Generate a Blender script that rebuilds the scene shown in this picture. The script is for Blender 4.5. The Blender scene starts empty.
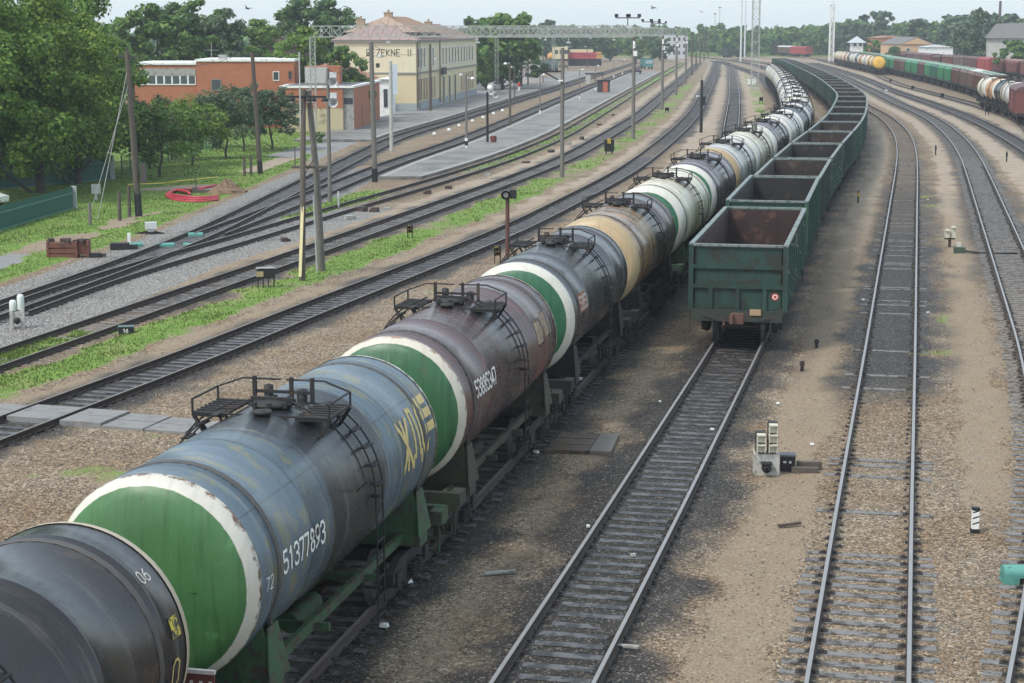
import bpy, math, random
import numpy as np
from mathutils import Vector, Matrix
random.seed(7)
rng = np.random.default_rng(7)
SC = bpy.context.scene
COL = SC.collection
PI = math.pi
R_ = math.radians
# ------------------------------------------------------------------ survey of the site
CH, FL, HY = 10.2, 1800.0, 31.0            # camera height, focal length in px, horizon row
TH = math.atan((341.5 - HY) / FL)
G = -0.21                                  # ground level below rail head


def P(u, v, z=0.0):
    """ground position sighted at photo pixel (u, v) for a point at height z"""
    a = (u - 512) / FL
    b = (v - 341.5) / FL
    dy = math.cos(TH) - b * math.sin(TH)
    dz = -(math.sin(TH) + b * math.cos(TH))
    t = (z - CH) / dz
    return Vector((a * t, dy * t, z))


def HT(D, v):
    """height of something at distance D whose top is seen in row v"""
    b = (v - 341.5) / FL
    dy = math.cos(TH) - b * math.sin(TH)
    dz = -(math.sin(TH) + b * math.cos(TH))
    return CH + dz / dy * D


def XU(D, u, z=0):
    """x of something at distance D and height z seen in column u"""
    zc = D * math.cos(TH) + (CH - z) * math.sin(TH)
    return (u - 512) / FL * zc


# ------------------------------------------------------------------ mesh building
class MB:
    def __init__(s):
        s.v = []; s.f = []; s.m = []; s.s = []

    def add(s, vs, fs, m=0, sm=False):
        o = len(s.v)
        s.v.extend([tuple(p) for p in vs])
        for f in fs:
            s.f.append(tuple(i + o for i in f)); s.m.append(m); s.s.append(sm)

    def box(s, c, d, m=0, rot=None):
        x, y, z = d[0] / 2, d[1] / 2, d[2] / 2
        vs = [Vector(p) for p in ((-x, -y, -z), (x, -y, -z), (x, y, -z), (-x, y, -z), (-x, -y, z), (x, -y, z), (x, y, z), (-x, y, z))]
        if rot is not None:
            vs = [rot @ p for p in vs]
        c = Vector(c)
        s.add([p + c for p in vs], ((0, 3, 2, 1), (4, 5, 6, 7), (0, 1, 5, 4), (1, 2, 6, 5), (2, 3, 7, 6), (3, 0, 4, 7)), m)
        return s

    def bx(s, x0, x1, y0, y1, z0, z1, m=0):
        return s.box(((x0 + x1) / 2, (y0 + y1) / 2, (z0 + z1) / 2), (abs(x1 - x0), abs(y1 - y0), abs(z1 - z0)), m)

    @staticmethod
    def frame(p, q):
        d = (Vector(q) - Vector(p)); L = d.length
        d = d / L if L else Vector((0, 0, 1))
        up = Vector((0, 0, 1)) if abs(d.z) < 0.98 else Vector((0, 1, 0))
        a = d.cross(up).normalized(); b = a.cross(d).normalized()
        return d, a, b

    def beam(s, p, q, w, h, m=0):
        d, a, b = s.frame(p, q)
        p = Vector(p); q = Vector(q)
        vs = []
        for e in (p, q):
            for i, j in ((-1, -1), (1, -1), (1, 1), (-1, 1)):
                vs.append(e + a * (w / 2 * i) + b * (h / 2 * j))
        s.add(vs, ((0, 1, 2, 3), (7, 6, 5, 4), (0, 4, 5, 1), (1, 5, 6, 2), (2, 6, 7, 3), (3, 7, 4, 0)), m)
        return s

    def tube(s, p, q, r, n=8, m=0, r2=None, caps=True):
        return s.pipe([p, q], r, n, m, caps, r2)

    def pipe(s, pts, r, n=8, m=0, caps=True, r2=None):
        pts = [Vector(p) for p in pts]
        vs = []
        k = len(pts)
        a0 = None
        for i, p in enumerate(pts):
            d = (pts[min(i + 1, k - 1)] - pts[max(i - 1, 0)])
            d.normalize()
            if a0 is None:
                up = Vector((0, 0, 1)) if abs(d.z) < 0.98 else Vector((0, 1, 0))
                a0 = d.cross(up).normalized()
            a = (a0 - d * a0.dot(d)).normalized()
            b = a.cross(d)
            a0 = a
            rr = r if r2 is None else r + (r2 - r) * i / (k - 1)
            for j in range(n):
                t = 2 * PI * j / n
                vs.append(p + a * (math.cos(t) * rr) + b * (math.sin(t) * rr))
        fs = []
        for i in range(k - 1):
            for j in range(n):
                j2 = (j + 1) % n
                fs.append((i * n + j, i * n + j2, (i + 1) * n + j2, (i + 1) * n + j))
        s.add(vs, fs, m, n > 5)
        if caps:
            s.add(vs[:n], [tuple(range(n))], m)
            s.add(vs[-n:], [tuple(reversed(range(n)))], m)
        return s

    def lathe_y(s, prof, cz, n=48, m=0, mf=None, cx=0):
        """prof: (r, y) list, revolved about the axis x=cx, z=cz"""
        vs = []
        for r, y in prof:
            for j in range(n):
                t = 2 * PI * j / n
                vs.append((cx + r * math.cos(t), y, cz + r * math.sin(t)))
        fs = []
        for i in range(len(prof) - 1):
            for j in range(n):
                j2 = (j + 1) % n
                fs.append((i * n + j, (i + 1) * n + j, (i + 1) * n + j2, i * n + j2))
        if prof[0][1] > prof[-1][1]:
            fs = [tuple(reversed(f)) for f in fs]
        s.add(vs, fs, m, True)
        return s

    def lathe_z(s, prof, c=(0, 0, 0), n=16, m=0, cap=True):
        vs = []
        for r, z in prof:
            for j in range(n):
                t = 2 * PI * j / n
                vs.append((c[0] + r * math.cos(t), c[1] + r * math.sin(t), c[2] + z))
        fs = []
        for i in range(len(prof) - 1):
            for j in range(n):
                j2 = (j + 1) % n
                fs.append((i * n + j, i * n + j2, (i + 1) * n + j2, (i + 1) * n + j))
        s.add(vs, fs, m, True)
        if cap:
            s.add(vs[-n:], [tuple(range(n))], m)
        return s

    def prism(s, pts, p0, p1, m=0):
        """closed outline pts (list of Vectors) extruded by vector p1-p0"""
        e = Vector(p1) - Vector(p0)
        a = [Vector(p) + Vector(p0) for p in pts]
        n = len(a)
        s.add(a + [p + e for p in a], [tuple(reversed(range(n))), tuple(range(n, 2 * n))] + [(i, (i + 1) % n, n + (i + 1) % n, n + i) for i in range(n)], m)
        return s

    def sphere(s, c, r, n=10, m=0, sc=(1, 1, 1)):
        vs = []; k = n // 2
        for i in range(k + 1):
            ph = PI * i / k
            for j in range(n):
                t = 2 * PI * j / n
                vs.append((c[0] + r * sc[0] * math.sin(ph) * math.cos(t), c[1] + r * sc[1] * math.sin(ph) * math.sin(t), c[2] + r * sc[2] * math.cos(ph)))
        fs = []
        for i in range(k):
            for j in range(n):
                j2 = (j + 1) % n
                fs.append((i * n + j, (i + 1) * n + j, (i + 1) * n + j2, i * n + j2))
        s.add(vs, fs, m, True)
        return s

    def build(s, name, mats, parent=None):
        me = bpy.data.meshes.new(name)
        me.from_pydata(s.v, [], s.f)
        if not isinstance(mats, (list, tuple)):
            mats = [mats]
        for m in mats:
            me.materials.append(m)
        me.polygons.foreach_set('material_index', s.m)
        me.polygons.foreach_set('use_smooth', s.s)
        me.update()
        o = bpy.data.objects.new(name, me)
        COL.objects.link(o)
        if parent:
            o.parent = parent
        return o


def tag(o, label=None, cat=None, group=None, kind=None):
    if label: o['label'] = label
    if cat: o['category'] = cat
    if group: o['group'] = group
    if kind: o['kind'] = kind
    return o


def thing(name, label, cat, loc=(0, 0, 0), rz=0.0, group=None):
    o = bpy.data.objects.new(name, None)
    COL.objects.link(o)
    o.empty_display_size = 0.3
    o.location = loc
    o.rotation_euler = (0, 0, rz)
    return tag(o, label, cat, group)


def kids(o):
    return sorted(o.children, key=lambda c: c.name)


def copy_tree(o, parent=None):
    c = o.copy()
    COL.objects.link(c)
    if parent:
        c.parent = parent
    for ch in kids(o):
        copy_tree(ch, c)
    return c


def paint(o, mats):
    """own materials for a copy that shares its mesh"""
    for i, m in enumerate(mats):
        if m is not None:
            o.material_slots[i].link = 'OBJECT'
            o.material_slots[i].material = m


def stem(o):
    return o.name.split('.')[0]


ORD = ['first', 'second', 'third', 'fourth', 'fifth', 'sixth', 'seventh', 'eighth', 'ninth', 'tenth', 'eleventh', 'twelfth', 'thirteenth', 'fourteenth', 'fifteenth', 'sixteenth', 'seventeenth', 'eighteenth', 'nineteenth', 'twentieth']
TENS = {2: 'twenty', 3: 'thirty', 4: 'forty', 5: 'fifty'}


def ordinal(n):
    if n <= 20: return ORD[n - 1]
    t, u = divmod(n, 10)
    if u == 0: return {3: 'thirtieth', 4: 'fortieth', 5: 'fiftieth'}[t]
    return TENS[t] + '-' + ORD[u - 1]


# ------------------------------------------------------------------ materials
class NT:
    def __init__(s, name):
        s.mat = bpy.data.materials.new(name)
        s.mat.use_nodes = True
        s.t = s.mat.node_tree
        s.n = s.t.nodes
        s.b = s.n['Principled BSDF']
        s.out = s.n['Material Output']

    def node(s, typ, **kw):
        n = s.n.new(typ)
        for k, v in kw.items():
            setattr(n, k, v)
        return n

    def put(s, sock, v):
        if hasattr(v, 'is_linked'):
            s.t.links.new(v, sock)
        elif isinstance(v, (tuple, list)) and len(v) == 3 and sock.type == 'RGBA':
            sock.default_value = (*v, 1)
        else:
            sock.default_value = v

    def objvec(s, rand=True):
        tc = s.node('ShaderNodeTexCoord')
        if not rand:
            return tc.outputs['Object']
        oi = s.node('ShaderNodeObjectInfo')
        mu = s.node('ShaderNodeMath', operation='MULTIPLY')
        s.put(mu.inputs[0], oi.outputs['Random']); mu.inputs[1].default_value = 57.0
        ad = s.node('ShaderNodeVectorMath', operation='ADD')
        s.put(ad.inputs[0], tc.outputs['Object']); s.put(ad.inputs[1], mu.outputs[0])
        return ad.outputs[0]

    def scale(s, vec, sc):
        m = s.node('ShaderNodeVectorMath', operation='MULTIPLY')
        s.put(m.inputs[0], vec); m.inputs[1].default_value = sc
        return m.outputs[0]

    def noise(s, vec, scale, detail=4, rough=0.6):
        n = s.node('ShaderNodeTexNoise')
        s.put(n.inputs['Vector'], vec)
        n.inputs['Scale'].default_value = scale; n.inputs['Detail'].default_value = detail; n.inputs['Roughness'].default_value = rough
        return n.outputs['Fac']

    def voro(s, vec, scale, out='Color', feature='F1'):
        n = s.node('ShaderNodeTexVoronoi', feature=feature)
        s.put(n.inputs['Vector'], vec); n.inputs['Scale'].default_value = scale
        return n.outputs[out]

    def math(s, op, a, b=0.0, c=None, clamp=False):
        n = s.node('ShaderNodeMath', operation=op, use_clamp=clamp)
        s.put(n.inputs[0], a); s.put(n.inputs[1], b)
        if c is not None: s.put(n.inputs[2], c)
        return n.outputs[0]

    def step(s, v, a, b):
        n = s.node('ShaderNodeMapRange', interpolation_type='SMOOTHSTEP')
        s.put(n.inputs['Value'], v); s.put(n.inputs['From Min'], a); s.put(n.inputs['From Max'], b)
        return n.outputs['Result']

    def mix(s, f, a, b, mode='MIX'):
        n = s.node('ShaderNodeMix', data_type='RGBA', blend_type=mode)
        s.put(n.inputs[0], f); s.put(n.inputs[6], a); s.put(n.inputs[7], b)
        return n.outputs[2]

    def ramp(s, f, stops):
        n = s.node('ShaderNodeValToRGB')
        e = n.color_ramp.elements
        while len(e) < len(stops): e.new(0.5)
        for i, (p, c) in enumerate(stops):
            e[i].position = p; e[i].color = (*c, 1)
        s.put(n.inputs[0], f)
        return n.outputs[0]

    def bump(s, h, strength=0.3, dist=0.02):
        n = s.node('ShaderNodeBump')
        s.put(n.inputs['Height'], h); n.inputs['Strength'].default_value = strength; n.inputs['Distance'].default_value = dist
        s.put(s.b.inputs['Normal'], n.outputs[0])

    def done(s, col, rough=0.6, metal=0.0, spec=None):
        s.put(s.b.inputs['Base Color'], col)
        s.put(s.b.inputs['Roughness'], rough)
        s.put(s.b.inputs['Metallic'], metal)
        if spec is not None: s.put(s.b.inputs['Specular IOR Level'], spec)
        return s.mat


def mul(c, k):
    return tuple(min(1, x * k) for x in c)


_mc = {}


def M(name, col, rough=0.7, var=0.22, scale=3.0, wear=None, wear_amt=0.5, wear_scale=2.5, streak=0.0, metal=0.0, bump=0.0, spec=None):
    """weathered paint/stone/wood: noise variation, patches of a second colour, run-down streaks"""
    if name in _mc: return _mc[name]
    t = NT(name)
    v = t.objvec()
    c = t.mix(t.noise(v, scale, 5), mul(col, 1 - var), mul(col, 1 + var))
    if streak:
        st = t.noise(t.scale(v, (7, 7, 0.5)), 1.0, 4)
        c = t.mix(t.math('MULTIPLY', t.step(st, 0.48, 0.72), streak), c, mul(col, 0.35))
    if wear:
        w = t.step(t.noise(v, wear_scale, 7, 0.7), 0.66 - wear_amt * 0.3, 0.72 - wear_amt * 0.25)
        c = t.mix(w, c, wear)
    if bump:
        t.bump(t.noise(v, scale * 9, 5), bump, 0.02)
    _mc[name] = t.done(c, rough, metal, spec)
    return _mc[name]


def tank_shell_mat(name, col, stain=(0.02, 0.02, 0.022), stain_w=1.5, amt=0.85, rough=0.32, wear=None, wear_amt=0.4, half=None, half_sign=1):
    """painted barrel: spilled cargo runs down round the manhole, faint ring streaks"""
    t = NT(name)
    tc = t.node('ShaderNodeTexCoord')
    raw = tc.outputs['Object']
    v = t.objvec()
    sx = t.node('ShaderNodeSeparateXYZ'); t.put(sx.inputs[0], raw)
    y = sx.outputs['Y']
    ring = t.noise(t.scale(v, (0.25, 3.2, 0.25)), 1.0, 5, 0.65)
    big = t.noise(v, 0.9, 5, 0.6)
    c = t.mix(ring, mul(col, 0.6), mul(col, 1.45))
    c = t.mix(t.math('MULTIPLY', t.step(big, 0.5, 0.75), 0.55), c, mul(col, 0.5))
    if half is not None:
        hm = t.step(t.math('ADD', t.math('MULTIPLY', y, half_sign), t.math('MULTIPLY', big, 1.4)), 0.1, 0.9)
        c = t.mix(hm, c, half)
    if wear:
        w = t.step(t.noise(t.scale(v, (0.8, 1.6, 0.8)), 1.6, 8, 0.7), 0.66 - wear_amt * 0.3, 0.74 - wear_amt * 0.25)
        c = t.mix(w, c, wear)
    ay = t.math('ABSOLUTE', y)
    wob = t.math('MULTIPLY', t.math('SUBTRACT', t.noise(t.scale(v, (0.5, 2.6, 0.35)), 1.0, 5, 0.7), 0.5), 2.6)
    sm = t.step(t.math('ADD', ay, wob), stain_w + 0.34, stain_w - 0.2)
    drip = t.noise(t.scale(v, (0.22, 8.0, 0.3)), 1.0, 4, 0.6)
    dm = t.math('MULTIPLY', t.step(drip, 0.56, 0.63), t.step(ay, stain_w + 2.2, stain_w * 0.6))
    c = t.mix(t.math('MULTIPLY', dm, amt * 0.75), c, stain)
    c = t.mix(t.math('MULTIPLY', sm, amt), c, stain)
    # dull dusty film lying in the ring streaks
    c = t.mix(t.math('MULTIPLY', t.step(ring, 0.55, 0.75), 0.24), c, (0.32, 0.31, 0.29))
    for y0 in (0.62, 2.46, 4.12):                    # weld seams, a line along the flank
        c = t.mix(t.math('MULTIPLY', t.step(t.math('ABSOLUTE', t.math('SUBTRACT', ay, y0)), 0.045, 0.012), 0.6), c, mul(stain, 1.2))
    c = t.mix(t.math('MULTIPLY', t.step(t.math('ABSOLUTE', t.math('SUBTRACT', sx.outputs['Z'], 3.62)), 0.016, 0.006), 0.5), c, mul(stain, 1.5))
    rs = t.step(t.noise(v, 3.3, 9, 0.78), 0.655, 0.675)
    c = t.mix(t.math('MULTIPLY', rs, 0.75), c, (0.075, 0.035, 0.02))
    fine = t.noise(v, 7.0, 6, 0.7)
    ro = t.math('ADD', t.math('MULTIPLY', fine, 0.28), rough - 0.18)
    t.bump(t.math('ADD', ring, t.math('MULTIPLY', fine, 0.3)), 0.10, 0.03)
    return t.done(c, ro, 0.0, 0.5)


def cap_mat(name, inner, ring, r0=1.16, drip=0.45, lip=None, wear=(0.12, 0.07, 0.04)):
    """dished tank end: painted centre and ring, grime runs and rust chips"""
    t = NT(name)
    tc = t.node('ShaderNodeTexCoord')
    v = t.objvec()
    sx = t.node('ShaderNodeSeparateXYZ'); t.put(sx.inputs[0], tc.outputs['Object'])
    x = sx.outputs['X']; z = t.math('SUBTRACT', sx.outputs['Z'], 2.7)
    r = t.math('SQRT', t.math('ADD', t.math('MULTIPLY', x, x), t.math('MULTIPLY', z, z)))
    r = t.math('ADD', r, t.math('MULTIPLY', t.math('SUBTRACT', t.noise(v, 5, 3), 0.5), 0.03))
    big = t.noise(v, 1.3, 5, 0.6)
    ci = t.mix(big, mul(inner, 0.7), mul(inner, 1.35))
    st = t.noise(t.scale(v, (9, 1, 0.7)), 1.0, 5, 0.6)
    ci = t.mix(t.math('MULTIPLY', t.step(st, 0.45, 0.7), drip), ci, mul(inner, 0.32))
    st2 = t.noise(t.scale(v, (14, 1, 0.9)), 1.0, 6, 0.7)
    ci = t.mix(t.math('MULTIPLY', t.step(st2, 0.56, 0.72), 0.5), ci, tuple(0.55 * a + 0.45 * b for a, b in zip(inner, (0.3, 0.33, 0.24))))
    ci = t.mix(t.math('MULTIPLY', t.step(t.noise(v, 1.7, 7, 0.72), 0.55, 0.68), 0.55), ci, tuple(min(1, 1.5 * a + 0.03) for a in inner))
    ci = t.mix(t.math('MULTIPLY', t.step(t.noise(t.scale(v, (2.5, 1, 1.1)), 1.0, 7, 0.75), 0.60, 0.70), 0.5), ci, (0.10, 0.075, 0.035))
    ci = t.mix(t.step(t.noise(v, 15, 4, 0.6), 0.70, 0.73), ci, mul(inner, 0.25))
    c = t.mix(t.step(r, r0, r0 + 0.015), ci, t.mix(t.math('MULTIPLY', t.step(st, 0.5, 0.75), 0.35), t.mix(t.noise(v, 3, 6, 0.7), mul(ring, 0.68), ring), mul(ring, 0.45)))
    if lip:
        c = t.mix(t.step(t.math('ADD', r, t.math('MULTIPLY', t.math('SUBTRACT', t.noise(v, 4, 6, 0.7), 0.5), 0.14)), 1.50, 1.52), c, lip)
    w = t.step(t.noise(v, 6, 8, 0.75), 0.67, 0.70)
    c = t.mix(w, c, wear)
    t.bump(t.noise(v, 1.6, 4, 0.5), 0.25, 0.05)
    return t.done(c, t.math('ADD', t.math('MULTIPLY', big, 0.3), 0.3), 0.0, 0.5)


STEEL = M('rail_head_steel', (0.27, 0.26, 0.25), 0.42, 0.2, 4, metal=0.25)
RAILRUST = M('rail_side_rust', (0.055, 0.04, 0.032), 0.85, 0.35, 6)
RAILDULL = M('rail_head_dull', (0.19, 0.165, 0.145), 0.5, 0.3, 5, metal=0.2)
PLATE = M('tie_plate_iron', (0.035, 0.03, 0.027), 0.85, 0.3, 9)
WOODGREY = M('sleeper_wood_grey', (0.18, 0.175, 0.168), 0.85, 0.4, 7, wear=(0.07, 0.06, 0.05), wear_amt=0.55, wear_scale=4, bump=0.4)
WOODDARK = M('sleeper_wood_tarred', (0.115, 0.112, 0.112), 0.45, 0.5, 6, wear=(0.03, 0.028, 0.027), wear_amt=0.75, wear_scale=3, bump=0.4)
IRON = M('dark_iron', (0.017, 0.016, 0.016), 0.7, 0.35, 6, wear=(0.06, 0.04, 0.03), wear_amt=0.35)
IRONBROWN = M('brown_iron', (0.06, 0.04, 0.032), 0.75, 0.35, 5)
GREENIRON = M('green_frame_paint', (0.036, 0.092, 0.042), 0.65, 0.3, 4, wear=(0.05, 0.04, 0.03), wear_amt=0.6, wear_scale=4)
OLIVEIRON = M('olive_frame_paint', (0.052, 0.058, 0.034), 0.7, 0.3, 4, wear=(0.04, 0.033, 0.028), wear_amt=0.6, wear_scale=4)
WHEEL = M('wheel_steel', (0.10, 0.095, 0.09), 0.5, 0.3, 6, metal=0.3)
WHITEP = M('white_paint', (0.78, 0.78, 0.74), 0.6, 0.1, 4, wear=(0.35, 0.32, 0.27), wear_amt=0.35)
YELLOWP = M('letter_yellow', (0.58, 0.45, 0.17), 0.6, 0.15, 5, wear=(0.12, 0.15, 0.18), wear_amt=0.28, wear_scale=9)
CREAMP = M('letter_cream', (0.62, 0.58, 0.5), 0.6, 0.12, 6)
BLACKP = M('black_paint', (0.015, 0.015, 0.016), 0.55, 0.2, 5)
REDP = M('red_paint', (0.45, 0.04, 0.035), 0.55, 0.15, 5)
CONC = M('grey_concrete', (0.33, 0.32, 0.30), 0.9, 0.2, 3, wear=(0.2, 0.19, 0.17), wear_amt=0.5, streak=0.25, bump=0.2)
CONCPALE = M('pale_concrete', (0.46, 0.45, 0.41), 0.9, 0.15, 4, wear=(0.25, 0.26, 0.2), wear_amt=0.4, wear_scale=5, bump=0.2)
POLEWOOD = M('tarred_pole_wood', (0.105, 0.085, 0.068), 0.9, 0.3, 5, streak=0.4)
POLECONC = M('weathered_post_concrete', (0.165, 0.155, 0.135), 0.9, 0.22, 3, streak=0.35)
TEAL = M('teal_machine_cover', (0.10, 0.30, 0.25), 0.6, 0.2, 4, wear=(0.05, 0.1, 0.09), wear_amt=0.35)
GALV = M('galvanised_steel', (0.42, 0.43, 0.42), 0.55, 0.15, 5)
GLASS = M('dark_window_glass', (0.05, 0.06, 0.07), 0.12, 0.3, 2, spec=0.8)

# ------------------------------------------------------------------ tracks


class Path:
    def __init__(s, pts, d0, d1, sigma=10.0):
        pts = sorted([(p[1], p[0]) for p in pts])
        d = np.array([p[0] for p in pts]); x = np.array([p[1] for p in pts])
        g = np.arange(d0 - 60, d1 + 61, 1.0)
        xi = np.interp(g, d, x)
        sl0 = (x[1] - x[0]) / (d[1] - d[0]); sl1 = (x[-1] - x[-2]) / (d[-1] - d[-2])
        xi = np.where(g < d[0], x[0] + (g - d[0]) * sl0, xi)
        xi = np.where(g > d[-1], x[-1] + (g - d[-1]) * sl1, xi)
        # smoothing that widens with distance, as the sighting error does
        out = np.empty_like(xi)
        for i, gd in enumerate(g):
            sg = max(2.5, sigma * min(1.0, max(0.25, (gd - 20) / 120)))
            w = np.exp(-0.5 * ((g - gd) / sg) ** 2)
            # local linear fit
            sw = w.sum(); mx = (w * (g - gd)).sum() / sw; my = (w * xi).sum() / sw
            b = (w * (g - gd - mx) * (xi - my)).sum() / (w * (g - gd - mx) ** 2).sum()
            out[i] = my - b * mx
        k = (g >= d0) & (g <= d1)
        s.d = g[k]; s.x = out[k]
        s.sl = np.gradient(s.x, s.d)
        s.s = np.concatenate([[0], np.cumsum(np.hypot(np.diff(s.d), np.diff(s.x)))])
        s.d0, s.d1 = d0, d1

    def at(s, q):
        D = float(np.interp(q, s.s, s.d)); X = float(np.interp(D, s.d, s.x)); sl = float(np.interp(D, s.d, s.sl))
        return X, D, math.atan(sl)

    def sD(s, D):
        return float(np.interp(D, s.d, s.s))

    def X(s, D):
        return np.interp(D, s.d, s.x)

    def lat(s, X, D):
        r = (X - np.interp(D, s.d, s.x)) * np.cos(np.arctan(np.interp(D, s.d, s.sl)))
        return np.where((D < s.d0 - 1) | (D > s.d1 + 1), 1e3, r)


def px(l, z=0.0):
    return [tuple(P(u, v, z)[:2]) for u, v in l]


t2p = px([(542, 683), (642, 512), (738, 343)]) + [(13.4, 87.4), (16.5, 101.6), (19.5, 114.9), (22.7, 128.1), (25.8, 141.4), (28.9, 155.8), (37.4, 199), (44.0, 246), (49.0, 285), (54.0, 327), (59.0, 371), (66.3, 436), (77.0, 591), (78, 650), (76, 720)]
def rail_px(l, off, h):
    return [(P(u, v).x + off * math.cos(h), P(u, v).y - off * math.sin(h)) for u, v in l]


t1p = rail_px([(302, 680), (461.6, 512.5), (543, 426)], -0.80, R_(12.6)) + [(2.72, 58.8), (9.0, 87.4), (12.1, 101.6), (15.1, 114.9), (18.3, 128.1), (21.4, 141.4), (24.5, 155.8), (28.3, 180), (34.5, 225), (39.6, 263), (44.8, 304), (53.2, 379), (59.5, 436), (69, 591), (73, 720)]
t3p = px([(857.5, 683), (873.7, 512), (890.9, 342), (906.6, 171), (907.5, 152.5), (904, 136), (897.5, 127), (884, 115)]) + [(47.4, 238), (53, 285), (58.2, 327), (63, 371), (70.5, 436), (82, 591), (83, 700)]
t4p = rail_px([(995, 750), (1007, 683), (1024, 602), (1033, 540), (1037, 480), (1033, 420), (1024, 370), (1018, 342)], 0.80, R_(14)) + px([(977, 171), (968.5, 152.5), (955, 135.5), (939, 122), (921, 112), (902, 104.5), (877, 92), (860, 84), (840, 74.5), (815, 64.5)])
t5p = px([(1002, 132), (971, 117), (946, 107.5), (921, 99), (896, 91), (865, 78), (840, 70), (815, 62.5)]) + [(40.5, 131)]
t6p = [(45, 150)] + px([(1024, 119), (976, 104), (940, 94.5), (902, 85), (879, 75.6)]) + [(88.5, 437), (103, 583)]
t7p = [(68, 250), (76, 298.5), (84.7, 367), (91, 427), (96.5, 471), (101.5, 513), (108, 600)]
t0p = px([(34, 414.5), (228, 342), (277, 321), (400, 273.5), (519, 226), (626, 171), (648, 155), (679.5, 129), (696, 111), (705, 92.5), (714, 75), (717.5, 60)])
t0bp = [(10.7, 95), (13.0, 108), (16.5, 131), (22.6, 187), (30.3, 248), (37.5, 306), (57.0, 471), (71, 600), (76, 700)]
tm1p = px([(26, 347.5), (100, 322.5), (149, 305), (275, 262.5), (340, 239), (398, 219), (522, 175), (570, 156), (638, 116), (680, 80), (696, 65)])
tm2p = px([(0, 313), (62, 290.5), (127.5, 268), (256, 233.5), (312, 215), (384, 195), (446, 177), (511.5, 156.5), (562, 135), (640, 88), (674, 68)])
tap = px([(0, 307), (62, 286), (127.5, 262), (208, 231), (255, 207), (301, 184), (396, 136), (453, 120), (512, 101), (562, 86), (631, 64)])
tbp = [(-16.0, 88), (-14.4, 100.9), (-13.0, 111), (-12.2, 118.5)] + px([(384, 164), (454, 142), (511.5, 118.5), (562, 97.5), (592, 85), (631, 70)])
T = {
    't1': Path(t1p, 8, 640), 't2': Path(t2p, 8, 760), 't3': Path(t3p, 8, 680), 't4': Path(t4p, 20, 600, 8), 't5': Path(t5p, 110, 600),
    't6': Path(t6p, 130, 650), 't7': Path(t7p, 200, 700), 't0': Path(t0p, 30, 640), 't0b': Path(t0bp, 100, 640), 'tm1': Path(tm1p, 40, 600),
    'tm2': Path(tm2p, 66, 600), 'ta': Path(tap, 50, 600), 'tb': Path(tbp, 92, 600)}
def sstep(x, a, b):
    t = np.clip((x - a) / (b - a), 0, 1)
    return t * t * (3 - 2 * t)


RAIL_PROF = [(-0.036, 0), (0.036, 0), (0.036, -0.04), (0.009, -0.055), (0.009, -0.135), (0.065, -0.165), (0.065, -0.172), (-0.065, -0.172), (-0.065, -0.165), (-0.009, -0.135), (-0.009, -0.055), (-0.036, -0.04)]


def make_rail(path, off, mats, parent, zo):
    b = MB()
    ds = [d for d in path.d if d < 200 or int(d) % 4 == 0]
    n = len(RAIL_PROF)
    vs = []; fs = []; ms = []
    for d in ds:
        X = float(path.X(d)); h = math.atan(float(np.interp(d, path.d, path.sl)))
        nx, ny = math.cos(h), -math.sin(h)
        for a, z in RAIL_PROF:
            vs.append((X + nx * (off + a), d + ny * (off + a), z + zo))
    for i in range(len(ds) - 1):
        for j in range(n):
            j2 = (j + 1) % n
            b.f.append((i * n + j, i * n + j2, (i + 1) * n + j2, (i + 1) * n + j)); b.m.append(0 if j == 0 else 1); b.s.append(False)
    b.v = vs
    return b.build('rail', mats, parent)


def sleeper_mb(w=2.75):
    b = MB()
    b.bx(-w / 2, w / 2, -0.115, 0.115, -0.36, -0.176, 0)
    for sx in (-1, 1):
        b.bx(sx * 0.795 - 0.19, sx * 0.795 + 0.19, -0.085, 0.085, -0.176, -0.160, 1)
        for e in (-1, 1):
            b.bx(sx * 0.795 + e * 0.11 - 0.03, sx * 0.795 + e * 0.11 + 0.03, -0.05, 0.05, -0.160, -0.125, 1)
    return b


def make_track(key, label, wood, head, dvis, zo, spacing=0.545, sunk=0.0, dfar=330, part_n=100):
    path = T[key]
    root = thing('railway_track', label, 'railway track', (0, 0, 0))
    for off in (-0.795, 0.795):
        make_rail(path, off, [head, RAILRUST], root, zo)
    proto = sleeper_mb({'t2': 1.98, 't3': 2.5, 't4': 2.6, 't1': 2.4, 'ta': 2.6, 'tb': 2.6}.get(key, 2.05)).build('sleeper', [wood, PLATE], root)
    rest = MB()
    q = path.sD(max(path.d0, min(dvis, 20)))
    first = True; cnt = 0
    q1 = path.sD(min(dfar, path.d1))
    while q < q1:
        X, D, h = path.at(q)
        jit = random.uniform(-0.02, 0.02)
        sk = sunk + (0.045 * float(sstep(np.array(D), 33.5, 37.0)) * (0 if random.random() < 0.17 else 1) if key == 't3' else 0)
        m = Matrix.Translation((X, D, zo - sk + random.uniform(-0.012, 0.004))) @ Matrix.Rotation(-h + random.uniform(-0.018, 0.018), 4, 'Z') @ Matrix.Translation((random.uniform(-0.06, 0.06), 0, 0))
        if D > dvis and cnt < part_n:
            o = proto if first else proto.copy()
            if not first: COL.objects.link(o)
            o.parent = root
            o.matrix_local = m
            first = False; cnt += 1
        else:
            o0 = len(rest.v)
            for vv in proto.data.vertices[:] if D < 140 else proto.data.vertices[:8]:
                rest.v.append(tuple(m @ vv.co))
            for pl in (proto.data.polygons if D < 140 else proto.data.polygons[:6]):
                rest.f.append(tuple(i + o0 for i in pl.vertices)); rest.m.append(pl.material_index); rest.s.append(False)
        q += spacing * random.uniform(0.95, 1.05) if D < 150 else 1.1
    if rest.v:
        tag(rest.build('far_sleepers', [wood, PLATE], root), kind='stuff')
    return root


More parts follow.
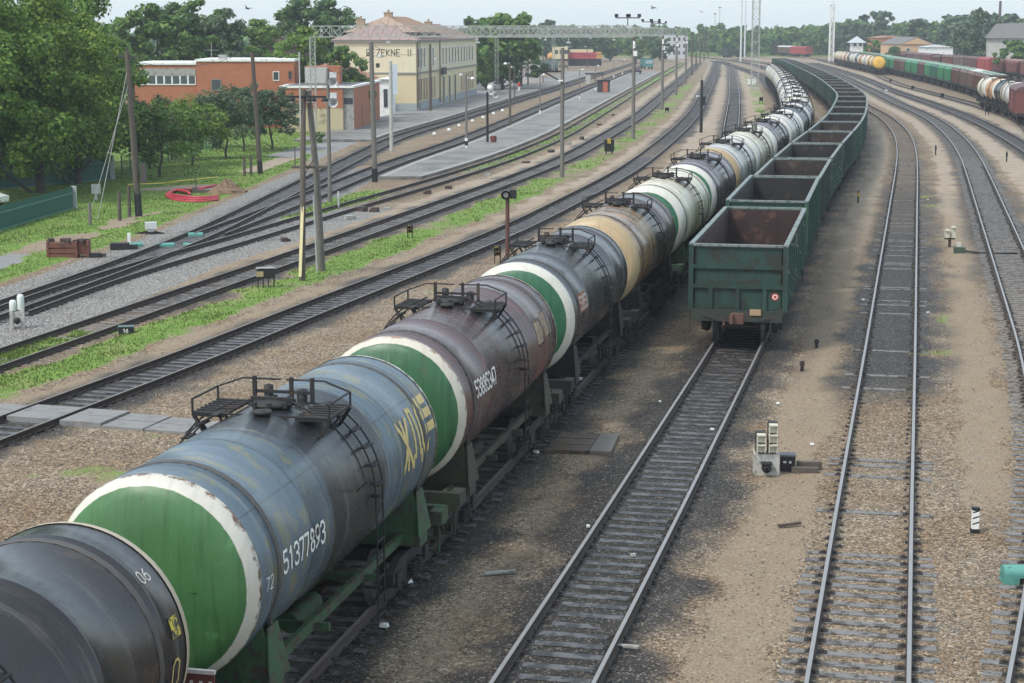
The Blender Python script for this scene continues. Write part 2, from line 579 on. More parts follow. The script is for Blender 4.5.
TK = {}
TK['t1'] = make_track('t1', 'oil-blackened track under the long train of tank wagons', WOODDARK, RAILDULL, 27, 0.0)
TK['t2'] = make_track('t2', 'dark track in front of and under the green open wagons', WOODDARK, STEEL, 26, 0.0, sunk=0.015)
TK['t3'] = make_track('t3', 'empty track with grey wooden sleepers right of the green open wagons', WOODGREY, STEEL, 26, 0.0, sunk=-0.004)
TK['t4'] = make_track('t4', 'shiny curved track leaving the right edge beside the striped bollard', WOODGREY, STEEL, 28, -0.004)
TK['t5'] = make_track('t5', 'curved empty track nearest the orange and cream tank wagons', WOODDARK, STEEL, 125, 0.0)
TK['t6'] = make_track('t6', 'track carrying the yellow tank wagons and the red-ended string', WOODGREY, RAILDULL, 200, 0.0)
TK['t7'] = make_track('t7', 'track under the row of green and maroon hopper wagons', WOODGREY, RAILDULL, 255, 0.0)
TK['t0'] = make_track('t0', 'empty track left of the tank train crossed by the concrete slab path', WOODDARK, RAILDULL, 45, 0.0)
TK['t0b'] = make_track('t0b', 'short track between signal post and lattice mast joining the tank train track', WOODDARK, STEEL, 150, -0.004)
TK['tm1'] = make_track('tm1', 'rusty track with grass between its rails beside the white twin posts', WOODGREY, RAILDULL, 56, 0.0, sunk=0.02)
TK['tm2'] = make_track('tm2', 'weedy track along the near edge of the island platform', WOODGREY, RAILDULL, 70, -0.004, sunk=0.02)
TK['ta'] = make_track('ta', 'track running past the station building from the points with teal covers', WOODDARK, RAILDULL, 66, 0.0)
TK['tb'] = make_track('tb', 'track along the far edge of the island platform', WOODDARK, RAILDULL, 94, -0.008)

# ------------------------------------------------------------------ ground


def vnoise(X, Y, sc, seed):
    r = np.random.default_rng(seed)
    tab = r.random((256, 256))
    x = X * sc; y = Y * sc
    xi = np.floor(x).astype(int); yi = np.floor(y).astype(int)
    fx = x - xi; fy = y - yi
    fx = fx * fx * (3 - 2 * fx); fy = fy * fy * (3 - 2 * fy)
    a = tab[xi % 256, yi % 256]; b = tab[(xi + 1) % 256, yi % 256]; c = tab[xi % 256, (yi + 1) % 256]; d = tab[(xi + 1) % 256, (yi + 1) % 256]
    return (a * (1 - fx) + b * fx) * (1 - fy) + (c * (1 - fx) + d * fx) * fy


def fbm(X, Y, sc, seed):
    return (vnoise(X, Y, sc, seed) * 0.5 + vnoise(X, Y, sc * 2.1, seed + 1) * 0.3 + vnoise(X, Y, sc * 4.3, seed + 2) * 0.2)


def seg_dist(X, Y, pts):
    d = np.full(X.shape, 1e9)
    for (x0, y0), (x1, y1) in zip(pts[:-1], pts[1:]):
        dx, dy = x1 - x0, y1 - y0
        t = np.clip(((X - x0) * dx + (Y - y0) * dy) / (dx * dx + dy * dy), 0, 1)
        d = np.minimum(d, np.hypot(X - x0 - t * dx, Y - y0 - t * dy))
    return d


def masks(X, Y):
    n1 = fbm(X, Y, 0.18, 11); n2 = fbm(X, Y, 0.55, 23); n3 = fbm(X, Y, 1.6, 37)
    lat = {k: p.lat(X, Y) for k, p in T.items()}
    oil = np.zeros(X.shape); bed = np.zeros(X.shape)
    def strength(k):
        if k == 't1': return 0.95
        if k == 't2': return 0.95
        if k == 't3': return 0.12 + 0.86 * sstep(Y, 46, 56) - 0.25 * sstep(Y, 84, 100) - 0.2 * sstep(Y, 110, 130)
        if k == 't4': return 0.4 + 0.4 * sstep(Y, 80, 95)
        if k in ('t5',): return 0.85
        if k in ('t6', 't7'): return 0.45
        if k == 't0': return 0.85 - 0.35 * sstep(Y, 98, 104) * sstep(178, 172, 1) if False else 0.85 - 0.45 * sstep(Y, 100, 106) * (1 - sstep(Y, 166, 172))
        if k == 'tm2': return 0.55
        if k == 'tm1': return 0.45 + 0.35 * sstep(Y, 64, 70)
        if k == 'ta': return 0.7
        return 0.75
    for k in T:
        a = np.abs(lat[k])
        w = {'t1': 1.85, 't2': 1.75, 't3': 1.75}.get(k, 1.75)
        m = 1 - sstep(a + (n2 - 0.5) * 1.6, w - 0.75, w + 0.55)
        oil = np.maximum(oil, m * strength(k))
        bed = np.maximum(bed, 1 - sstep(a, 1.5, 1.9))
    # darker strip on the right of the wagons, mixed into the oil mask
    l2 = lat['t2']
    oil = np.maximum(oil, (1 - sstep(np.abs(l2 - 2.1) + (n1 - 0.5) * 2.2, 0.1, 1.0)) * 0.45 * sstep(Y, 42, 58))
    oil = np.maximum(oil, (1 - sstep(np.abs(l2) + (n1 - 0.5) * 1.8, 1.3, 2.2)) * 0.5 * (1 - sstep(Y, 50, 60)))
    l3 = lat['t3']
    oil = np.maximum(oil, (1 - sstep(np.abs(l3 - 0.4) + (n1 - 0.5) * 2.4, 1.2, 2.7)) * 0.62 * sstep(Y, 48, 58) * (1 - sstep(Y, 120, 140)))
    l4 = lat['t4']
    oil = np.maximum(oil, (1 - sstep(np.abs(l4) + (n1 - 0.5) * 2, 1.4, 2.8)) * 0.6 * sstep(Y, 62, 80) * (1 - sstep(Y, 105, 150)))
    # trodden sandy paths between tracks
    sand = np.zeros(X.shape)
    def between(k1, k2, lo, hi):
        x1 = T[k1].X(Y); x2 = T[k2].X(Y)
        t = (X - x1) / np.maximum(0.5, x2 - x1)
        return np.where((t > 0) & (t < 1), sstep(t + (n2 - 0.5) * 0.22, lo - 0.07, lo + 0.07) * (1 - sstep(t + (n2 - 0.5) * 0.22, hi - 0.07, hi + 0.07)), 0)
    sand = np.maximum(sand, between('t2', 't3', 0.40, 0.72))
    sand = np.maximum(sand, between('t3', 't4', 0.42, 0.68) * sstep(Y, 34, 42))
    sand = np.maximum(sand, between('t1', 't2', 0.42, 0.62) * 0.55)
    sand = np.maximum(sand, between('t4', 't5', 0.35, 0.7))
    sand = np.maximum(sand, between('t5', 't6', 0.35, 0.75))
    sand = np.maximum(sand, between('t0', 't1', 0.42, 0.6) * 0.8)
    sand = np.maximum(sand, between('t0', 't0b', 0.3, 0.75) * sstep(Y, 105, 125))
    sand = np.maximum(sand, between('t0b', 't1', 0.25, 0.6) * sstep(Y, 115, 135))
    sand = np.maximum(sand, between('tm1', 't0', 0.62, 0.8) * 0.85)
    sand = np.maximum(sand, between('tm2', 'tm1', 0.45, 0.85) * 0.9 * (1 - 0.5 * (1 - sstep(Y, 60, 85))))
    # grass
    gr = between('tm1', 't0', 0.22, 0.55) * np.clip(-0.02 + 1.0 * n1 + 0.55 * n2 - 0.25 * sstep(Y, 100, 150), 0, 1)
    gr = gr * (1 - 0.9 * sstep(Y, 330, 460))
    gr = np.maximum(gr, between('tm1', 't0', 0.1, 0.66) * sstep(n2, 0.52, 0.72) * 0.5)
    la = lat['ta']
    left = sstep(-la, 3.1, 3.9) * (1 - sstep(Y, 190, 215))
    gr = np.maximum(gr, left)
    gr = np.maximum(gr, (X < -60) * 1.0)
    am1 = np.abs(lat['tm1'])
    gr = np.maximum(gr, (1 - sstep(am1, 0.5, 1.4)) * sstep(n2, 0.36, 0.6) * (1 - sstep(Y, 62, 66)) * 1.0)
    am2 = np.abs(lat['tm2'])
    gr = np.maximum(gr, (1 - sstep(am2, 0.7, 1.6)) * sstep(n2, 0.3, 0.55) * sstep(Y, 115, 150) * 0.7)
    gr = np.maximum(gr, between('tb', 'tm2', 0.35, 0.9) * sstep(Y, 98, 104) * (1 - sstep(Y, 112, 126)) * 0.9)
    # weeds
    gr = np.maximum(gr, between('t3', 't4', 0.18, 0.5) * sstep(n2, 0.62, 0.76) * 0.5 * sstep(Y, 44, 60) * (1 - sstep(Y, 150, 190)))
    gr = np.maximum(gr, between('t0', 't1', 0.25, 0.95) * sstep(n2, 0.66, 0.76) * 0.4 * (1 - sstep(Y, 70, 100)))
    x0b = T['t0b'].X(Y); x1 = T['t1'].X(Y)
    gr = np.maximum(gr, sstep(X - x0b, 2.2, 3.2) * (1 - sstep(X - x1, -3.6, -2.4)) * sstep(n2, 0.42, 0.55) * sstep(Y, 165, 185) * 0.9)
    gr = np.maximum(gr, ((X > 135 + 20 * n1) | (Y > 720 + 60 * n1)) * 0.95)
    # asphalt and wet paths
    asp = np.zeros(X.shape)
    path1 = [tuple(P(u, v, G)[:2]) for u, v in ((-60, 285), (0, 262), (25, 251), (60, 240), (95, 233), (130, 219), (175, 209))]
    wv = np.interp(Y, [75, 84, 92, 110], [2.2, 1.9, 0.9, 0.5])
    d1 = seg_dist(X, Y, path1) + (n2 - 0.5) * 2.4 + (n1 - 0.5) * 1.5
    pth = 1 - sstep(d1, wv * 0.55 - 0.3, wv * 0.55 + 0.5)
    asp = np.maximum(asp, pth * 0.9 * (1 - sstep(Y, 82, 88)))
    sand = np.maximum(sand, pth * 0.8 * sstep(Y, 82, 88)); gr = gr * (1 - 0.85 * pth * sstep(Y, 82, 88))
    path2 = [tuple(P(u, v, G)[:2]) for u, v in ((284, 156), (300, 151), (345, 141), (380, 135))]
    asp = np.maximum(asp, 1 - sstep(seg_dist(X, Y, path2) + (n2 - 0.5) * 1.2, 1.0, 1.8))
    fb = X + 16.7 + (Y - 139) * 0.068 + (n2 - .5) * 2.5
    fore = (-la > 3.0) * (Y > 134) * (Y < 640) * (X < 5)
    asp = np.maximum(asp, fore * sstep(fb, 0, 1.5))
    gr = gr * (1 - asp)
    sandl = (1 - sstep(seg_dist(X, Y, [tuple(P(u, v, G)[:2]) for u, v in ((250, 172), (268, 165), (292, 157))]), 0.5, 1.3))
    sand = np.maximum(sand, sandl); gr = gr * (1 - sandl)
    dirt = (1 - sstep(seg_dist(X, Y, [tuple(P(u, v, G)[:2]) for u, v in ((150, 190), (200, 186), (222, 192))]) + (n2 - .5) * 1.5, 0.6, 1.8))
    sand = np.maximum(sand, dirt * 0.9); gr = gr * (1 - 0.85 * dirt)
    # clean grey ballast round the points on the left
    grey = np.maximum((1 - sstep(np.abs(la - 0.6), 3.0, 3.9)) * (1 - sstep(Y, 125, 150)), 0)
    grey = np.maximum(grey, (1 - sstep(np.abs(lat['tm2'] - 0.4), 2.0, 2.9)) * (1 - sstep(Y, 95, 120)))
    grey = np.maximum(grey, (1 - sstep(np.abs(lat['t4'] + 1.8), 0.5, 1.6)) * 0.34 * (1 - sstep(Y, 58, 66)))
    oil = np.where(grey > 0.3, oil * 0.7, oil)
    oil = oil * (1 - 0.8 * np.clip(gr, 0, 1)) * (1 - asp)
    return np.clip(oil, 0, 1), np.clip(gr, 0, 1), np.clip(grey, 0, 1), np.clip(asp, 0, 1), np.clip(sand, 0, 1), bed, n2, n3


def build_ground():
    ds = [-60, -20, 0, 12, 18]
    d = 22.0
    while d < 900:
        ds.append(d)
        d += max(0.14, d * 0.0068)
    ds += [1000, 1300, 1800, 2600, 4000, 6500, 9000]
    ds = np.array(ds, float)
    t = np.concatenate([np.linspace(-1, -0.34, 24)[:-1], np.linspace(-0.34, 0.34, 440), np.linspace(0.34, 1, 24)[1:]])
    A, B = np.meshgrid(ds, t, indexing='ij')
    X = B * (np.maximum(A, 0) + 60) * 1.0
    # inside the field of view the columns fan out from the viewpoint
    Y = A.copy()
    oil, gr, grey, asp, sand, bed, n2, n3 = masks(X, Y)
    z = G + (n2 - 0.5) * 0.07 + (n3 - 0.5) * 0.03
    z = np.where(bed > 0.5, -0.203 + (n3 - 0.5) * 0.014, z)
    z = z + 0.05 * gr * (1 - bed)
    z = np.where(asp > 0.4, np.minimum(z, G), z)
    z = np.where(A > 900, G, z)
    nr, nc = X.shape
    me = bpy.data.meshes.new('ground')
    co = np.stack([X, Y, z], -1).reshape(-1, 3)
    idx = np.arange(nr * nc).reshape(nr, nc)
    q = np.stack([idx[:-1, :-1], idx[:-1, 1:], idx[1:, 1:], idx[1:, :-1]], -1).reshape(-1, 4)
    me.vertices.add(len(co)); me.vertices.foreach_set('co', co.ravel())
    me.loops.add(q.size); me.loops.foreach_set('vertex_index', q.ravel().astype(np.int32))
    me.polygons.add(len(q)); me.polygons.foreach_set('loop_start', np.arange(0, q.size, 4).astype(np.int32))
    me.polygons.foreach_set('use_smooth', np.ones(len(q), bool))
    me.update(calc_edges=True)
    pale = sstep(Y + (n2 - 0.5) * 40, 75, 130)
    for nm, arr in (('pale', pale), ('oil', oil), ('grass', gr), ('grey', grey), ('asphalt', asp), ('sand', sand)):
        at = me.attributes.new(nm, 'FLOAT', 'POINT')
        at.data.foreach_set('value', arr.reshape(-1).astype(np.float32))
    t = NT('yard_ground')
    tc = t.node('ShaderNodeTexCoord'); v = tc.outputs['Object']
    def attr(n):
        a = t.node('ShaderNodeAttribute', attribute_name=n); return a.outputs['Fac']
    nz = t.noise(v, 1.1, 8, 0.68)
    nf = t.noise(v, 9, 5, 0.7)
    jag = t.math('ADD', t.math('MULTIPLY', t.math('SUBTRACT', nz, 0.5), 0.9), t.math('MULTIPLY', t.math('SUBTRACT', nf, 0.5), 0.5))
    def msk(n, a=0.38, b=0.62, k=1.0):
        return t.step(t.math('ADD', attr(n), t.math('MULTIPLY', jag, k)), a, b)
    sep = t.node('ShaderNodeSeparateColor'); t.put(sep.inputs[0], t.voro(v, 23))
    peb = t.ramp(sep.outputs[0], [(0, (0.025, 0.02, 0.016)), (0.3, (0.135, 0.10, 0.065)), (0.62, (0.275, 0.21, 0.138)), (0.88, (0.42, 0.345, 0.245)), (1, (0.66, 0.61, 0.52))])
    sep2 = t.node('ShaderNodeSeparateColor'); t.put(sep2.inputs[0], t.voro(v, 13))
    peb2 = t.ramp(sep2.outputs[1], [(0, (0.05, 0.04, 0.03)), (0.5, (0.205, 0.152, 0.098)), (1, (0.41, 0.325, 0.225))])
    gravel = t.mix(0.4, peb, peb2)
    gravel = t.mix(t.step(t.noise(v, 0.35, 5), 0.35, 0.7), gravel, t.mix(1.0, gravel, (0.86, 0.74, 0.62), 'MULTIPLY'))
    gravel = t.mix(t.math('MULTIPLY', t.step(nz, 0.52, 0.72), 0.55), gravel, t.mix(1.0, gravel, (0.42, 0.40, 0.38), 'MULTIPLY'))
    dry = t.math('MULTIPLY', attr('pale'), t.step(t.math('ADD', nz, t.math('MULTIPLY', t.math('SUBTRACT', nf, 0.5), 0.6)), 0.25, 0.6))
    # stones are hard edged, sand only dusts them over
    sandc = t.mix(nz, (0.235, 0.175, 0.115), (0.36, 0.285, 0.195))
    sandc = t.mix(t.step(nf, 0.5, 0.66), sandc, t.mix(0.7, sandc, peb))
    fine = t.node('ShaderNodeSeparateColor'); t.put(fine.inputs[0], t.voro(v, 34))
    sandc = t.mix(0.42, sandc, t.mix(1.0, sandc, t.ramp(fine.outputs[0], [(0, (0.25, 0.24, 0.22)), (0.5, (0.9, 0.88, 0.85)), (1, (1, 1, 1))]), 'MULTIPLY'))
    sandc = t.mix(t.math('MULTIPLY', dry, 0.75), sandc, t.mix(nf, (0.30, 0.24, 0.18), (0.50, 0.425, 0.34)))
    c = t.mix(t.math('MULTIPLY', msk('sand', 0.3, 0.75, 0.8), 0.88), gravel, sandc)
    greyst = t.ramp(sep.outputs[1], [(0, (0.04, 0.04, 0.038)), (0.35, (0.145, 0.143, 0.135)), (0.75, (0.27, 0.265, 0.25)), (1, (0.52, 0.51, 0.48))])
    c = t.mix(t.math('MULTIPLY', msk('grey'), 0.9), c, greyst)
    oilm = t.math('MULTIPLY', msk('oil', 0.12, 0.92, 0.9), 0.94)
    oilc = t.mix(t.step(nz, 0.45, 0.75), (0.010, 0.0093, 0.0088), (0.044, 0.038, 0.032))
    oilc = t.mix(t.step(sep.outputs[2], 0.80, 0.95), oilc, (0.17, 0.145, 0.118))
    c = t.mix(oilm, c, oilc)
    aspc = t.mix(nz, (0.17, 0.168, 0.165), (0.29, 0.285, 0.275))
    c = t.mix(msk('asphalt', 0.4, 0.6, 0.5), c, aspc)
    gm = msk('grass', 0.32, 0.6, 0.95)
    gc = t.mix(t.noise(v, 2.4, 7, 0.7), (0.095, 0.175, 0.022), (0.19, 0.295, 0.055))
    gc = t.mix(t.math('MULTIPLY', t.step(t.noise(v, 0.5, 4), 0.5, 0.72), 0.6), gc, (0.24, 0.235, 0.09))
    c = t.mix(gm, c, gc)
    wet = t.mix(oilm, (0.9, 0.9, 0.9), (0.62, 0.62, 0.62))
    hgt = t.math('ADD', t.math('MULTIPLY', t.voro(v, 23, 'Distance'), -0.5), t.math('MULTIPLY', nf, 0.6))
    t.bump(hgt, 0.75, 0.05)
    bw = t.node('ShaderNodeRGBToBW'); t.put(bw.inputs[0], wet)
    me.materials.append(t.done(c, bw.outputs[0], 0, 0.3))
    o = bpy.data.objects.new('ground', me)
    COL.objects.link(o)
    tag(o, kind='structure')
    return o


build_ground()


def in_view(X, Y, z=0, pad=30):
    zc = Y * math.cos(TH) + (CH - z) * math.sin(TH)
    u = 512 + X / np.maximum(zc, 1) * FL
    v = 341.5 + ((CH - z) * math.cos(TH) - Y * math.sin(TH)) / np.maximum(zc, 1) * FL
    return (Y > 5) & (u > -pad) & (u < 1024 + pad) & (v < 683 + pad)


def soup(name, co, faces, mat, kind='stuff', parent=None, smooth=False):
    me = bpy.data.meshes.new(name)
    co = np.asarray(co, np.float32); faces = np.asarray(faces, np.int32)
    k = faces.shape[1]
    me.vertices.add(len(co)); me.vertices.foreach_set('co', co.ravel())
    me.loops.add(faces.size); me.loops.foreach_set('vertex_index', faces.ravel())
    me.polygons.add(len(faces)); me.polygons.foreach_set('loop_start', np.arange(0, faces.size, k).astype(np.int32))
    me.polygons.foreach_set('use_smooth', np.full(len(faces), smooth))
    me.update(calc_edges=True)
    me.materials.append(mat)
    o = bpy.data.objects.new(name, me); COL.objects.link(o)
    if kind: o['kind'] = kind
    if parent: o.parent = parent
    return o


def isl_mat(name, stops, rough=0.8, transl=0.0, spec=0.3):
    t = NT(name)
    g = t.node('ShaderNodeNewGeometry')
    oi = t.node('ShaderNodeObjectInfo')
    f = t.math('ADD', t.math('MULTIPLY', g.outputs['Random Per Island'], 0.85), t.math('MULTIPLY', oi.outputs['Random'], 0.15))
    c = t.ramp(f, stops)
    t.done(c, rough, 0, spec)
    if transl:
        tr = t.node('ShaderNodeBsdfTranslucent'); t.put(tr.inputs[0], c)
        mx = t.node('ShaderNodeMixShader'); mx.inputs[0].default_value = transl
        t.t.links.new(t.b.outputs[0], mx.inputs[1]); t.t.links.new(tr.outputs[0], mx.inputs[2]); t.t.links.new(mx.outputs[0], t.out.inputs[0])
    return t.mat


def build_grass():
    n = 560000
    Y = 40 * np.exp(rng.random(n) * math.log(240 / 40))
    X = (rng.random(n) - 0.5) * 2 * (Y * 0.31 + 2)
    oil, gr, grey, asp, sand, bed, n2, n3 = masks(X, Y)
    k = in_view(X, Y) & (gr > 0.42 + 0.5 * rng.random(n)) & (asp < 0.3)
    X = X[k]; Y = Y[k]; g = gr[k]
    m = len(X)
    if m > 90000:
        X, Y, g = X[:90000], Y[:90000], g[:90000]; m = 90000
    h = (0.02 + 0.06 * rng.random(m)) * (0.6 + Y / 260) * (0.5 + 0.6 * g)
    a = rng.random(m) * 2 * PI
    w = 0.016 + Y * 0.00034
    lx = (rng.random(m) - 0.5) * h * 1.2; ly = (rng.random(m) - 0.5) * h * 1.2
    zb = np.full(m, G + 0.01)
    co = np.empty((m, 3, 3))
    co[:, 0] = np.stack([X - np.cos(a) * w, Y - np.sin(a) * w, zb], -1)
    co[:, 1] = np.stack([X + np.cos(a) * w, Y + np.sin(a) * w, zb], -1)
    co[:, 2] = np.stack([X + lx, Y + ly, zb + 0.04 + h], -1)
    soup('grass', co.reshape(-1, 3), np.arange(m * 3).reshape(-1, 3), isl_mat('grass_blades', [(0, (0.085, 0.14, 0.022)), (0.45, (0.12, 0.18, 0.038)), (0.8, (0.16, 0.21, 0.06)), (0.92, (0.26, 0.25, 0.11)), (1, (0.34, 0.29, 0.15))], 0.7, 0.35))


build_grass()


def build_stones():
    n = 150000
    Y = 25 * np.exp(rng.random(n) ** 1.15 * math.log(95 / 25))
    X = (rng.random(n) - 0.5) * 2 * (Y * 0.30 + 1)
    oil, gr, grey, asp, sand, bed, n2, n3 = masks(X, Y)
    k = in_view(X, Y) & (gr < 0.3) & (asp < 0.3) & (rng.random(n) > sand * 0.85) & (rng.random(n) > oil * 1.15)
    X = X[k][:46000]; Y = Y[k][:46000]
    m = len(X)
    s = (0.012 + 0.02 * rng.random(m) ** 2) * (0.75 + Y / 120)
    base = np.array([(1, 0, 0), (0, 1, 0), (-1, 0, 0), (0, -1, 0), (0, 0, 1)], float)
    co = base[None] * s[:, None, None] * (0.7 + 0.6 * rng.random((m, 5, 1)))
    co[:, :, 2] *= 0.9
    a = rng.random(m) * 6.28
    ca, sa = np.cos(a)[:, None], np.sin(a)[:, None]
    x = co[:, :, 0] * ca - co[:, :, 1] * sa; y = co[:, :, 0] * sa + co[:, :, 1] * ca
    co = np.stack([x + X[:, None], y + Y[:, None], co[:, :, 2] + G + 0.012], -1)
    f = np.array([(0, 1, 4), (1, 2, 4), (2, 3, 4), (3, 0, 4)])
    fa = (f[None] + (np.arange(m) * 5)[:, None, None]).reshape(-1, 3)
    soup('gravel', co.reshape(-1, 3), fa, isl_mat('ballast_stones', [(0, (0.10, 0.083, 0.066)), (0.4, (0.20, 0.165, 0.125)), (0.75, (0.30, 0.255, 0.2)), (0.94, (0.42, 0.39, 0.34)), (1, (0.66, 0.64, 0.6))], 0.9, 0, 0.2))


build_stones()

# ------------------------------------------------------------------ lettering drawn with strokes
GL = {
    '0': [[(0, .25), (0, 1.25), (.25, 1.5), (.55, 1.5), (.8, 1.25), (.8, .25), (.55, 0), (.25, 0), (0, .25)]],
    '1': [[(.15, 1.2), (.45, 1.5), (.45, 0)]],
    '2': [[(0, 1.2), (.2, 1.5), (.6, 1.5), (.8, 1.2), (.8, .95), (0, 0), (.8, 0)]],
    '3': [[(0, 1.3), (.2, 1.5), (.6, 1.5), (.8, 1.25), (.8, 1.0), (.55, .8), (.3, .8)], [(.55, .8), (.8, .55), (.8, .25), (.6, 0), (.2, 0), (0, .2)]],
    '4': [[(.6, 0), (.6, 1.5), (0, .45), (.85, .45)]],
    '5': [[(.75, 1.5), (.1, 1.5), (.05, .85), (.55, .9), (.8, .65), (.8, .25), (.55, 0), (.2, 0), (0, .2)]],
    '6': [[(.7, 1.5), (.2, 1.1), (0, .6), (0, .25), (.2, 0), (.6, 0), (.8, .25), (.8, .6), (.6, .85), (.2, .85), (0, .6)]],
    '7': [[(0, 1.5), (.8, 1.5), (.3, 0)]],
    '8': [[(.4, .8), (.1, 1.0), (.1, 1.3), (.3, 1.5), (.5, 1.5), (.7, 1.3), (.7, 1.0), (.4, .8), (.05, .5), (.05, .2), (.25, 0), (.55, 0), (.75, .2), (.75, .5), (.4, .8)]],
    '9': [[(.1, 0), (.6, .4), (.8, .9), (.8, 1.25), (.6, 1.5), (.2, 1.5), (0, 1.25), (0, .9), (.2, .65), (.6, .65), (.8, .9)]],
    'R': [[(0, 0), (0, 1.5), (.55, 1.5), (.8, 1.25), (.8, 1.0), (.55, .75), (0, .75)], [(.4, .75), (.8, 0)]],
    'E': [[(.75, 1.5), (0, 1.5), (0, 0), (.75, 0)], [(0, .78), (.6, .78)]],
    'Ē': [[(.75, 1.5), (0, 1.5), (0, 0), (.75, 0)], [(0, .78), (.6, .78)], [(.1, 1.85), (.65, 1.85)]],
    'Z': [[(0, 1.5), (.8, 1.5), (0, 0), (.8, 0)]],
    'K': [[(0, 0), (0, 1.5)], [(.75, 1.5), (0, .7), (.8, 0)]],
    'N': [[(0, 0), (0, 1.5), (.8, 0), (.8, 1.5)]],
    'I': [[(.4, 0), (.4, 1.5)]],
    'Ж': [[(.5, 0), (.5, 1.5)], [(0, 1.5), (.5, .75), (0, 0)], [(1.0, 1.5), (.5, .75), (1.0, 0)]],
    'Д': [[(.0, -.25), (.0, .05), (.2, .05), (.32, 1.5), (.62, 1.5), (.74, .05), (.92, .05), (.92, -.25)]],
    'C': [[(.7, 1.25), (.5, 1.5), (.22, 1.5), (0, 1.2), (0, .3), (.22, 0), (.5, 0), (.7, .25)]],
    'T': [[(0, 1.5), (.8, 1.5)], [(.4, 1.5), (.4, 0)]],
    ' ': [], }


def strokes(b, text, h, fn, w=0.14, adv=1.2, m=0, sub=0.12):
    """ribbons for text; fn(a, bb) maps metres along/up to a point on the surface"""
    k = h / 1.5
    x0 = 0
    kk = 0
    for ch in text:
        for li in GL[ch]:
            for p, q in zip(li[:-1], li[1:]):
                L = math.hypot(q[0] - p[0], q[1] - p[1])
                ux, uy = (q[0] - p[0]) / L, (q[1] - p[1]) / L
                e = w / 2 * 0.8
                ns = max(1, int(L * k / sub))
                prev = None
                kk += 1
                for i in range(ns + 1):
                    t = -e + (L + 2 * e) * i / ns
                    cx, cy = p[0] + ux * t, p[1] + uy * t
                    A = fn((x0 + cx - uy * w / 2) * k, (cy + ux * w / 2) * k, kk * 0.0004)
                    B = fn((x0 + cx + uy * w / 2) * k, (cy - ux * w / 2) * k, kk * 0.0004)
                    if prev:
                        b.add([prev[1], B, A, prev[0]], [(0, 1, 2, 3)], m)
                    prev = (A, B)
        x0 += (0.62 if ch == 'I' else adv)
    return x0 * k


ZT, RT, YL = 2.7, 1.5, 5.0                   # tank axis height, radius, half length of barrel


def on_tank(y0, phi, lift=0.006, side=1):
    def fn(a, bb, e=0.0):
        t = phi + bb / RT
        return Vector((side * (RT + lift + e) * math.cos(t), y0 + side * a, ZT + (RT + lift + e) * math.sin(t)))
    return fn


def panel_on_tank(b, y0, y1, p0, p1, m=0, lift=0.004):
    n = 8
    vs = []
    for i in range(n + 1):
        t = p0 + (p1 - p0) * i / n
        for y in (y0, y1):
            vs.append(((RT + lift) * math.cos(t), y, ZT + (RT + lift) * math.sin(t)))
    b.add(vs, [(2 * i, 2 * i + 1, 2 * i + 3, 2 * i + 2) for i in range(n)], m, True)


# ------------------------------------------------------------------ running gear
def bogie(parent, y, mats, detailed=True):
    """four-wheel truck; wheelsets and springs are its own pieces"""
    b = MB()
    for s in (-1, 1):
        pr = [Vector((0, -1.22, 0.42)), Vector((0, -1.22, 0.62)), Vector((0, -0.75, 0.80)), Vector((0, 0.75, 0.80)), Vector((0, 1.22, 0.62)), Vector((0, 1.22, 0.42)), Vector((0, 0.7, 0.46)), Vector((0, 0.42, 0.20)), Vector((0, -0.42, 0.20)), Vector((0, -0.7, 0.46))]
        b.prism(pr, (s * 1.14 - 0.07, y, 0), (s * 1.14 + 0.07, y, 0), 0)
        for e in (-1, 1):
            b.box((s * 1.16, y + e * 0.925, 0.475), (0.2, 0.3, 0.26), 0)
    b.box((0, y, 0.66), (2.3, 0.42, 0.24), 0)
    b.tube((0, y, 0.76), (0, y, 0.96), 0.2, 10)
    o = b.build('bogie', [mats[0]], parent) if detailed else None
    for e in (-1, 1):
        w = MB() if detailed else b
        yy = y + e * 0.925
        for s in (-1, 1):
            n = 20
            vs = []
            prof = [(0.475, 0.0), (0.49, -0.09), (0.515, -0.1), (0.515, -0.13), (0.40, -0.13), (0.36, -0.06), (0.14, -0.05), (0.12, 0.02), (0.0, 0.03)]
            pr2 = [(0.0, -0.13)]
            for r, xx in prof:
                for j in range(n):
                    t = 2 * PI * j / n
                    vs.append((s * (0.86 + xx), yy + r * math.cos(t), 0.476 + r * math.sin(t)))
            fs = []
            for i in range(len(prof) - 1):
                for j in range(n):
                    j2 = (j + 1) % n
                    fs.append((i * n + j, i * n + j2, (i + 1) * n + j2, (i + 1) * n + j))
            fs.append(tuple(4 * n + j for j in range(n)))
            w.add(vs, fs, 0)
        w.tube((-0.9, yy, 0.476), (0.9, yy, 0.476), 0.085, 8, 0)
        if detailed: w.build('wheelset', [mats[1]], o)
    if not detailed: o = b.build('bogie', [mats[0]], parent)
    if detailed:
        for s in (-1, 1):
            sp = MB()
            for dy in (-0.17, 0.17):
                pts = [(s * 1.27 + 0.085 * math.cos(t * PI / 3), y + dy + 0.085 * math.sin(t * PI / 3), 0.28 + t * 0.0093) for t in range(0, 33)]
                sp.pipe(pts, 0.022, 5, 0)
            sp.build('spring', [mats[0]], o)
    return o


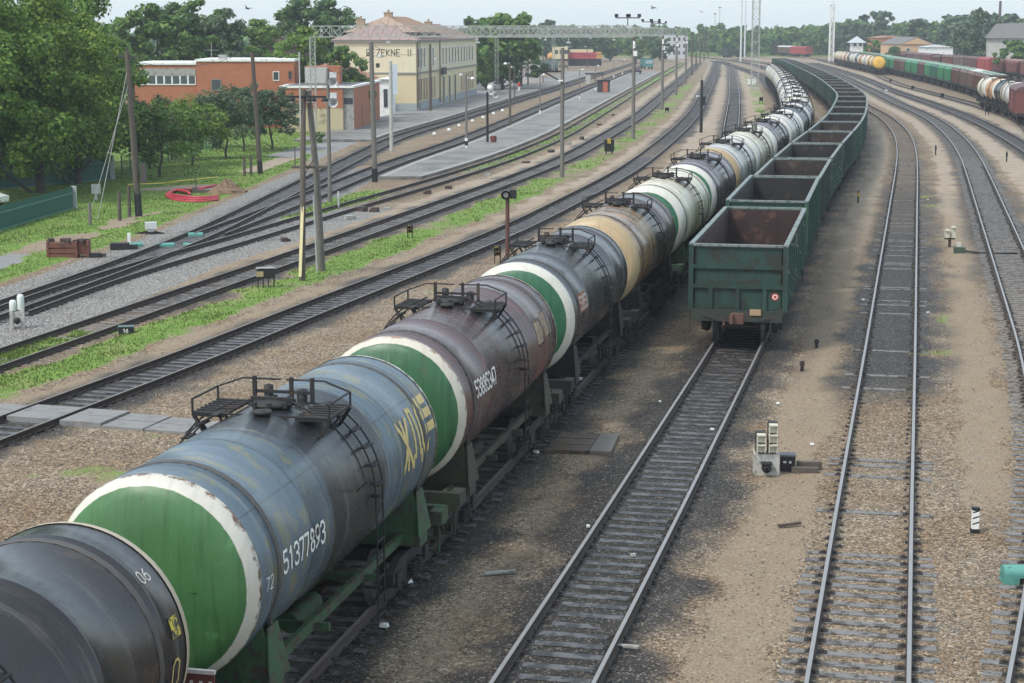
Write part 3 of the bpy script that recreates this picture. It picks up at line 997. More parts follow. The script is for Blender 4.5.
def coupler(parent, y, s, mat):
    b = MB()
    b.box((0, y + s * 0.22, 1.0), (0.26, 0.62, 0.2), 0)
    b.box((0.05, y + s * 0.55, 1.0), (0.42, 0.26, 0.34), 0)
    b.box((-0.13, y + s * 0.72, 1.0), (0.12, 0.2, 0.3), 0)
    b.box((0, y - s * 0.02, 1.0), (0.6, 0.1, 0.42), 0)
    b.pipe([(-0.42, y + s * 0.05, 0.86), (-0.42, y + s * 0.4, 0.62), (-0.36, y + s * 0.62, 0.82)], 0.03, 6, 0)
    return b.build('coupler', [mat], parent)


def ladder_mb(side):
    b = MB()
    A0, A1 = R_(64), R_(6)
    for dy in (-0.19, 0.19):
        pts = []
        for i in range(12):
            t = A0 + (A1 - A0) * i / 11
            pts.append((side * (RT + 0.13) * math.cos(t), 0.0 + dy, ZT + (RT + 0.13) * math.sin(t)))
        pts.append((side * (RT + 0.14), dy, ZT - 0.7))
        pts.append((side * (RT + 0.14), dy, 0.55))
        b.pipe(pts, 0.016, 5, 0)
    n = 6
    for i in range(n):
        t = A0 + (A1 - A0) * i / (n - 1)
        c = Vector((side * (RT + 0.13) * math.cos(t), 0, ZT + (RT + 0.13) * math.sin(t)))
        b.box(c, (0.11, 0.38, 0.022), 0)
        b.beam(c, (side * (RT - 0.01) * math.cos(t), 0, ZT + (RT - 0.01) * math.sin(t) - 0.0), 0.03, 0.03, 0)
    z = ZT - 0.15
    while z > 0.55:
        b.beam((side * (RT + 0.14), -0.2, z), (side * (RT + 0.14), 0.2, z), 0.03, 0.03, 0)
        z -= 0.32
    b.beam((side * (RT - 0.01), 0, ZT - 0.05), (side * (RT + 0.14), 0, ZT - 0.05), 0.05, 0.05, 0)
    b.beam((side * (RT - 0.2), 0, 1.08), (side * (RT + 0.14), 0, 1.08), 0.05, 0.05, 0)
    return b


def make_tank(detailed=True):
    r = thing('tank_wagon', '', 'tank wagon')
    b = MB()
    prof = []
    N = 64 if detailed else 32
    ys = [-4.7, -4.16, -4.14, -4.10, -4.08, -2.5, -2.48, -2.44, -2.42, 0, 2.42, 2.44, 2.48, 2.5, 4.08, 4.10, 4.14, 4.16, 4.7]
    for y in ys:
        rr = RT + (0.012 if abs(abs(y) - 4.12) < 0.03 or abs(abs(y) - 2.46) < 0.03 else 0.0)
        prof.append((rr, y))
    b.lathe_y(prof, ZT, N)
    b.build('tank_shell', [SHELLS['blue']], r)
    for s in (-1, 1):
        c = MB()
        pr = [(1.512, 4.64), (1.512, 4.7), (1.497, 4.76), (1.45, 4.85), (1.37, 4.925), (1.25, 4.985), (1.05, 5.045), (0.8, 5.09), (0.45, 5.125), (0.02, 5.14)]
        c.lathe_y([(a, s * y) for a, y in pr], ZT, N)
        if detailed and s < 0:
            c.box((0, -5.1, ZT + 0.0), (1.5, 0.02, 0.012))
        c.build('end_cap', [CAPS['green']], r)
    if detailed:
        for y in (-3.9, 3.9):                       # hold-down straps
            st = MB()
            pts0 = []
            vs = []
            n = 26
            for i in range(n + 1):
                t = R_(-28) + R_(236) * i / n
                for rr, yy in ((RT + 0.004, -0.06), (RT + 0.016, -0.06), (RT + 0.016, 0.06), (RT + 0.004, 0.06)):
                    vs.append((rr * math.cos(t), y + yy, ZT + rr * math.sin(t)))
            fs = []
            for i in range(n):
                for j in range(3):
                    fs.append((i * 4 + j, (i + 1) * 4 + j, (i + 1) * 4 + j + 1, i * 4 + j + 1))
            st.add(vs, fs, 0, True)
            for s in (-1, 1):
                a = R_(-28)
                st.beam((s * (RT + .02) * math.cos(a), y, ZT + (RT + .02) * math.sin(a)), (s * 1.36, y, 1.45), 0.05, 0.05, 0)
            st.build('strap', [STRAP], r)
    d = MB()                                        # manhole and its fittings
    d.lathe_z([(0.31, 4.12), (0.31, 4.23), (0.35, 4.23), (0.35, 4.27), (0.22, 4.30), (0.02, 4.32)], (0, 0, 0), 20, 0)
    d.lathe_z([(0.13, 4.1), (0.13, 4.24), (0.16, 4.24), (0.16, 4.28), (0.02, 4.3)], (0.1, -0.72, 0), 12, 0)
    d.lathe_z([(0.08, 4.1), (0.08, 4.42), (0.02, 4.44)], (-0.28, 0.62, 0), 10, 0)
    d.lathe_z([(0.09, 4.13), (0.09, 4.36), (0.02, 4.38)], (0.3, 0.62, 0), 10, 0)
    d.beam((-0.36, 0, 4.33), (0.36, 0, 4.33), 0.05, 0.05)
    for a in range(8):
        t = a * PI / 4 + 0.2
        d.box((0.35 * math.cos(t), 0.35 * math.sin(t), 4.27), (0.06, 0.06, 0.1))
    d.build('manhole', [IRON], r)
    for s in (-1, 1):
        w = MB()
        x0, x1 = 0.58, 1.16
        w.box((s * (x0 + x1) / 2, 0, 4.14), (x1 - x0, 1.1, 0.03), 0)
        for k in range(7):
            w.box((s * (x0 + x1) / 2, -0.5 + k * 0.167, 4.165), (x1 - x0, 0.05, 0.02), 0)
        for dy in (-0.6, 0.6):
            w.beam((s * x1, dy * 0.85, 4.13), (s * 0.98, dy * 0.85, 3.84), 0.05, 0.05)
            w.beam((s * x0, dy * 0.88, 4.13), (s * x1, dy * 0.88, 4.13), 0.05, 0.06)
        w.build('walkway', [IRON], r)
    h = MB()
    h.beam((-1.15, 0.55, 4.16), (1.15, 0.55, 4.16), 0.03, 0.03); h.beam((-1.15, -0.55, 4.16), (1.15, -0.55, 4.16), 0.03, 0.03); h.beam((1.15, -0.55, 4.16), (1.15, 0.55, 4.16), 0.03, 0.03)
    for s in (-1, 1):
        for dy in (-0.55, 0.55):
            h.tube((s * 1.15, dy, 4.15), (s * 1.15, dy, 4.38), 0.02, 6)
        h.pipe([(s * 1.15, -0.55, 4.38), (s * 1.15, 0.55, 4.38)], 0.018, 6)
        h.pipe([(s * 1.15, 0.55, 4.38), (s * 0.7, 0.55, 4.54), (s * 0.05, 0.55, 4.54)], 0.018, 6)
    for x in (-0.5, 0.14, 0.5):
        h.box((x, 0.55, 4.37), (0.06, 0.06, 0.42))
    h.beam((-0.5, 0.55, 4.33), (0.5, 0.55, 4.33), 0.04, 0.05)
    if detailed:
        for s in (-1, 1):                            # hand rail down beside the ladder
            for dy in (-0.32,):
                pts = [(s * 0.45, dy, 4.36), (s * 0.95, dy, 4.12)]
                for i in range(7):
                    t = R_(52) + (R_(14) - R_(52)) * i / 6
                    pts.append((s * (RT + 0.22) * math.cos(t), dy, ZT + (RT + 0.22) * math.sin(t)))
                pts.append((s * (RT + 0.02), dy, ZT + 0.25))
                h.pipe(pts, 0.018, 5)
    h.build('railing', [IRON], r)
    for s in (1, -1):
        l = ladder_mb(s).build('ladder', [IRON], r)
        l.location = (0, 0.55 if s > 0 else -0.55, 0)
    f = MB()                                        # underframe
    f.bx(-0.26, 0.26, -5.3, 5.3, 0.84, 1.12)
    for s in (-1, 1):
        f.beam((s * 1.08, -5.25, 1.05), (s * 1.08, 5.25, 1.05), 0.09, 0.17)
    for y in (-5.3, 5.3):
        f.box((0, y, 1.06), (3.0, 0.16, 0.36))
        for s in (-1, 1):
            f.box((s * 1.42, y - math.copysign(0.2, y), 1.1), (0.24, 0.5, 0.26))
    for y in (-3.9, 3.9):
        f.box((0, y, 1.0), (2.9, 0.5, 0.24))
    for y in (-1.3, 1.3):
        f.box((0, y, 1.0), (2.7, 0.1, 0.12))
    if detailed:
        f.tube((0.5, -0.8, 0.82), (0.5, 0.4, 0.82), 0.17, 10)
        f.tube((-0.55, 0.6, 0.85), (-0.55, 1.5, 0.85), 0.22, 10)
        for s in (-1, 1):
            f.beam((s * 0.75, -5.2, 0.7), (s * 0.75, 5.2, 0.7), 0.03, 0.03)
            for y in (-5.2, 5.2):
                f.beam((s * 1.38, y, 0.95), (s * 1.38, y, 0.35), 0.05, 0.05)
                f.beam((s * 1.16, y, 0.95), (s * 1.16, y, 0.35), 0.05, 0.05)
                f.beam((s * 1.38, y, 0.38), (s * 1.16, y, 0.38), 0.05, 0.05)
                f.beam((s * 1.38, y, 0.62), (s * 1.16, y, 0.62), 0.05, 0.05)
    f.build('underframe', [GREENIRON], r)
    for y in (-3.9, 3.9):                            # saddles carrying the barrel
        g = MB()
        for s in (-1, 1):
            for dy in (-0.22, 0.22):
                pr = [Vector((s * 0.35, 0, 1.12)), Vector((s * 1.45, 0, 1.12)), Vector((s * 1.42, 0, 1.62)), Vector((s * 1.3, 0, 1.93)), Vector((s * 1.0, 0, 1.57)), Vector((s * 0.6, 0, 1.3)), Vector((s * 0.35, 0, 1.2))]
                g.prism(pr, (0, y + dy - 0.012, 0), (0, y + dy + 0.012, 0))
            pr = [Vector((s * 1.46, -0.42, 1.1)), Vector((s * 1.46, 0.42, 1.1)), Vector((s * 1.36, 0.2, 1.9)), Vector((s * 1.36, -0.2, 1.9))]
            g.prism(pr, (0, y, 0), (s * 0.02, y, 0))
        g.bx(-1.44, 1.44, y - 0.2, y + 0.2, 1.121, 1.16, 0)
        g.build('saddle', [GREENIRON], r)
    for y in (-3.9, 3.9):
        bogie(r, y, (IRON, WHEEL), detailed)
    for s in (-1, 1) if detailed else ():
        coupler(r, s * 5.35, s, IRONBROWN)
    return r


STRAP = M('strap_iron', (0.07, 0.065, 0.06), 0.6, 0.3, 6)
SHELLS = {
    'blue': tank_shell_mat('shell_bluegrey', (0.092, 0.132, 0.162), stain_w=1.5, amt=0.9, wear=(0.17, 0.175, 0.11), wear_amt=0.5, rough=0.34),
    'black': tank_shell_mat('shell_black', (0.026, 0.025, 0.025), stain=(0.010, 0.010, 0.010), stain_w=3.0, amt=0.55, rough=0.28, wear=(0.05, 0.038, 0.03), wear_amt=0.45),
    'maroon': tank_shell_mat('shell_maroon', (0.088, 0.052, 0.05), stain=(0.02, 0.017, 0.018), stain_w=0.9, amt=0.7, wear=(0.13, 0.045, 0.026), wear_amt=0.35, rough=0.3),
    'charcoal': tank_shell_mat('shell_charcoal', (0.040, 0.039, 0.041), stain=(0.02, 0.02, 0.022), stain_w=1.2, amt=0.7, wear=(0.13, 0.09, 0.07), wear_amt=0.25, rough=0.3),
    'ochre': tank_shell_mat('shell_ochre', (0.29, 0.18, 0.088), stain=(0.025, 0.018, 0.014), stain_w=0.6, amt=0.9, half=(0.04, 0.034, 0.034), half_sign=1, wear=(0.10, 0.05, 0.03), wear_amt=0.6, rough=0.32),
    'cream': tank_shell_mat('shell_cream', (0.62, 0.58, 0.45), stain=(0.25, 0.18, 0.09), stain_w=0.7, amt=0.6, wear=(0.26, 0.2, 0.11), wear_amt=0.4, rough=0.42),
    'plum': tank_shell_mat('shell_plum', (0.105, 0.075, 0.085), stain=(0.03, 0.022, 0.022), stain_w=1.0, amt=0.8, wear=(0.10, 0.05, 0.035), wear_amt=0.4, rough=0.3),
    'silver': tank_shell_mat('shell_silver', (0.50, 0.49, 0.45), stain=(0.10, 0.09, 0.075), stain_w=0.9, amt=0.55, wear=(0.15, 0.11, 0.07), wear_amt=0.4, rough=0.35),
    'white': tank_shell_mat('shell_white', (0.62, 0.61, 0.56), stain=(0.2, 0.15, 0.1), stain_w=0.6, amt=0.6, wear=(0.33, 0.27, 0.18), wear_amt=0.35, rough=0.42),
    'teal': tank_shell_mat('shell_teal', (0.045, 0.06, 0.065), stain=(0.02, 0.02, 0.02), stain_w=1.0, amt=0.6, wear=(0.2, 0.2, 0.18), wear_amt=0.3, rough=0.34),
    'yellow': tank_shell_mat('shell_yellow', (0.62, 0.36, 0.06), stain=(0.12, 0.07, 0.03), stain_w=0.7, amt=0.7, wear=(0.4, 0.25, 0.1), wear_amt=0.3, rough=0.42),
    'orange': tank_shell_mat('shell_orange', (0.55, 0.28, 0.10), stain=(0.1, 0.06, 0.03), stain_w=0.7, amt=0.6, wear=(0.35, 0.22, 0.12), wear_amt=0.35, rough=0.42)}
GREEN = (0.05, 0.185, 0.06); OFFW = (0.66, 0.63, 0.54)
CAPS = {
    'green': cap_mat('cap_green_white', (0.05, 0.145, 0.046), OFFW, 1.385, 0.35, lip=(0.13, 0.07, 0.04)),
    'deepgreen': cap_mat('cap_deep_green_white', (0.02, 0.11, 0.05), (0.66, 0.64, 0.55), 1.33),
    'greencream': cap_mat('cap_mid_green_cream', (0.032, 0.115, 0.045), (0.66, 0.61, 0.5), 1.395, lip=(0.3, 0.18, 0.12)),
    'tan': cap_mat('cap_tan', (0.44, 0.32, 0.175), (0.46, 0.35, 0.2), 1.3, 0.5, wear=(0.10, 0.05, 0.025)),
    'white': cap_mat('cap_white', (0.6, 0.58, 0.5), (0.66, 0.65, 0.6), 1.3, 0.3),
    'tealring': cap_mat('cap_teal_ring', (0.05, 0.24, 0.19), (0.72, 0.72, 0.68), 1.26, 0.3),
    'greenwhite': cap_mat('cap_white_over_green', (0.02, 0.12, 0.06), (0.70, 0.68, 0.6), 1.3, 0.35),
    'dark': cap_mat('cap_dark', (0.045, 0.04, 0.04), (0.5, 0.42, 0.3), 1.4, 0.3),
    'yellow': cap_mat('cap_yellow', (0.72, 0.42, 0.06), (0.72, 0.42, 0.06), 1.3, 0.2)}

proto = make_tank(True)
lite = make_tank(False)
# (shell, cap, frame, words)
SPEC = [
    ('black', 'dark', IRON, 'black tank wagon with a pale rim, cut off by the lower left corner'),
    ('blue', 'green', GREENIRON, 'blue-grey tank wagon with large yellow letters and a green end ringed in white'),
    ('maroon', 'greencream', OLIVEIRON, 'maroon tank wagon with white number and tan blocks behind the blue-grey one'),
    ('charcoal', 'deepgreen', IRON, 'charcoal tank wagon with green and white end and an orange-red number patch'),
    ('ochre', 'tan', IRON, 'tank wagon with a plain tan end and soot-stained half-black barrel'),
    ('cream', 'greenwhite', GREENIRON, 'cream tank wagon with a wide white band beside the first green open wagon'),
    ('plum', 'greenwhite', IRON, 'purple-brown tank wagon right behind the cream wagon with the wide white band'),
    ('silver', 'tan', IRON, 'silver-grey tank wagon with a yellowish band, third behind the tan-ended wagon'),
    ('cream', 'white', IRON, 'cream tank wagon with an olive vent pipe on top, fourth behind the tan-ended wagon'),
    ('plum', 'white', IRON, 'dark purple tank wagon with white end, fifth behind the tan-ended wagon'),
    ('white', 'greenwhite', IRON, 'whitish tank wagon just in front of the one with the teal ring'),
    ('teal', 'tealring', IRON, 'dark tank wagon whose end carries a bright teal ring'),
    ('plum', 'white', IRON, ''), ('cream', 'white', IRON, ''), ('white', 'white', IRON, ''), ('silver', 'white', IRON, ''),
    ('white', 'white', IRON, ''), ('plum', 'white', IRON, ''), ('white', 'white', IRON, ''), ('plum', 'white', IRON, ''), ('white', 'white', IRON, ''),
    ('cream', 'white', IRON, ''), ('white', 'white', IRON, ''), ('silver', 'white', IRON, ''), ('white', 'white', IRON, ''), ('cream', 'white', IRON, ''), ('white', 'white', IRON, ''), ('white', 'white', IRON, '')]
NAMEC = {'black': 'black', 'blue': 'blue-grey', 'maroon': 'maroon', 'charcoal': 'charcoal', 'plum': 'purple-brown', 'silver': 'silver-grey', 'white': 'white', 'cream': 'cream', 'yellow': 'yellow', 'orange': 'orange'}


def dress_tank(o, shell, cap, frame):
    for ch in kids(o):
        st = stem(ch)
        if st == 'tank_shell': paint(ch, [SHELLS[shell]])
        elif st == 'end_cap': paint(ch, [CAPS[cap]])
        elif st in ('underframe', 'saddle'): paint(ch, [frame])


def set_on(o, path, s, z=0.0):
    X, D, h = path.at(s)
    o.location = (X, D, z)
    o.rotation_euler = (0, 0, -h)


S1 = [T['t1'].sD(d) + 4.72 for d in (24.0, 35.3, 46.9)]
S1 = [S1[0] - 11.9] + S1 + [S1[2] + 12.02 * (k + 1) for k in range(30)]
tanks = []
for i, (sh, cp, fr, lab) in enumerate(SPEC):
    det = i < 12
    o = (proto if i == 0 else copy_tree(proto)) if det else (lite if i == 12 else copy_tree(lite))
    set_on(o, T['t1'], S1[i])
    if not lab:
        lab = '%s tank wagon of the long train, %s behind the teal-ringed one' % (NAMEC[sh], ordinal(i - 11))
    tag(o, lab, 'tank wagon', 'tank wagons of the long train')
    dress_tank(o, sh, cp, fr)
    tanks.append(o)


def letters(o, fnbuild, name, mats):
    b = MB(); fnbuild(b)
    return b.build(name, mats, o)


# blue-grey wagon 51377893
letters(tanks[1], lambda b: strokes(b, '51377893', 0.31, on_tank(-3.72, R_(-4)), 0.22, 1.1), 'number', [WHITEP])
letters(tanks[1], lambda b: strokes(b, '72', 0.19, on_tank(-4.42, R_(-6)), 0.15), 'small_number', [WHITEP])


def zhd(b):
    strokes(b, 'Ж', 0.84, on_tank(2.5, R_(-5)), 0.2)
    strokes(b, 'ДC', 0.84, on_tank(3.14, R_(-1)), 0.17, 1.05)
    for k in range(3):
        y0 = 4.02
        panel_on_tank(b, y0 - 0.04 * k, y0 + 0.58 - 0.04 * k, R_(9 + 10 * k), R_(15.5 + 10 * k), 0, 0.006)


letters(tanks[1], zhd, 'painted_letters', [YELLOWP])
# maroon wagon
letters(tanks[2], lambda b: strokes(b, '53885347', 0.32, on_tank(-3.7, R_(5)), 0.22, 1.02), 'number', [WHITEP])


def blocks(b):
    panel_on_tank(b, 2.55, 3.15, R_(6), R_(27), 0); panel_on_tank(b, 3.42, 4.05, R_(9), R_(30), 0)
    for k in range(3):
        strokes(b, '7', 0.5, on_tank(2.62 + k * 0.2, R_(8), 0.008), 0.2, m=1)
        strokes(b, 'I', 0.5, on_tank(3.4 + k * 0.2, R_(11), 0.008), 0.2, m=1)


letters(tanks[2], blocks, 'painted_blocks', [M('tan_block_paint', (0.40, 0.31, 0.19), 0.7, 0.2, 8, wear=(0.16, 0.1, 0.08), wear_amt=0.5, wear_scale=5), M('block_marks', (0.17, 0.11, 0.085), 0.7)])
PATCH = M('orange_red_patch', (0.30, 0.085, 0.04), 0.7, 0.25, 6, wear=(0.08, 0.05, 0.045), wear_amt=0.35, wear_scale=6)


def rustpatch(b):
    panel_on_tank(b, 2.45, 4.2, R_(-32), R_(4), 0)


letters(tanks[2], rustpatch, 'rust_patch', [M('rust_patch_paint', (0.15, 0.055, 0.032), 0.75, 0.3, 5, wear=(0.07, 0.04, 0.035), wear_amt=0.6, wear_scale=3)])


def num3(b):
    panel_on_tank(b, -3.75, -2.75, R_(2), R_(21), 0)
    strokes(b, '53853', 0.34, on_tank(-3.68, R_(5), 0.008), 0.18, 0.84, m=1)


letters(tanks[3], num3, 'number_patch', [PATCH, CREAMP])
letters(tanks[4], lambda b: strokes(b, '57104', 0.36, on_tank(-3.6, R_(0)), 0.15, 1.0), 'number', [M('faded_number', (0.32, 0.27, 0.2), 0.7)]) if False else None
# black wagon: yellow daub, pale marks, red and white end plate
letters(tanks[0], lambda b: (panel_on_tank(b, 4.3, 4.53, R_(9), R_(19), 0, 0.006)), 'yellow_mark', [M('yellow_daub', (0.6, 0.5, 0.05), 0.7, 0.2, 9, wear=(0.05, 0.05, 0.05), wear_amt=0.7, wear_scale=12)])
letters(tanks[0], lambda b: strokes(b, '06', 0.16, on_tank(4.2, R_(39)), 0.16), 'small_number', [CREAMP])
letters(tanks[0], lambda b: strokes(b, '0', 0.34, on_tank(4.25, R_(-14)), 0.14), 'yellow_ring_mark', [YELLOWP])
b = MB()
b.box((1.28, 5.42, 1.62), (0.52, 0.03, 1.0), 0)
for k in range(4):
    b.box((1.10 + k * 0.13, 5.402, 1.6), (0.045, 0.012, 0.8), 1)
b.box((1.28, 5.40, 2.13), (0.56, 0.06, 0.05), 1)
b.build('end_plate', [M('maroon_plate', (0.13, 0.035, 0.03), 0.7, 0.3, 6), M('plate_white', (0.5, 0.45, 0.42), 0.7, 0.3, 8)], tanks[0])
# white drip-rail round some ends is part of the cap; an outlet stub on the silver wagon
b = MB(); b.tube((0.55, 1.6, 4.0), (0.55, 1.6, 4.62), 0.16, 12); b.build('vent_pipe', [M('olive_vent', (0.16, 0.17, 0.13), 0.6)], tanks[8])

# ------------------------------------------------------------------ green open wagons
GW = {
    'green': M('wagon_green', (0.018, 0.052, 0.037), 0.6, 0.5, 1.3, wear=(0.022, 0.026, 0.02), wear_amt=0.5, wear_scale=1.7, streak=0.7),
    'bright': M('wagon_bright_green', (0.022, 0.078, 0.046), 0.6, 0.4, 1.3, wear=(0.12, 0.17, 0.14), wear_amt=0.2, wear_scale=3.2, streak=0.3),
    'dark': M('wagon_dark_green', (0.02, 0.055, 0.043), 0.65, 0.3, 1.6, wear=(0.08, 0.09, 0.08), wear_amt=0.3, wear_scale=3, streak=0.35),
    'grey': M('wagon_grey_green', (0.036, 0.062, 0.052), 0.65, 0.3, 1.6, wear=(0.1, 0.1, 0.09), wear_amt=0.3, wear_scale=3, streak=0.35)}
INN = {
    'rust': M('wagon_inside_rust', (0.042, 0.022, 0.02), 0.85, 0.5, 1.5, wear=(0.10, 0.05, 0.036), wear_amt=0.4, wear_scale=2, streak=0.3),
    'black': M('wagon_inside_black', (0.02, 0.019, 0.019), 0.85, 0.4, 1.8, wear=(0.07, 0.05, 0.04), wear_amt=0.35, wear_scale=2),
    'brown': M('wagon_inside_brown', (0.036, 0.026, 0.022), 0.85, 0.4, 1.6, wear=(0.09, 0.065, 0.05), wear_amt=0.4, wear_scale=2)}
SCUFF = M('scuffed_rim', (0.19, 0.21, 0.20), 0.55, 0.25, 4, wear=(0.05, 0.09, 0.07), wear_amt=0.5, wear_scale=5)
SCUFFV = M('scuffed_post', (0.03, 0.085, 0.06), 0.6, 0.3, 3, wear=(0.30, 0.34, 0.31), wear_amt=0.33, wear_scale=5)
ZG, WG, LG, FG = 3.33, 1.56, 6.4, 1.32


def make_gondola(det=True):
    r = thing('open_wagon', '', 'open wagon')
    for s in (-1, 1):
        b = MB()
        b.bx(s * (WG - 0.09), s * (WG - 0.035), -LG + 0.02, LG - 0.02, FG, ZG - 0.06, 0)
        # inner skin
        b.bx(s * (WG - 0.095), s * (WG - 0.15), -LG + 0.09, LG - 0.09, FG + 0.05, ZG - 0.08, 1)
        b.bx(s * (WG - 0.03), s * (WG - 0.005), -LG, LG, FG - 0.1, FG + 0.1, 0)
        for k in range(9):
            p = MB()
            y = -LG + 0.12 + k * (2 * LG - 0.24) / 8
            p.bx(s * (WG - 0.034), s * (WG + 0.05), y - 0.09, y + 0.09, FG - 0.2, ZG - 0.07, 0)
            if det: p.build('side_post', [SCUFFV], r)
            else:
                o0 = len(b.v); b.v += p.v; b.f += [tuple(i + o0 for i in f) for f in p.f]; b.m += p.m; b.s += p.s
        b.build('side_wall', [GW['green'], INN['black']], r)
        if s < 0 or det: t = MB()
        t.bx(s * (WG - 0.10), s * (WG + 0.055), -LG - 0.03, LG + 0.03, ZG - 0.035, ZG + 0.03, 0)
        if det: t.build('top_rim', [SCUFF], r)
    if not det:
        for s in (-1, 1): t.bx(-WG + 0.101, WG - 0.101, s * (LG - 0.06), s * (LG + 0.095), ZG - 0.045, ZG + 0.026, 0)
        t.build('top_rim', [SCUFF], r)
    for s in (-1, 1):
        b = MB()
        b.bx(-WG + 0.151, WG - 0.151, s * (LG - 0.05), s * (LG - 0.0), FG - 0.1, ZG - 0.08, 0)
        b.bx(-WG + 0.151, WG - 0.151, s * (LG - 0.055), s * (LG - 0.1), FG + 0.05, ZG - 0.085, 1)
        b.bx(-WG + 0.02, WG - 0.02, s * (LG - 0.02), s * (LG + 0.09), ZG - 0.78, ZG - 0.66, 0)
        b.bx(-WG + 0.02, WG - 0.02, s * (LG - 0.02), s * (LG + 0.09), ZG - 1.42, ZG - 1.30, 0)
        for x in (-0.88, 0.0, 0.88):
            b.bx(x - 0.07, x + 0.07, s * (LG + 0.001), s * (LG + 0.08), FG - 0.1, ZG - 1.421, 0)
        for x in (-WG + 0.03, WG - 0.03):
            b.bx(x - 0.08, x + 0.08, s * (LG - 0.03), s * (LG + 0.1), FG - 0.15, ZG - 0.061, 0)
        b.build('end_wall', [GW['green'], INN['black']], r)
        if det:
            t = MB()
            t.bx(-WG + 0.101, WG - 0.101, s * (LG - 0.06), s * (LG + 0.095), ZG - 0.045, ZG + 0.026, 0)
            t.build('end_rim', [SCUFF], r)
    f = MB(); f.bx(-WG + 0.16, WG - 0.16, -LG + 0.1, LG - 0.1, FG, FG + 0.05, 0)
    f.build('floor', [INN['black']], r)
    u = MB()
    u.bx(-0.3, 0.3, -LG, LG, 0.85, FG - 0.01, 0)
    for s in (-1, 1):
        u.bx(-WG + 0.1, WG - 0.1, s * LG, s * (LG + 0.12), 0.82, FG - 0.11, 0)
        u.bx(s * 1.3, s * 1.45, -LG, LG, 0.95, FG - 0.05, 0)
        for y in (-5.6, 5.6):
            pass
    for y in (-4.33, -2.0, 2.0, 4.33):
        u.bx(-1.3, 1.3, y - 0.14, y + 0.14, 0.9, FG - 0.02, 0)
    for s in (-1, 1):
        u.tube((s * WG * 0.98, s * (LG + 0.14), 1.2), (s * WG * 0.98, s * (LG + 0.14), 0.4), 0.02, 6)
        u.pipe([(-1.1, s * (LG + 0.16), 1.02), (-0.5, s * (LG + 0.2), 0.84), (0.4, s * (LG + 0.2), 0.84), (1.1, s * (LG + 0.16), 0.98)], 0.015, 5)
    u.build('underframe', [M('wagon_underframe', (0.028, 0.04, 0.032), 0.75, 0.35, 4, wear=(0.06, 0.04, 0.03), wear_amt=0.5)], r)
    for y in (-4.33, 4.33):
        bogie(r, y, (IRON, WHEEL), det)
    for s in (-1, 1) if det else ():
        coupler(r, s * (LG + 0.02), s, M('coupler_rust', (0.12, 0.06, 0.045), 0.8, 0.3, 6))
    return r


gproto = make_gondola()
glite = make_gondola(False)
sg = T['t2'].sD(58.3) + LG
GS = [('green', 'rust'), ('bright', 'black'), ('grey', 'brown'), ('green', 'black'), ('dark', 'brown'), ('green', 'brown'), ('bright', 'black')]
gondolas = []
NG = 30
for i in range(NG):
    det = i < 6
    o = (gproto if i == 0 else copy_tree(gproto)) if det else (glite if i == 6 else copy_tree(glite))
    set_on(o, T['t2'], sg + 13.92 * i)
    if i == 1:
        o.scale = (1.02, 1, 1.05)
    gc, ic = GS[i] if i < len(GS) else (random.choice(['green', 'dark', 'bright', 'green', 'grey']), random.choice(['black', 'brown', 'black']))
    if i == 0: lab = 'green open wagon at the front with red-brown inside and a red and white disc'
    elif i == 1: lab = 'bright green open wagon standing a little taller behind the front one'
    else: lab = 'empty green open wagon, %s counted back from the one with the disc' % ordinal(i)
    tag(o, lab, 'open wagon', 'green open wagons in one string')
    for ch in kids(o):
        st = stem(ch)
        if st in ('side_wall', 'end_wall'): paint(ch, [GW[gc], INN[ic]])
        elif st == 'floor': paint(ch, [INN[ic]])
        elif st == 'side_post' and gc != 'green': paint(ch, [GW[gc]])
    gondolas.append(o)
for k, lab in enumerate(('green wagon standing crosswise at the far bend behind the white masts',)):
    p = P(734 + 17 * k, 57.5 - 0.5 * k)
    o = copy_tree(glite); o.location = (p.x, p.y, 0); o.rotation_euler = (0, 0, -0.75)
    tag(o, lab, 'open wagon'); del o['group']
    for ch in kids(o):
        if stem(ch) in ('side_wall', 'end_wall'): paint(ch, [GW['green'], INN['black']])
b = MB()
for r0, yy, m in ((0.125, 0.0, 0), (0.085, -0.006, 1), (0.05, -0.012, 2)):
    n = 20
    b.add([(1.22 + r0 * math.cos(2 * PI * j / n), -LG - 0.012 + yy, 1.66 + r0 * math.sin(2 * PI * j / n)) for j in range(n)], [tuple(range(n))], m)
b.build('tail_disc', [REDP, WHITEP, REDP], gondolas[0])
b = MB(); b.bx(0.42, 0.78, -LG - 0.16, -LG - 0.13, 1.05, 1.25, 0); b.build('buffer_plate', [M('tan_plate', (0.38, 0.27, 0.15), 0.7, 0.2, 6)], gondolas[0])

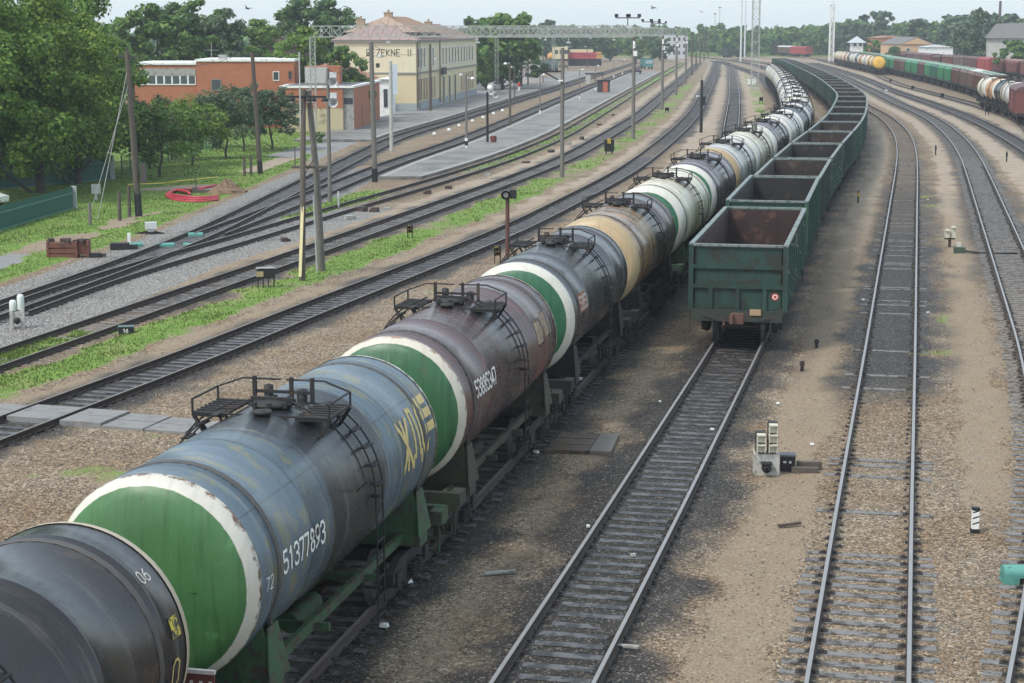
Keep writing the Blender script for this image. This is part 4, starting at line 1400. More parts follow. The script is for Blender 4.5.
# ------------------------------------------------------------------ other wagons on the right
def make_hopper(L=11.0):
    r = thing('hopper_wagon', '', 'hopper wagon')
    hl = L / 2
    b = MB()
    sec = [(-1.5, 1.55), (-1.56, 3.5), (-1.25, 3.95), (1.25, 3.95), (1.56, 3.5), (1.5, 1.55)]
    n = len(sec)
    y0, y1 = -hl + 0.1, hl - 0.1
    vs = [(x, y0 + (1.0 if z < 2 else 0), z) for x, z in sec] + [(x, y1 - (1.0 if z < 2 else 0), z) for x, z in sec]
    b.add(vs, [tuple(range(n)), tuple(reversed(range(n, 2 * n)))] + [(i, n + i, n + (i + 1) % n, (i + 1) % n) for i in range(n)], 0)
    for k in range(8):
        y = y0 + 1.0 + k * (y1 - y0 - 2.0) / 7
        for s in (-1, 1):
            b.beam((s * 1.55, y, 1.5), (s * 1.6, y, 3.5), 0.14, 0.1, 0)
    b.build('hopper_body', [HOP['green']], r)
    t = MB()
    t.bx(-1.2, 1.2, y0 + 0.2, y1 - 0.2, 3.952, 4.0, 0)
    for k in range(4):
        t.bx(-0.4, 0.4, y0 + 1.3 + k * 2.4, y0 + 2.4 + k * 2.4, 4.0, 4.18, 0)
    t.build('roof_hatch_row', [HOPROOF], r)
    u = MB()
    u.bx(-0.3, 0.3, -hl, hl, 0.85, 1.15)
    for s in (-1, 1):
        u.bx(s * 1.3, s * 1.46, -hl, hl, 1.15, 1.5)
        for y in (-hl, hl):
            u.beam((s * 1.35, y * 0.98, 1.4), (s * 1.4, y * 0.96, 3.4), 0.1, 0.1)
    for y in (-hl, hl, -3.4, 3.4):
        u.bx(-1.4, 1.4, y - 0.1, y + 0.1, 0.9, 1.4)
    for y in (-2, 0, 2):
        u.add([(-1.1, y - 0.9, 1.55), (1.1, y - 0.9, 1.55), (1.1, y + 0.9, 1.55), (-1.1, y + 0.9, 1.55), (-0.4, y - 0.3, 0.55), (0.4, y - 0.3, 0.55), (0.4, y + 0.3, 0.55), (-0.4, y + 0.3, 0.55)],
              [(0, 1, 5, 4), (1, 2, 6, 5), (2, 3, 7, 6), (3, 0, 4, 7), (4, 5, 6, 7)], 0)
    u.build('underframe', [IRON], r)
    for y in (-3.9, 3.9):
        bogie(r, y, (IRON, WHEEL), False)
    return r


def make_boxcar(L=13.0):
    r = thing('covered_wagon', '', 'covered wagon')
    hl = L / 2
    b = MB()
    b.bx(-1.5, 1.5, -hl + 0.1, hl - 0.1, 1.25, 3.7, 0)
    for k in range(9):
        y = -hl + 0.3 + k * (L - 0.6) / 8
        for s in (-1, 1):
            b.bx(s * 1.499, s * 1.56, y - 0.07, y + 0.07, 1.2, 3.68, 0)
    b.build('wagon_body', [HOP['red']], r)
    t = MB()
    n = 10
    pr = [Vector((1.6 * math.cos(PI * i / n), 0, 3.69 + 0.55 * math.sin(PI * i / n))) for i in range(n + 1)]
    t.prism(pr, (0, -hl, 0), (0, hl, 0), 0)
    t.build('roof', [HOP['redroof']], r)
    for s in (-1, 1):
        d = MB(); d.bx(s * 1.503, s * 1.58, -1.2, 1.2, 1.3, 3.5, 0); d.build('sliding_door', [HOP['red']], r)
    u = MB(); u.bx(-1.4, 1.4, -hl, hl, 0.9, 1.24, 0); u.build('underframe', [IRON], r)
    for y in (-hl + 2.2, hl - 2.2):
        bogie(r, y, (IRON, WHEEL), False)
    return r


HOPROOF = M('hopper_roof', (0.27, 0.36, 0.30), 0.6, 0.2, 2)
HOP = {
    'green': M('hopper_green', (0.045, 0.20, 0.09), 0.6, 0.22, 1.5, wear=(0.08, 0.15, 0.1), wear_amt=0.3, streak=0.3),
    'dkgreen': M('hopper_dark_green', (0.03, 0.125, 0.085), 0.6, 0.22, 1.5, streak=0.3),
    'maroon': M('hopper_maroon', (0.11, 0.05, 0.042), 0.65, 0.25, 1.5, streak=0.3),
    'brown': M('hopper_brown', (0.13, 0.085, 0.068), 0.65, 0.25, 1.5, streak=0.3),
    'red': M('freight_red', (0.15, 0.045, 0.038), 0.65, 0.25, 1.2, wear=(0.2, 0.1, 0.08), wear_amt=0.3, streak=0.3),
    'redroof': M('freight_roof', (0.11, 0.05, 0.045), 0.6, 0.25, 1.5),
    'pink': M('pinkish_roof', (0.40, 0.27, 0.26), 0.6, 0.15, 1.5),
    'bright': M('bright_red_wagon', (0.30, 0.045, 0.04), 0.6, 0.2, 1.5, streak=0.25),
    'white': M('white_wagon_roof', (0.6, 0.6, 0.57), 0.6, 0.12, 2)}


def dress(o, body, roof):
    for ch in kids(o):
        st = stem(ch)
        if st in ('hopper_body', 'wagon_body', 'sliding_door'): paint(ch, [HOP[body]])
        elif st in ('roof_hatch_row', 'roof') and roof is not None: paint(ch, [roof])


hp = make_hopper()
seq = ['brown', 'maroon', 'green', 'green', 'dkgreen', 'green', 'maroon', 'green', 'green', 'brown', 'maroon', 'green', 'green', 'dkgreen', 'green', 'green', 'green', 'green', 'green', 'green', 'green']
sh = T['t7'].sD(296) - 12.0 * 3 + 5.5
seq = ['brown', 'maroon', 'brown'] + seq
cn = {'brown': 'brown', 'maroon': 'maroon', 'green': 'green', 'dkgreen': 'dark green', 'bright': 'red'}
for i, c in enumerate(seq):
    o = hp if i == 0 else copy_tree(hp)
    set_on(o, T['t7'], sh + 12.0 * i)
    dress(o, c, HOP['white'] if i == 2 else (HOP['redroof'] if c == 'bright' else HOPROOF))
    if i == 0: lab = 'brown hopper wagon partly hidden behind the red wagon at the right edge'
    elif i == 1: lab = 'maroon hopper wagon behind the cream and orange tank wagons'
    elif i == 2: lab = 'white-roofed hopper wagon behind the cream and orange tank wagons'
    else: lab = '%s hopper wagon, %s in the row counted from the white-roofed one' % (cn[c], ordinal(i - 2))
    tag(o, lab, 'hopper wagon', 'hopper wagons in a row')

# tank wagons on the next track: a yellow-ended string far off and a short one at the right edge
s6 = T['t6'].sD(434) + 5.6
far6 = [('yellow', 'yellow'), ('yellow', 'white'), ('cream', 'white'), ('orange', 'white'), ('plum', 'white'), ('cream', 'white'), ('plum', 'white'), ('orange', 'white'), ('cream', 'white'), ('white', 'yellow'), ('cream', 'yellow')]
for i, (a, c) in enumerate(far6):
    o = copy_tree(lite)
    set_on(o, T['t6'], s6 + 12.02 * i)
    dress_tank(o, a, c, IRON)
    lab = 'tank wagon with bright yellow round end at the head of its string' if i == 0 else '%s tank wagon, %s behind the yellow-ended one' % (NAMEC[a], ordinal(i))
    tag(o, lab, 'tank wagon', 'tank wagons behind the yellow-ended one')
s6 = T['t6'].sD(247) - 5.6
near6 = [('cream', 'white', 'cream tank wagon at the far end of the short string near the right edge'), ('orange', 'white', 'orange and cream tank wagon in the short string near the right edge'), ('black', 'dark', 'black tank wagon between the orange one and the dirty cream one'), ('white', 'white', 'dirty white tank wagon next to the red covered wagon')]
for i, (a, c, lab) in enumerate(near6):
    o = copy_tree(lite)
    set_on(o, T['t6'], s6 - 8.2 * i)
    dress_tank(o, a, c, IRON)
    o.scale = (1, 0.68, 1)
    tag(o, lab, 'tank wagon', 'short string of tank wagons at the right edge')
bc = make_boxcar()
set_on(bc, T['t6'], s6 - 8.2 * 4 - 3.2)
tag(bc, 'red covered wagon cut off by the right edge beside the dirty white tank wagon', 'covered wagon')
dress(bc, 'red', HOP['redroof'])
# rows of red freight wagons behind the hoppers
row = Path([(112, 330), (109, 379), (113.8, 505), (121, 600)], 300, 700)
s8 = row.sD(352)
for i in range(15):
    if i in (3, 4): o, b_, rf, nm = copy_tree(hp), 'red', HOP['pink'], 'red wagon with rounded pinkish roof'
    elif i in (5,): o, b_, rf, nm = copy_tree(bc), 'bright', HOP['bright'], 'bright red covered wagon'
    elif i % 4 == 1: o, b_, rf, nm = copy_tree(hp), 'maroon', HOP['redroof'], 'maroon hopper wagon'
    else: o, b_, rf, nm = copy_tree(bc), random.choice(['red', 'maroon', 'red', 'brown']), HOP['redroof'], 'brownish red covered wagon'
    set_on(o, row, s8 + 14 * i)
    dress(o, b_, rf)
    tag(o, '%s, %s from the right edge in the nearer red row' % (nm, ordinal(i + 1)), 'freight wagon', 'nearer row of red freight wagons')
row2 = Path([(127, 330), (124, 379), (127, 505), (133, 600)], 300, 700)
s9 = row2.sD(380)
for i in range(9):
    o = copy_tree(bc)
    set_on(o, row2, s9 + 14 * i); dress(o, random.choice(['red', 'maroon', 'brown']), HOP['redroof'])
    tag(o, 'dark red covered wagon, %s from the right edge in the row farthest back' % ordinal(i + 1), 'freight wagon', 'farther row of red freight wagons')
for i, (u, v, c, rf, lab) in enumerate([(801, 57, 'bright', HOP['bright'], 'red covered wagon standing alone in front of the far woods'), (788, 56, 'brown', HOP['white'], 'pale covered wagon left of the lone red wagon'), (778, 55, 'maroon', HOP['redroof'], 'maroon covered wagon farthest left before the far woods')]):
    p = P(u, v)
    o = copy_tree(bc); o.location = (p.x, p.y, 0); o.rotation_euler = (0, 0, 0.35); dress(o, c, rf)
    tag(o, lab, 'freight wagon')

# ------------------------------------------------------------------ trees
LEAF = {
    'lime': isl_mat('leaf_lime', [(0, (0.05, 0.115, 0.016)), (0.5, (0.11, 0.205, 0.03)), (0.82, (0.20, 0.295, 0.045)), (1, (0.30, 0.37, 0.07))], 0.6, 0.3),
    'green': isl_mat('leaf_green', [(0, (0.048, 0.115, 0.022)), (0.55, (0.105, 0.20, 0.036)), (1, (0.21, 0.30, 0.06))], 0.6, 0.3),
    'dark': isl_mat('leaf_dark', [(0, (0.034, 0.085, 0.022)), (0.6, (0.07, 0.14, 0.034)), (1, (0.135, 0.215, 0.052))], 0.6, 0.25),
    'grey': isl_mat('leaf_greygreen', [(0, (0.055, 0.095, 0.045)), (0.6, (0.095, 0.15, 0.072)), (1, (0.15, 0.21, 0.105))], 0.6, 0.25)}
BARK = M('tree_bark', (0.075, 0.06, 0.048), 0.95, 0.35, 4, streak=0.4, bump=0.4)


def crown_data(seed, R, z0, z1, nclump, nleaf, leaf, flat=0.75, droop=0.0):
    r = np.random.default_rng(seed)
    H = (z1 - z0) / 2; zc = (z0 + z1) / 2
    d = r.normal(size=(nclump, 3)); d /= np.linalg.norm(d, axis=1)[:, None]
    rad = 0.3 + 0.8 * r.random(nclump) ** 0.6
    c = d * rad[:, None] * np.array([R, R, H]) * 0.86
    # broad lower, rounded top
    sh = 1.0 - 0.28 * np.clip(c[:, 2] / H, -0.4, 1)
    c[:, :2] *= sh[:, None]
    c[:, 2] += zc
    cr = R * (0.10 + 0.20 * r.random(nclump) ** 1.3)
    k = r.integers(0, nclump, nleaf)
    e = r.normal(size=(nleaf, 3)); e /= np.linalg.norm(e, axis=1)[:, None]
    q = 0.35 + 0.65 * r.random(nleaf) ** 0.6
    p = c[k] + e * (q * cr[k])[:, None] * np.array([1, 1, flat])
    p[:, 2] -= droop * (np.hypot(p[:, 0], p[:, 1]) / R) ** 2
    n = e * np.array([1, 1, 1]) + np.array([0, 0, 0.5]) + r.normal(size=(nleaf, 3)) * 0.55
    n /= np.linalg.norm(n, axis=1)[:, None]
    t = np.cross(n, r.normal(size=(nleaf, 3))); t /= np.linalg.norm(t, axis=1)[:, None] + 1e-9
    b = np.cross(n, t)
    s = leaf * (0.6 + 0.8 * r.random(nleaf))
    co = np.stack([p - t * s[:, None], p - b * (s * 0.62)[:, None], p + t * s[:, None], p + b * (s * 0.62)[:, None]], 1)
    return co.reshape(-1, 3), np.arange(nleaf * 4).reshape(-1, 4)


def trunk_mb(seed, H, R, r0, z0):
    rr = random.Random(seed)
    b = MB()
    top = H * 0.72
    pts = [(rr.uniform(-.03, .03) * i * R, rr.uniform(-.03, .03) * i * R, -0.3 + (top + 0.3) * i / 5) for i in range(6)]
    b.pipe(pts, r0, 9, 0, True, r0 * 0.25)
    for k in range(6):
        a = rr.uniform(0, 6.28); zz = z0 + rr.uniform(-0.1, 0.35) * (H - z0)
        e = rr.uniform(0.5, 0.8) * R
        b.pipe([(0, 0, zz), (math.cos(a) * e * 0.5, math.sin(a) * e * 0.5, zz + e * 0.35), (math.cos(a) * e, math.sin(a) * e, zz + e * 0.9)], r0 * 0.4, 6, 0, True, r0 * 0.1)
    return b


TKIND = {}


def tree_kind(key, seed, H, R, z0, nclump, nleaf, leaf, r0, leafmat, flat=0.75, droop=0.0):
    co, f = crown_data(seed, R, z0, H, nclump, nleaf, leaf, flat, droop)
    TKIND[key] = dict(H=H, co=co, f=f, tr=trunk_mb(seed, H, R, r0, z0), mat=leafmat, proto=None)


tree_kind('big1', 3, 17, 6.8, 1.0, 170, 38000, 0.165, 0.42, 'lime')
tree_kind('big2', 5, 16, 6.2, 0.9, 160, 36000, 0.165, 0.38, 'lime')
tree_kind('mid1', 8, 13, 4.8, 1.8, 70, 9000, 0.23, 0.26, 'green')
tree_kind('mid2', 9, 14, 4.4, 2.0, 64, 8500, 0.23, 0.26, 'green')
tree_kind('small', 12, 4.6, 1.9, 0.8, 60, 5200, 0.085, 0.07, 'green', 1.0)
tree_kind('small2', 13, 4.8, 1.7, 0.6, 54, 5000, 0.085, 0.07, 'green', 1.1)
tree_kind('far1', 15, 12, 5.0, 1.0, 46, 2600, 0.52, 0.25, 'green')
tree_kind('far2', 16, 13, 4.6, 1.0, 40, 2400, 0.52, 0.25, 'green')
tree_kind('willow', 18, 15, 6.2, 1.5, 60, 5200, 0.42, 0.35, 'grey', 1.3, 1.5)
tree_kind('bush', 20, 2.2, 1.6, 0.1, 22, 900, 0.16, 0.05, 'green')


def tree(kind, u, D, ytop, label, mat=None, wide=1.0, group=None, name='tree', cat='tree'):
    k = TKIND[kind]
    zt = HT(D, ytop)
    s = (zt - G) / k['H']
    if k['proto'] is None:
        r = thing(name, label, cat)
        soup('crown', k['co'], k['f'], LEAF[k['mat']], None, r)
        k['tr'].build('trunk', [BARK], r)
        k['proto'] = r
    else:
        r = copy_tree(k['proto'])
        r.name = name
    r.location = (XU(D, u), D, G); r.scale = (s * wide, s * wide, s)
    r.rotation_euler = (0, 0, random.uniform(0, 6.28))
    tag(r, label, cat, group)
    if 'group' in r and not group: del r['group']
    if mat:
        for ch in kids(r):
            if stem(ch) == 'crown': paint(ch, [LEAF[mat]])
    return r


tree('big1', 41, 117, -28, 'huge lime-green tree with thick dark trunk behind the green sheet fence')
tree('big2', -8, 111, -30, 'large broad tree cut off by the left edge', wide=1.05)
tree('big2', 78, 124, -6, 'large lime-green tree just right of the thick dark trunk', wide=0.85)
tree('big1', 90, 142, -6, 'tall darker tree rising behind the leftmost tarred pole', 'green', 0.5)
tree('big2', 64, 132, -25, 'broad dense tree filling the gap behind the thick dark trunk', 'green', 1.1)
tree('mid1', 2, 121, 92, 'low leafy tree behind the green fence at the left edge', 'dark', 1.5)
tree('mid2', 22, 128, 40, 'lower dense tree behind the big lime trees at the left edge', 'dark', 1.3)
tree('mid1', 88, 131, 70, 'lower leafy tree left of the leftmost tarred pole', 'green', 1.0)
for u, D, yt, w_, m, lab in [
        (135, 216, 8, 1.0, 'green', 'mid-height tree above the left end of the brick building'),
        (160, 218, 1, 1.1, 'green', 'rounded tree behind the ribbon windows of the brick building'),
        (182, 222, -4, 1.0, 'dark', 'dark dense tree behind the middle of the brick building'),
        (205, 226, -8, 1.1, 'green', 'tallest tree behind the brick building'),
        (226, 224, 6, 0.9, 'grey', 'greyish tree at the right shoulder of the tall group behind the brick building'),
        (258, 236, 17, 1.1, 'green', 'lower round tree behind the right end of the brick building'),
        (286, 300, 8, 1.3, 'grey', 'pale far tree between brick building and station'),
        (304, 262, -4, 1.1, 'dark', 'tall dark tree left of the station roof'),
        (332, 268, -3, 1.1, 'dark', 'tall dark tree touching the station roof'),
        (306, 207, 24, 1.1, 'lime', 'light green tree in front of the station gable'),
        (345, 204, 44, 1.05, 'green', 'bushy tree covering the left corner of the station')]:
    tree(random.choice(['mid1', 'mid2']), u, D, yt, lab, m, w_)
for u, v, yt, lab in [(150, 170, 90, 'small fruit tree with crooked trunk right of the leftmost pole'), (160, 178, 95, 'small fruit tree nearest the leftmost pole'), (192, 166, 92, 'small fruit tree below the ribbon windows'), (172, 160, 96, 'small fruit tree half hidden behind the one below the ribbon windows'), (226, 159, 82, 'small fruit tree standing by itself in the lawn'), (244, 152, 78, 'small tree left of the dark-footed pole in front of brick wall'), (272, 150, 82, 'leafy small tree right of the dark-footed pole'), (214, 148, 92, 'small fruit tree behind the one standing by itself')]:
    tree(random.choice(['small', 'small2']), u, P(u, v, G).y, yt, lab, random.choice(['lime', 'lime', 'green', 'grey']), random.uniform(1.1, 1.5), 'small trees on the lawn', name='fruit_tree')
tree('bush', 319, P(319, 143, G).y, 131, 'round clipped bush beside the asphalt path', 'green', 1.0, name='bush', cat='bush')
for u, D, yt, w_, m, lab in [
        (486, 330, 36, 1.2, 'dark', 'dark tree against the far end of the station'),
        (503, 325, 5, 1.2, 'green', 'tall bright tree right of the station'),
        (521, 340, 14, 1.1, 'dark', 'dark tree right of the tall bright tree beyond the station'),
        (484, 345, 10, 1.0, 'green', 'tree rising over the far end of the station roof'),
        (546, 610, 17, 1.1, 'grey', 'greyish round tree behind the lattice beam'),
        (574, 620, 22, 1.1, 'grey', 'pale distant tree left of the floodlight rack'),
        (592, 630, 24, 1.0, 'dark', 'small dark distant tree behind the yellow machine'),
        (610, 640, 30, 1.4, 'green', 'low wide tree behind the red track machine'),
        (636, 600, 38, 1.6, 'green', 'low wide tree right of the red track machine'),
        (660, 640, 36, 1.5, 'dark', 'dark low tree left of the grey block of flats'),
        (527, 400, 44, 1.0, 'dark', 'dark bush-like tree behind the pale ruined hut')]:
    tree(random.choice(['far1', 'far2']), u, D, yt, lab, m, w_)
tree('willow', 978, 470, 6, 'large willow-like tree left of the house with grey roof')
tree('far1', 1012, 405, 36, 'bushy green tree in front of the house with grey roof', 'green', 1.1)
for u, D, yt, w_, m, lab in [(874, 590, 37, 1.1, 'lime', 'light green tree right of the small white hut'), (893, 545, 44, 1.0, 'dark', 'low dark tree in front of the orange warehouse'), (876, 690, 8, 1.3, 'grey', 'tallest tree of the far woods behind the small white hut'), (1006, 560, 8, 1.2, 'grey', 'hazy tree behind the house with grey roof'), (956, 640, 10, 1.5, 'grey', 'hazy broad tree left of the willow-like tree'), (920, 620, 16, 1.5, 'grey', 'hazy tree above the peach warehouse'), (856, 720, 18, 1.4, 'grey', 'hazy tree in the far woods above the white hut')]:
    tree(random.choice(['far1', 'far2']), u, D, yt, lab, m, w_)


def woods():
    cs = []; fs = []; o = 0
    r = np.random.default_rng(77)
    for i in range(250):
        u = 540 + 580 * r.random(); D = 750 + 190 * r.random()
        yt = 24 + 7 * r.random() - (5 if u > 830 else 0)
        H = HT(D, yt); R = 6 + 4 * r.random()
        co, f = crown_data(int(1000 + i), R, 0.5, H, 24, 420, 1.25)
        co = co + np.array([XU(D, u), D, G])
        cs.append(co); fs.append(f + o); o += len(co)
    for i in range(70):
        u = -40 + 560 * r.random(); D = 560 + 200 * r.random()
        H = HT(D, 22 + 8 * r.random()); R = 5 + 4 * r.random()
        co, f = crown_data(int(2000 + i), R, 0.5, H, 24, 380, 1.1)
        cs.append(co + np.array([XU(D, u), D, G])); fs.append(f + o); o += len(co)
    soup('distant_woods', np.concatenate(cs), np.concatenate(fs), LEAF['green'])


woods()

# ------------------------------------------------------------------ buildings
def brick(name, c1, c2, mortar):
    t = NT(name)
    tc = t.node('ShaderNodeTexCoord'); v = tc.outputs['Object']
    sx = t.node('ShaderNodeSeparateXYZ'); t.put(sx.inputs[0], v)
    cb = t.node('ShaderNodeCombineXYZ')
    t.put(cb.inputs[0], t.math('ADD', sx.outputs['X'], sx.outputs['Y'])); t.put(cb.inputs[1], sx.outputs['Z'])
    b = t.node('ShaderNodeTexBrick')
    t.put(b.inputs['Vector'], cb.outputs[0])
    b.inputs['Color1'].default_value = (*c1, 1); b.inputs['Color2'].default_value = (*c2, 1); b.inputs['Mortar'].default_value = (*mortar, 1)
    b.inputs['Scale'].default_value = 4.0; b.inputs['Mortar Size'].default_value = 0.012; b.inputs['Brick Width'].default_value = 1.0; b.inputs['Row Height'].default_value = 0.32
    c = t.mix(t.math('MULTIPLY', t.step(t.noise(v, 0.5, 5), 0.45, 0.7), 0.35), b.outputs[0], mul(c1, 0.62))
    return t.done(c, 0.85)


BRICK = brick('orange_brick', (0.42, 0.15, 0.072), (0.34, 0.115, 0.058), (0.28, 0.16, 0.11))
PLASTER = M('station_plaster', (0.64, 0.54, 0.34), 0.9, 0.07, 0.6, wear=(0.45, 0.4, 0.3), wear_amt=0.2, wear_scale=0.7, streak=0.12)
PLASTERW = M('station_upper_plaster', (0.70, 0.63, 0.44), 0.9, 0.07, 0.6, streak=0.1)
PLINTH = M('grey_plinth', (0.32, 0.35, 0.36), 0.9, 0.12, 1)
DOORBR = M('brown_door_wood', (0.24, 0.115, 0.065), 0.7, 0.2, 3)
ROOFP = M('pinkish_tin_roof', (0.32, 0.22, 0.195), 0.6, 0.15, 0.8, streak=0.2)
ROOFT = M('tan_tin_roof', (0.36, 0.25, 0.18), 0.6, 0.15, 0.8, streak=0.2)
TRIM = M('grey_trim', (0.24, 0.24, 0.22), 0.8, 0.1, 2)
TAR = M('flat_tar_roof', (0.12, 0.12, 0.125), 0.85, 0.2, 1)
YPL = M('yellow_lower_plaster', (0.48, 0.40, 0.25), 0.9, 0.12, 0.8, wear=(0.3, 0.25, 0.17), wear_amt=0.35, wear_scale=1)


def local(loc, rz):
    return Matrix.Translation(loc) @ Matrix.Rotation(rz, 4, 'Z')


def station():
    c = P(416.5, 110.6, G); e = P(476.5, 94.3, G)
    L = (e - c).length
    rz = -math.atan2(e.x - c.x, e.y - c.y)
    r = thing('station_building', 'long two-storey cream railway station with pinkish tin roof', 'station', c, rz)
    H = 9.25; W = 11.0
    # local x to the right (track side is x=0), y along the front, body on the -x side
    b = MB(); b.bx(-W, 0, 0, L, 0, 4.9, 0); b.build('lower_wall', [PLASTER], r)
    b = MB(); b.bx(-W + 0.002, -0.002, 0.002, L - 0.002, 4.9, H, 0); b.build('upper_wall', [PLASTERW], r)
    b = MB(); b.bx(-W - 0.06, 0.06, -0.06, L + 0.06, 0, 0.95, 0); b.build('plinth', [PLINTH], r)
    b = MB(); b.bx(-W - 0.12, 0.12, -0.12, L + 0.12, 4.78, 5.0, 0); b.build('string_course', [TRIM], r)
    b = MB(); b.bx(-W - 0.35, 0.35, -0.35, L + 0.35, H - 0.25, H, 0); b.build('eaves', [TRIM], r)

    def hip(name, y0, y1, x0, x1, z0, z1, m, ins):
        q = MB(); xm = (x0 + x1) / 2
        q.add([(x0, y0, z0), (x1, y0, z0), (x1, y1, z0), (x0, y1, z0), (xm, y0 + ins, z1), (xm, y1 - ins, z1)], [(0, 1, 4), (1, 2, 5, 4), (2, 3, 5), (3, 0, 4, 5), (0, 3, 2, 1)], m)
        n = int((y1 - y0) / 1.2)
        for k in range(1, n):
            y = y0 + (y1 - y0) * k / n
            f = min(1, min(y - y0, y1 - y) / ins)
            xt = x1 + (xm - x1) * f
            q.beam((x1, y, z0 + 0.03), (xt, y, z0 + (z1 - z0) * f + 0.03), 0.06, 0.06, m)
        for k in range(1, 9):
            x = x0 + (x1 - x0) * k / 9
            f = 1 - abs(x - xm) / (xm - x0)
            q.beam((x, y0, z0 + 0.03), (x, y0 + ins * f, z0 + (z1 - z0) * f + 0.03), 0.06, 0.06, m)
        return q.build(name, [ROOFP, ROOFT], r)
    hip('roof', -0.4, L + 0.4, -W - 0.4, 0.4, H, 11.5, 0, 5.5)
    hip('roof', 3.0, 30, -W + 0.6, -0.3, H + 1.0, 12.4, 1, 5.0)
    for x, y, z in ((-5.4, 10, 12.3), (-8.3, 5, 11.4), (-4.5, 40, 11.2)):
        q = MB(); q.bx(x - 0.55, x + 0.55, y - 0.45, y + 0.45, z - 1.6, z + 0.55, 0); q.bx(x - 0.62, x + 0.62, y - 0.52, y + 0.52, z + 0.551, z + 0.66, 0)
        q.tube((x, y, z + 0.66), (x, y, z + 1.0), 0.18, 8); q.build('chimney', [M('chimney_tan', (0.36, 0.27, 0.18), 0.9, 0.2, 3)], r)

    def win(y, z, w, h, nm, pm, fm, x=0.0):
        q = MB()
        for s in (-1, 1):
            q.bx(x - 0.0, x + 0.09, y + s * (w / 2 + 0.06) - 0.06, y + s * (w / 2 + 0.06) + 0.06, z, z + h, 0)
        q.bx(x, x + 0.1, y - w / 2 - 0.12, y + w / 2 + 0.12, z + h, z + h + 0.16, 0)
        q.bx(x, x + 0.14, y - w / 2 - 0.15, y + w / 2 + 0.15, z - 0.12, z, 0)
        q.bx(x, x + 0.06, y - 0.03, y + 0.03, z, z + h, 0)
        f = q.build(nm, [fm], r)
        q = MB(); q.bx(x + 0.005, x + 0.075, y - w / 2, y - 0.031, z, z + h, 0); q.bx(x + 0.005, x + 0.075, y + 0.031, y + w / 2, z, z + h, 0)
        q.build('pane', [pm], f)
    for k in range(3):                                # upper floor, first bay group
        win(1.6 + k * 2.6, 5.6, 1.0, 2.5, 'window', GLASS, WHITEP)
    for k in range(2):
        win(11.5 + k * 3, 5.6, 1.0, 2.5, 'window', GLASS, WHITEP)
    for k in range(11):
        win(24 + k * 3.3, 5.7, 1.0, 2.3, 'window', GLASS, WHITEP)
    for k in range(5):                                # ground floor, brown tall openings
        win(1.6 + k * 2.3, 1.2, 1.2, 2.9, 'window', DOORBR, PLASTERW)
    for k in range(2):
        win(13.2 + k * 2.6, 1.2, 1.0, 2.9, 'window', DOORBR, PLASTERW)
    for k in range(3):
        q = MB(); y = 24.5 + k * 6
        q.bx(0.0, 0.12, y - 1.25, y - 1.0, 0.0, 3.9, 0); q.bx(0.0, 0.12, y + 1.0, y + 1.25, 0, 3.9, 0); q.bx(0, 0.12, y - 1.25, y + 1.25, 3.9, 4.15, 0)
        d = q.build('doorway', [PLASTERW], r)
        q = MB(); q.bx(0.065, 0.09, y - 1.0, y + 1.0, 0.05, 3.9, 0); q.build('door_leaf', [M('dark_door', (0.10, 0.085, 0.06), 0.6)], d)
    for k in range(6):
        win(44 + k * 2.7, 1.2, 1.2, 2.8, 'window', DOORBR, PLASTERW)
    for y in (0.25, 20.5):
        q = MB(); q.tube((0.16, y, 0.3), (0.16, y, H - 0.2), 0.09, 8); q.build('drainpipe', [M('brown_drainpipe', (0.2, 0.14, 0.1), 0.7)], r)
    q = MB(); q.bx(0.13, 0.3, 22.2, 26.2, 4.2, 5.2, 0); q.build('display_board', [BLACKP], r)
    # lettering on the end wall, read from the yard
    q = MB()
    strokes(q, 'RĒZEKNE II', 0.85, lambda a, bb, e=0.0: Vector((-6.6 + a * 0.98, -0.012 - e, 7.15 + bb)), 0.16)
    q.build('station_name', [BLACKP], r)
    q = MB(); q.bx(-W + 1.0, -3.2, -0.10, -0.02, 1.0, 4.7, 0); q.build('end_panel', [PLASTERW], r)
    # low wing towards the yard with its own roof
    q = MB(); q.bx(-15.5, -5.2, -9.0, -0.5, 0, 4.3, 0); q.build('wing_wall', [PLASTER], r)
    q = MB()
    q.add([(-16, -9.5, 4.3), (-4.7, -9.5, 4.3), (-4.7, -0.36, 4.3), (-16, -0.36, 4.3), (-10.5, -5, 6.5), (-10.5, -0.36, 6.5)], [(0, 1, 4), (1, 2, 5, 4), (2, 3, 5), (3, 0, 4, 5), (0, 3, 2, 1)], 0)
    q.build('wing_roof', [M('terracotta_tin_roof', (0.36, 0.165, 0.12), 0.7, 0.15, 1)], r)


station()


def window_row(r, xs, z, w, h, y, fm, pm, nm='window'):
    for x in xs:
        q = MB()
        q.bx(x - w / 2 - 0.07, x - w / 2, y - 0.07, y, z, z + h); q.bx(x + w / 2, x + w / 2 + 0.07, y - 0.07, y, z, z + h)
        q.bx(x - w / 2 - 0.07, x + w / 2 + 0.07, y - 0.09, y, z - 0.08, z); q.bx(x - w / 2 - 0.07, x + w / 2 + 0.07, y - 0.07, y, z + h, z + h + 0.07)
        f = q.build(nm, [fm], r)
        q = MB(); q.bx(x - w / 2, x + w / 2, y - 0.035, y - 0.005, z, z + h); q.build('pane', [pm], f)


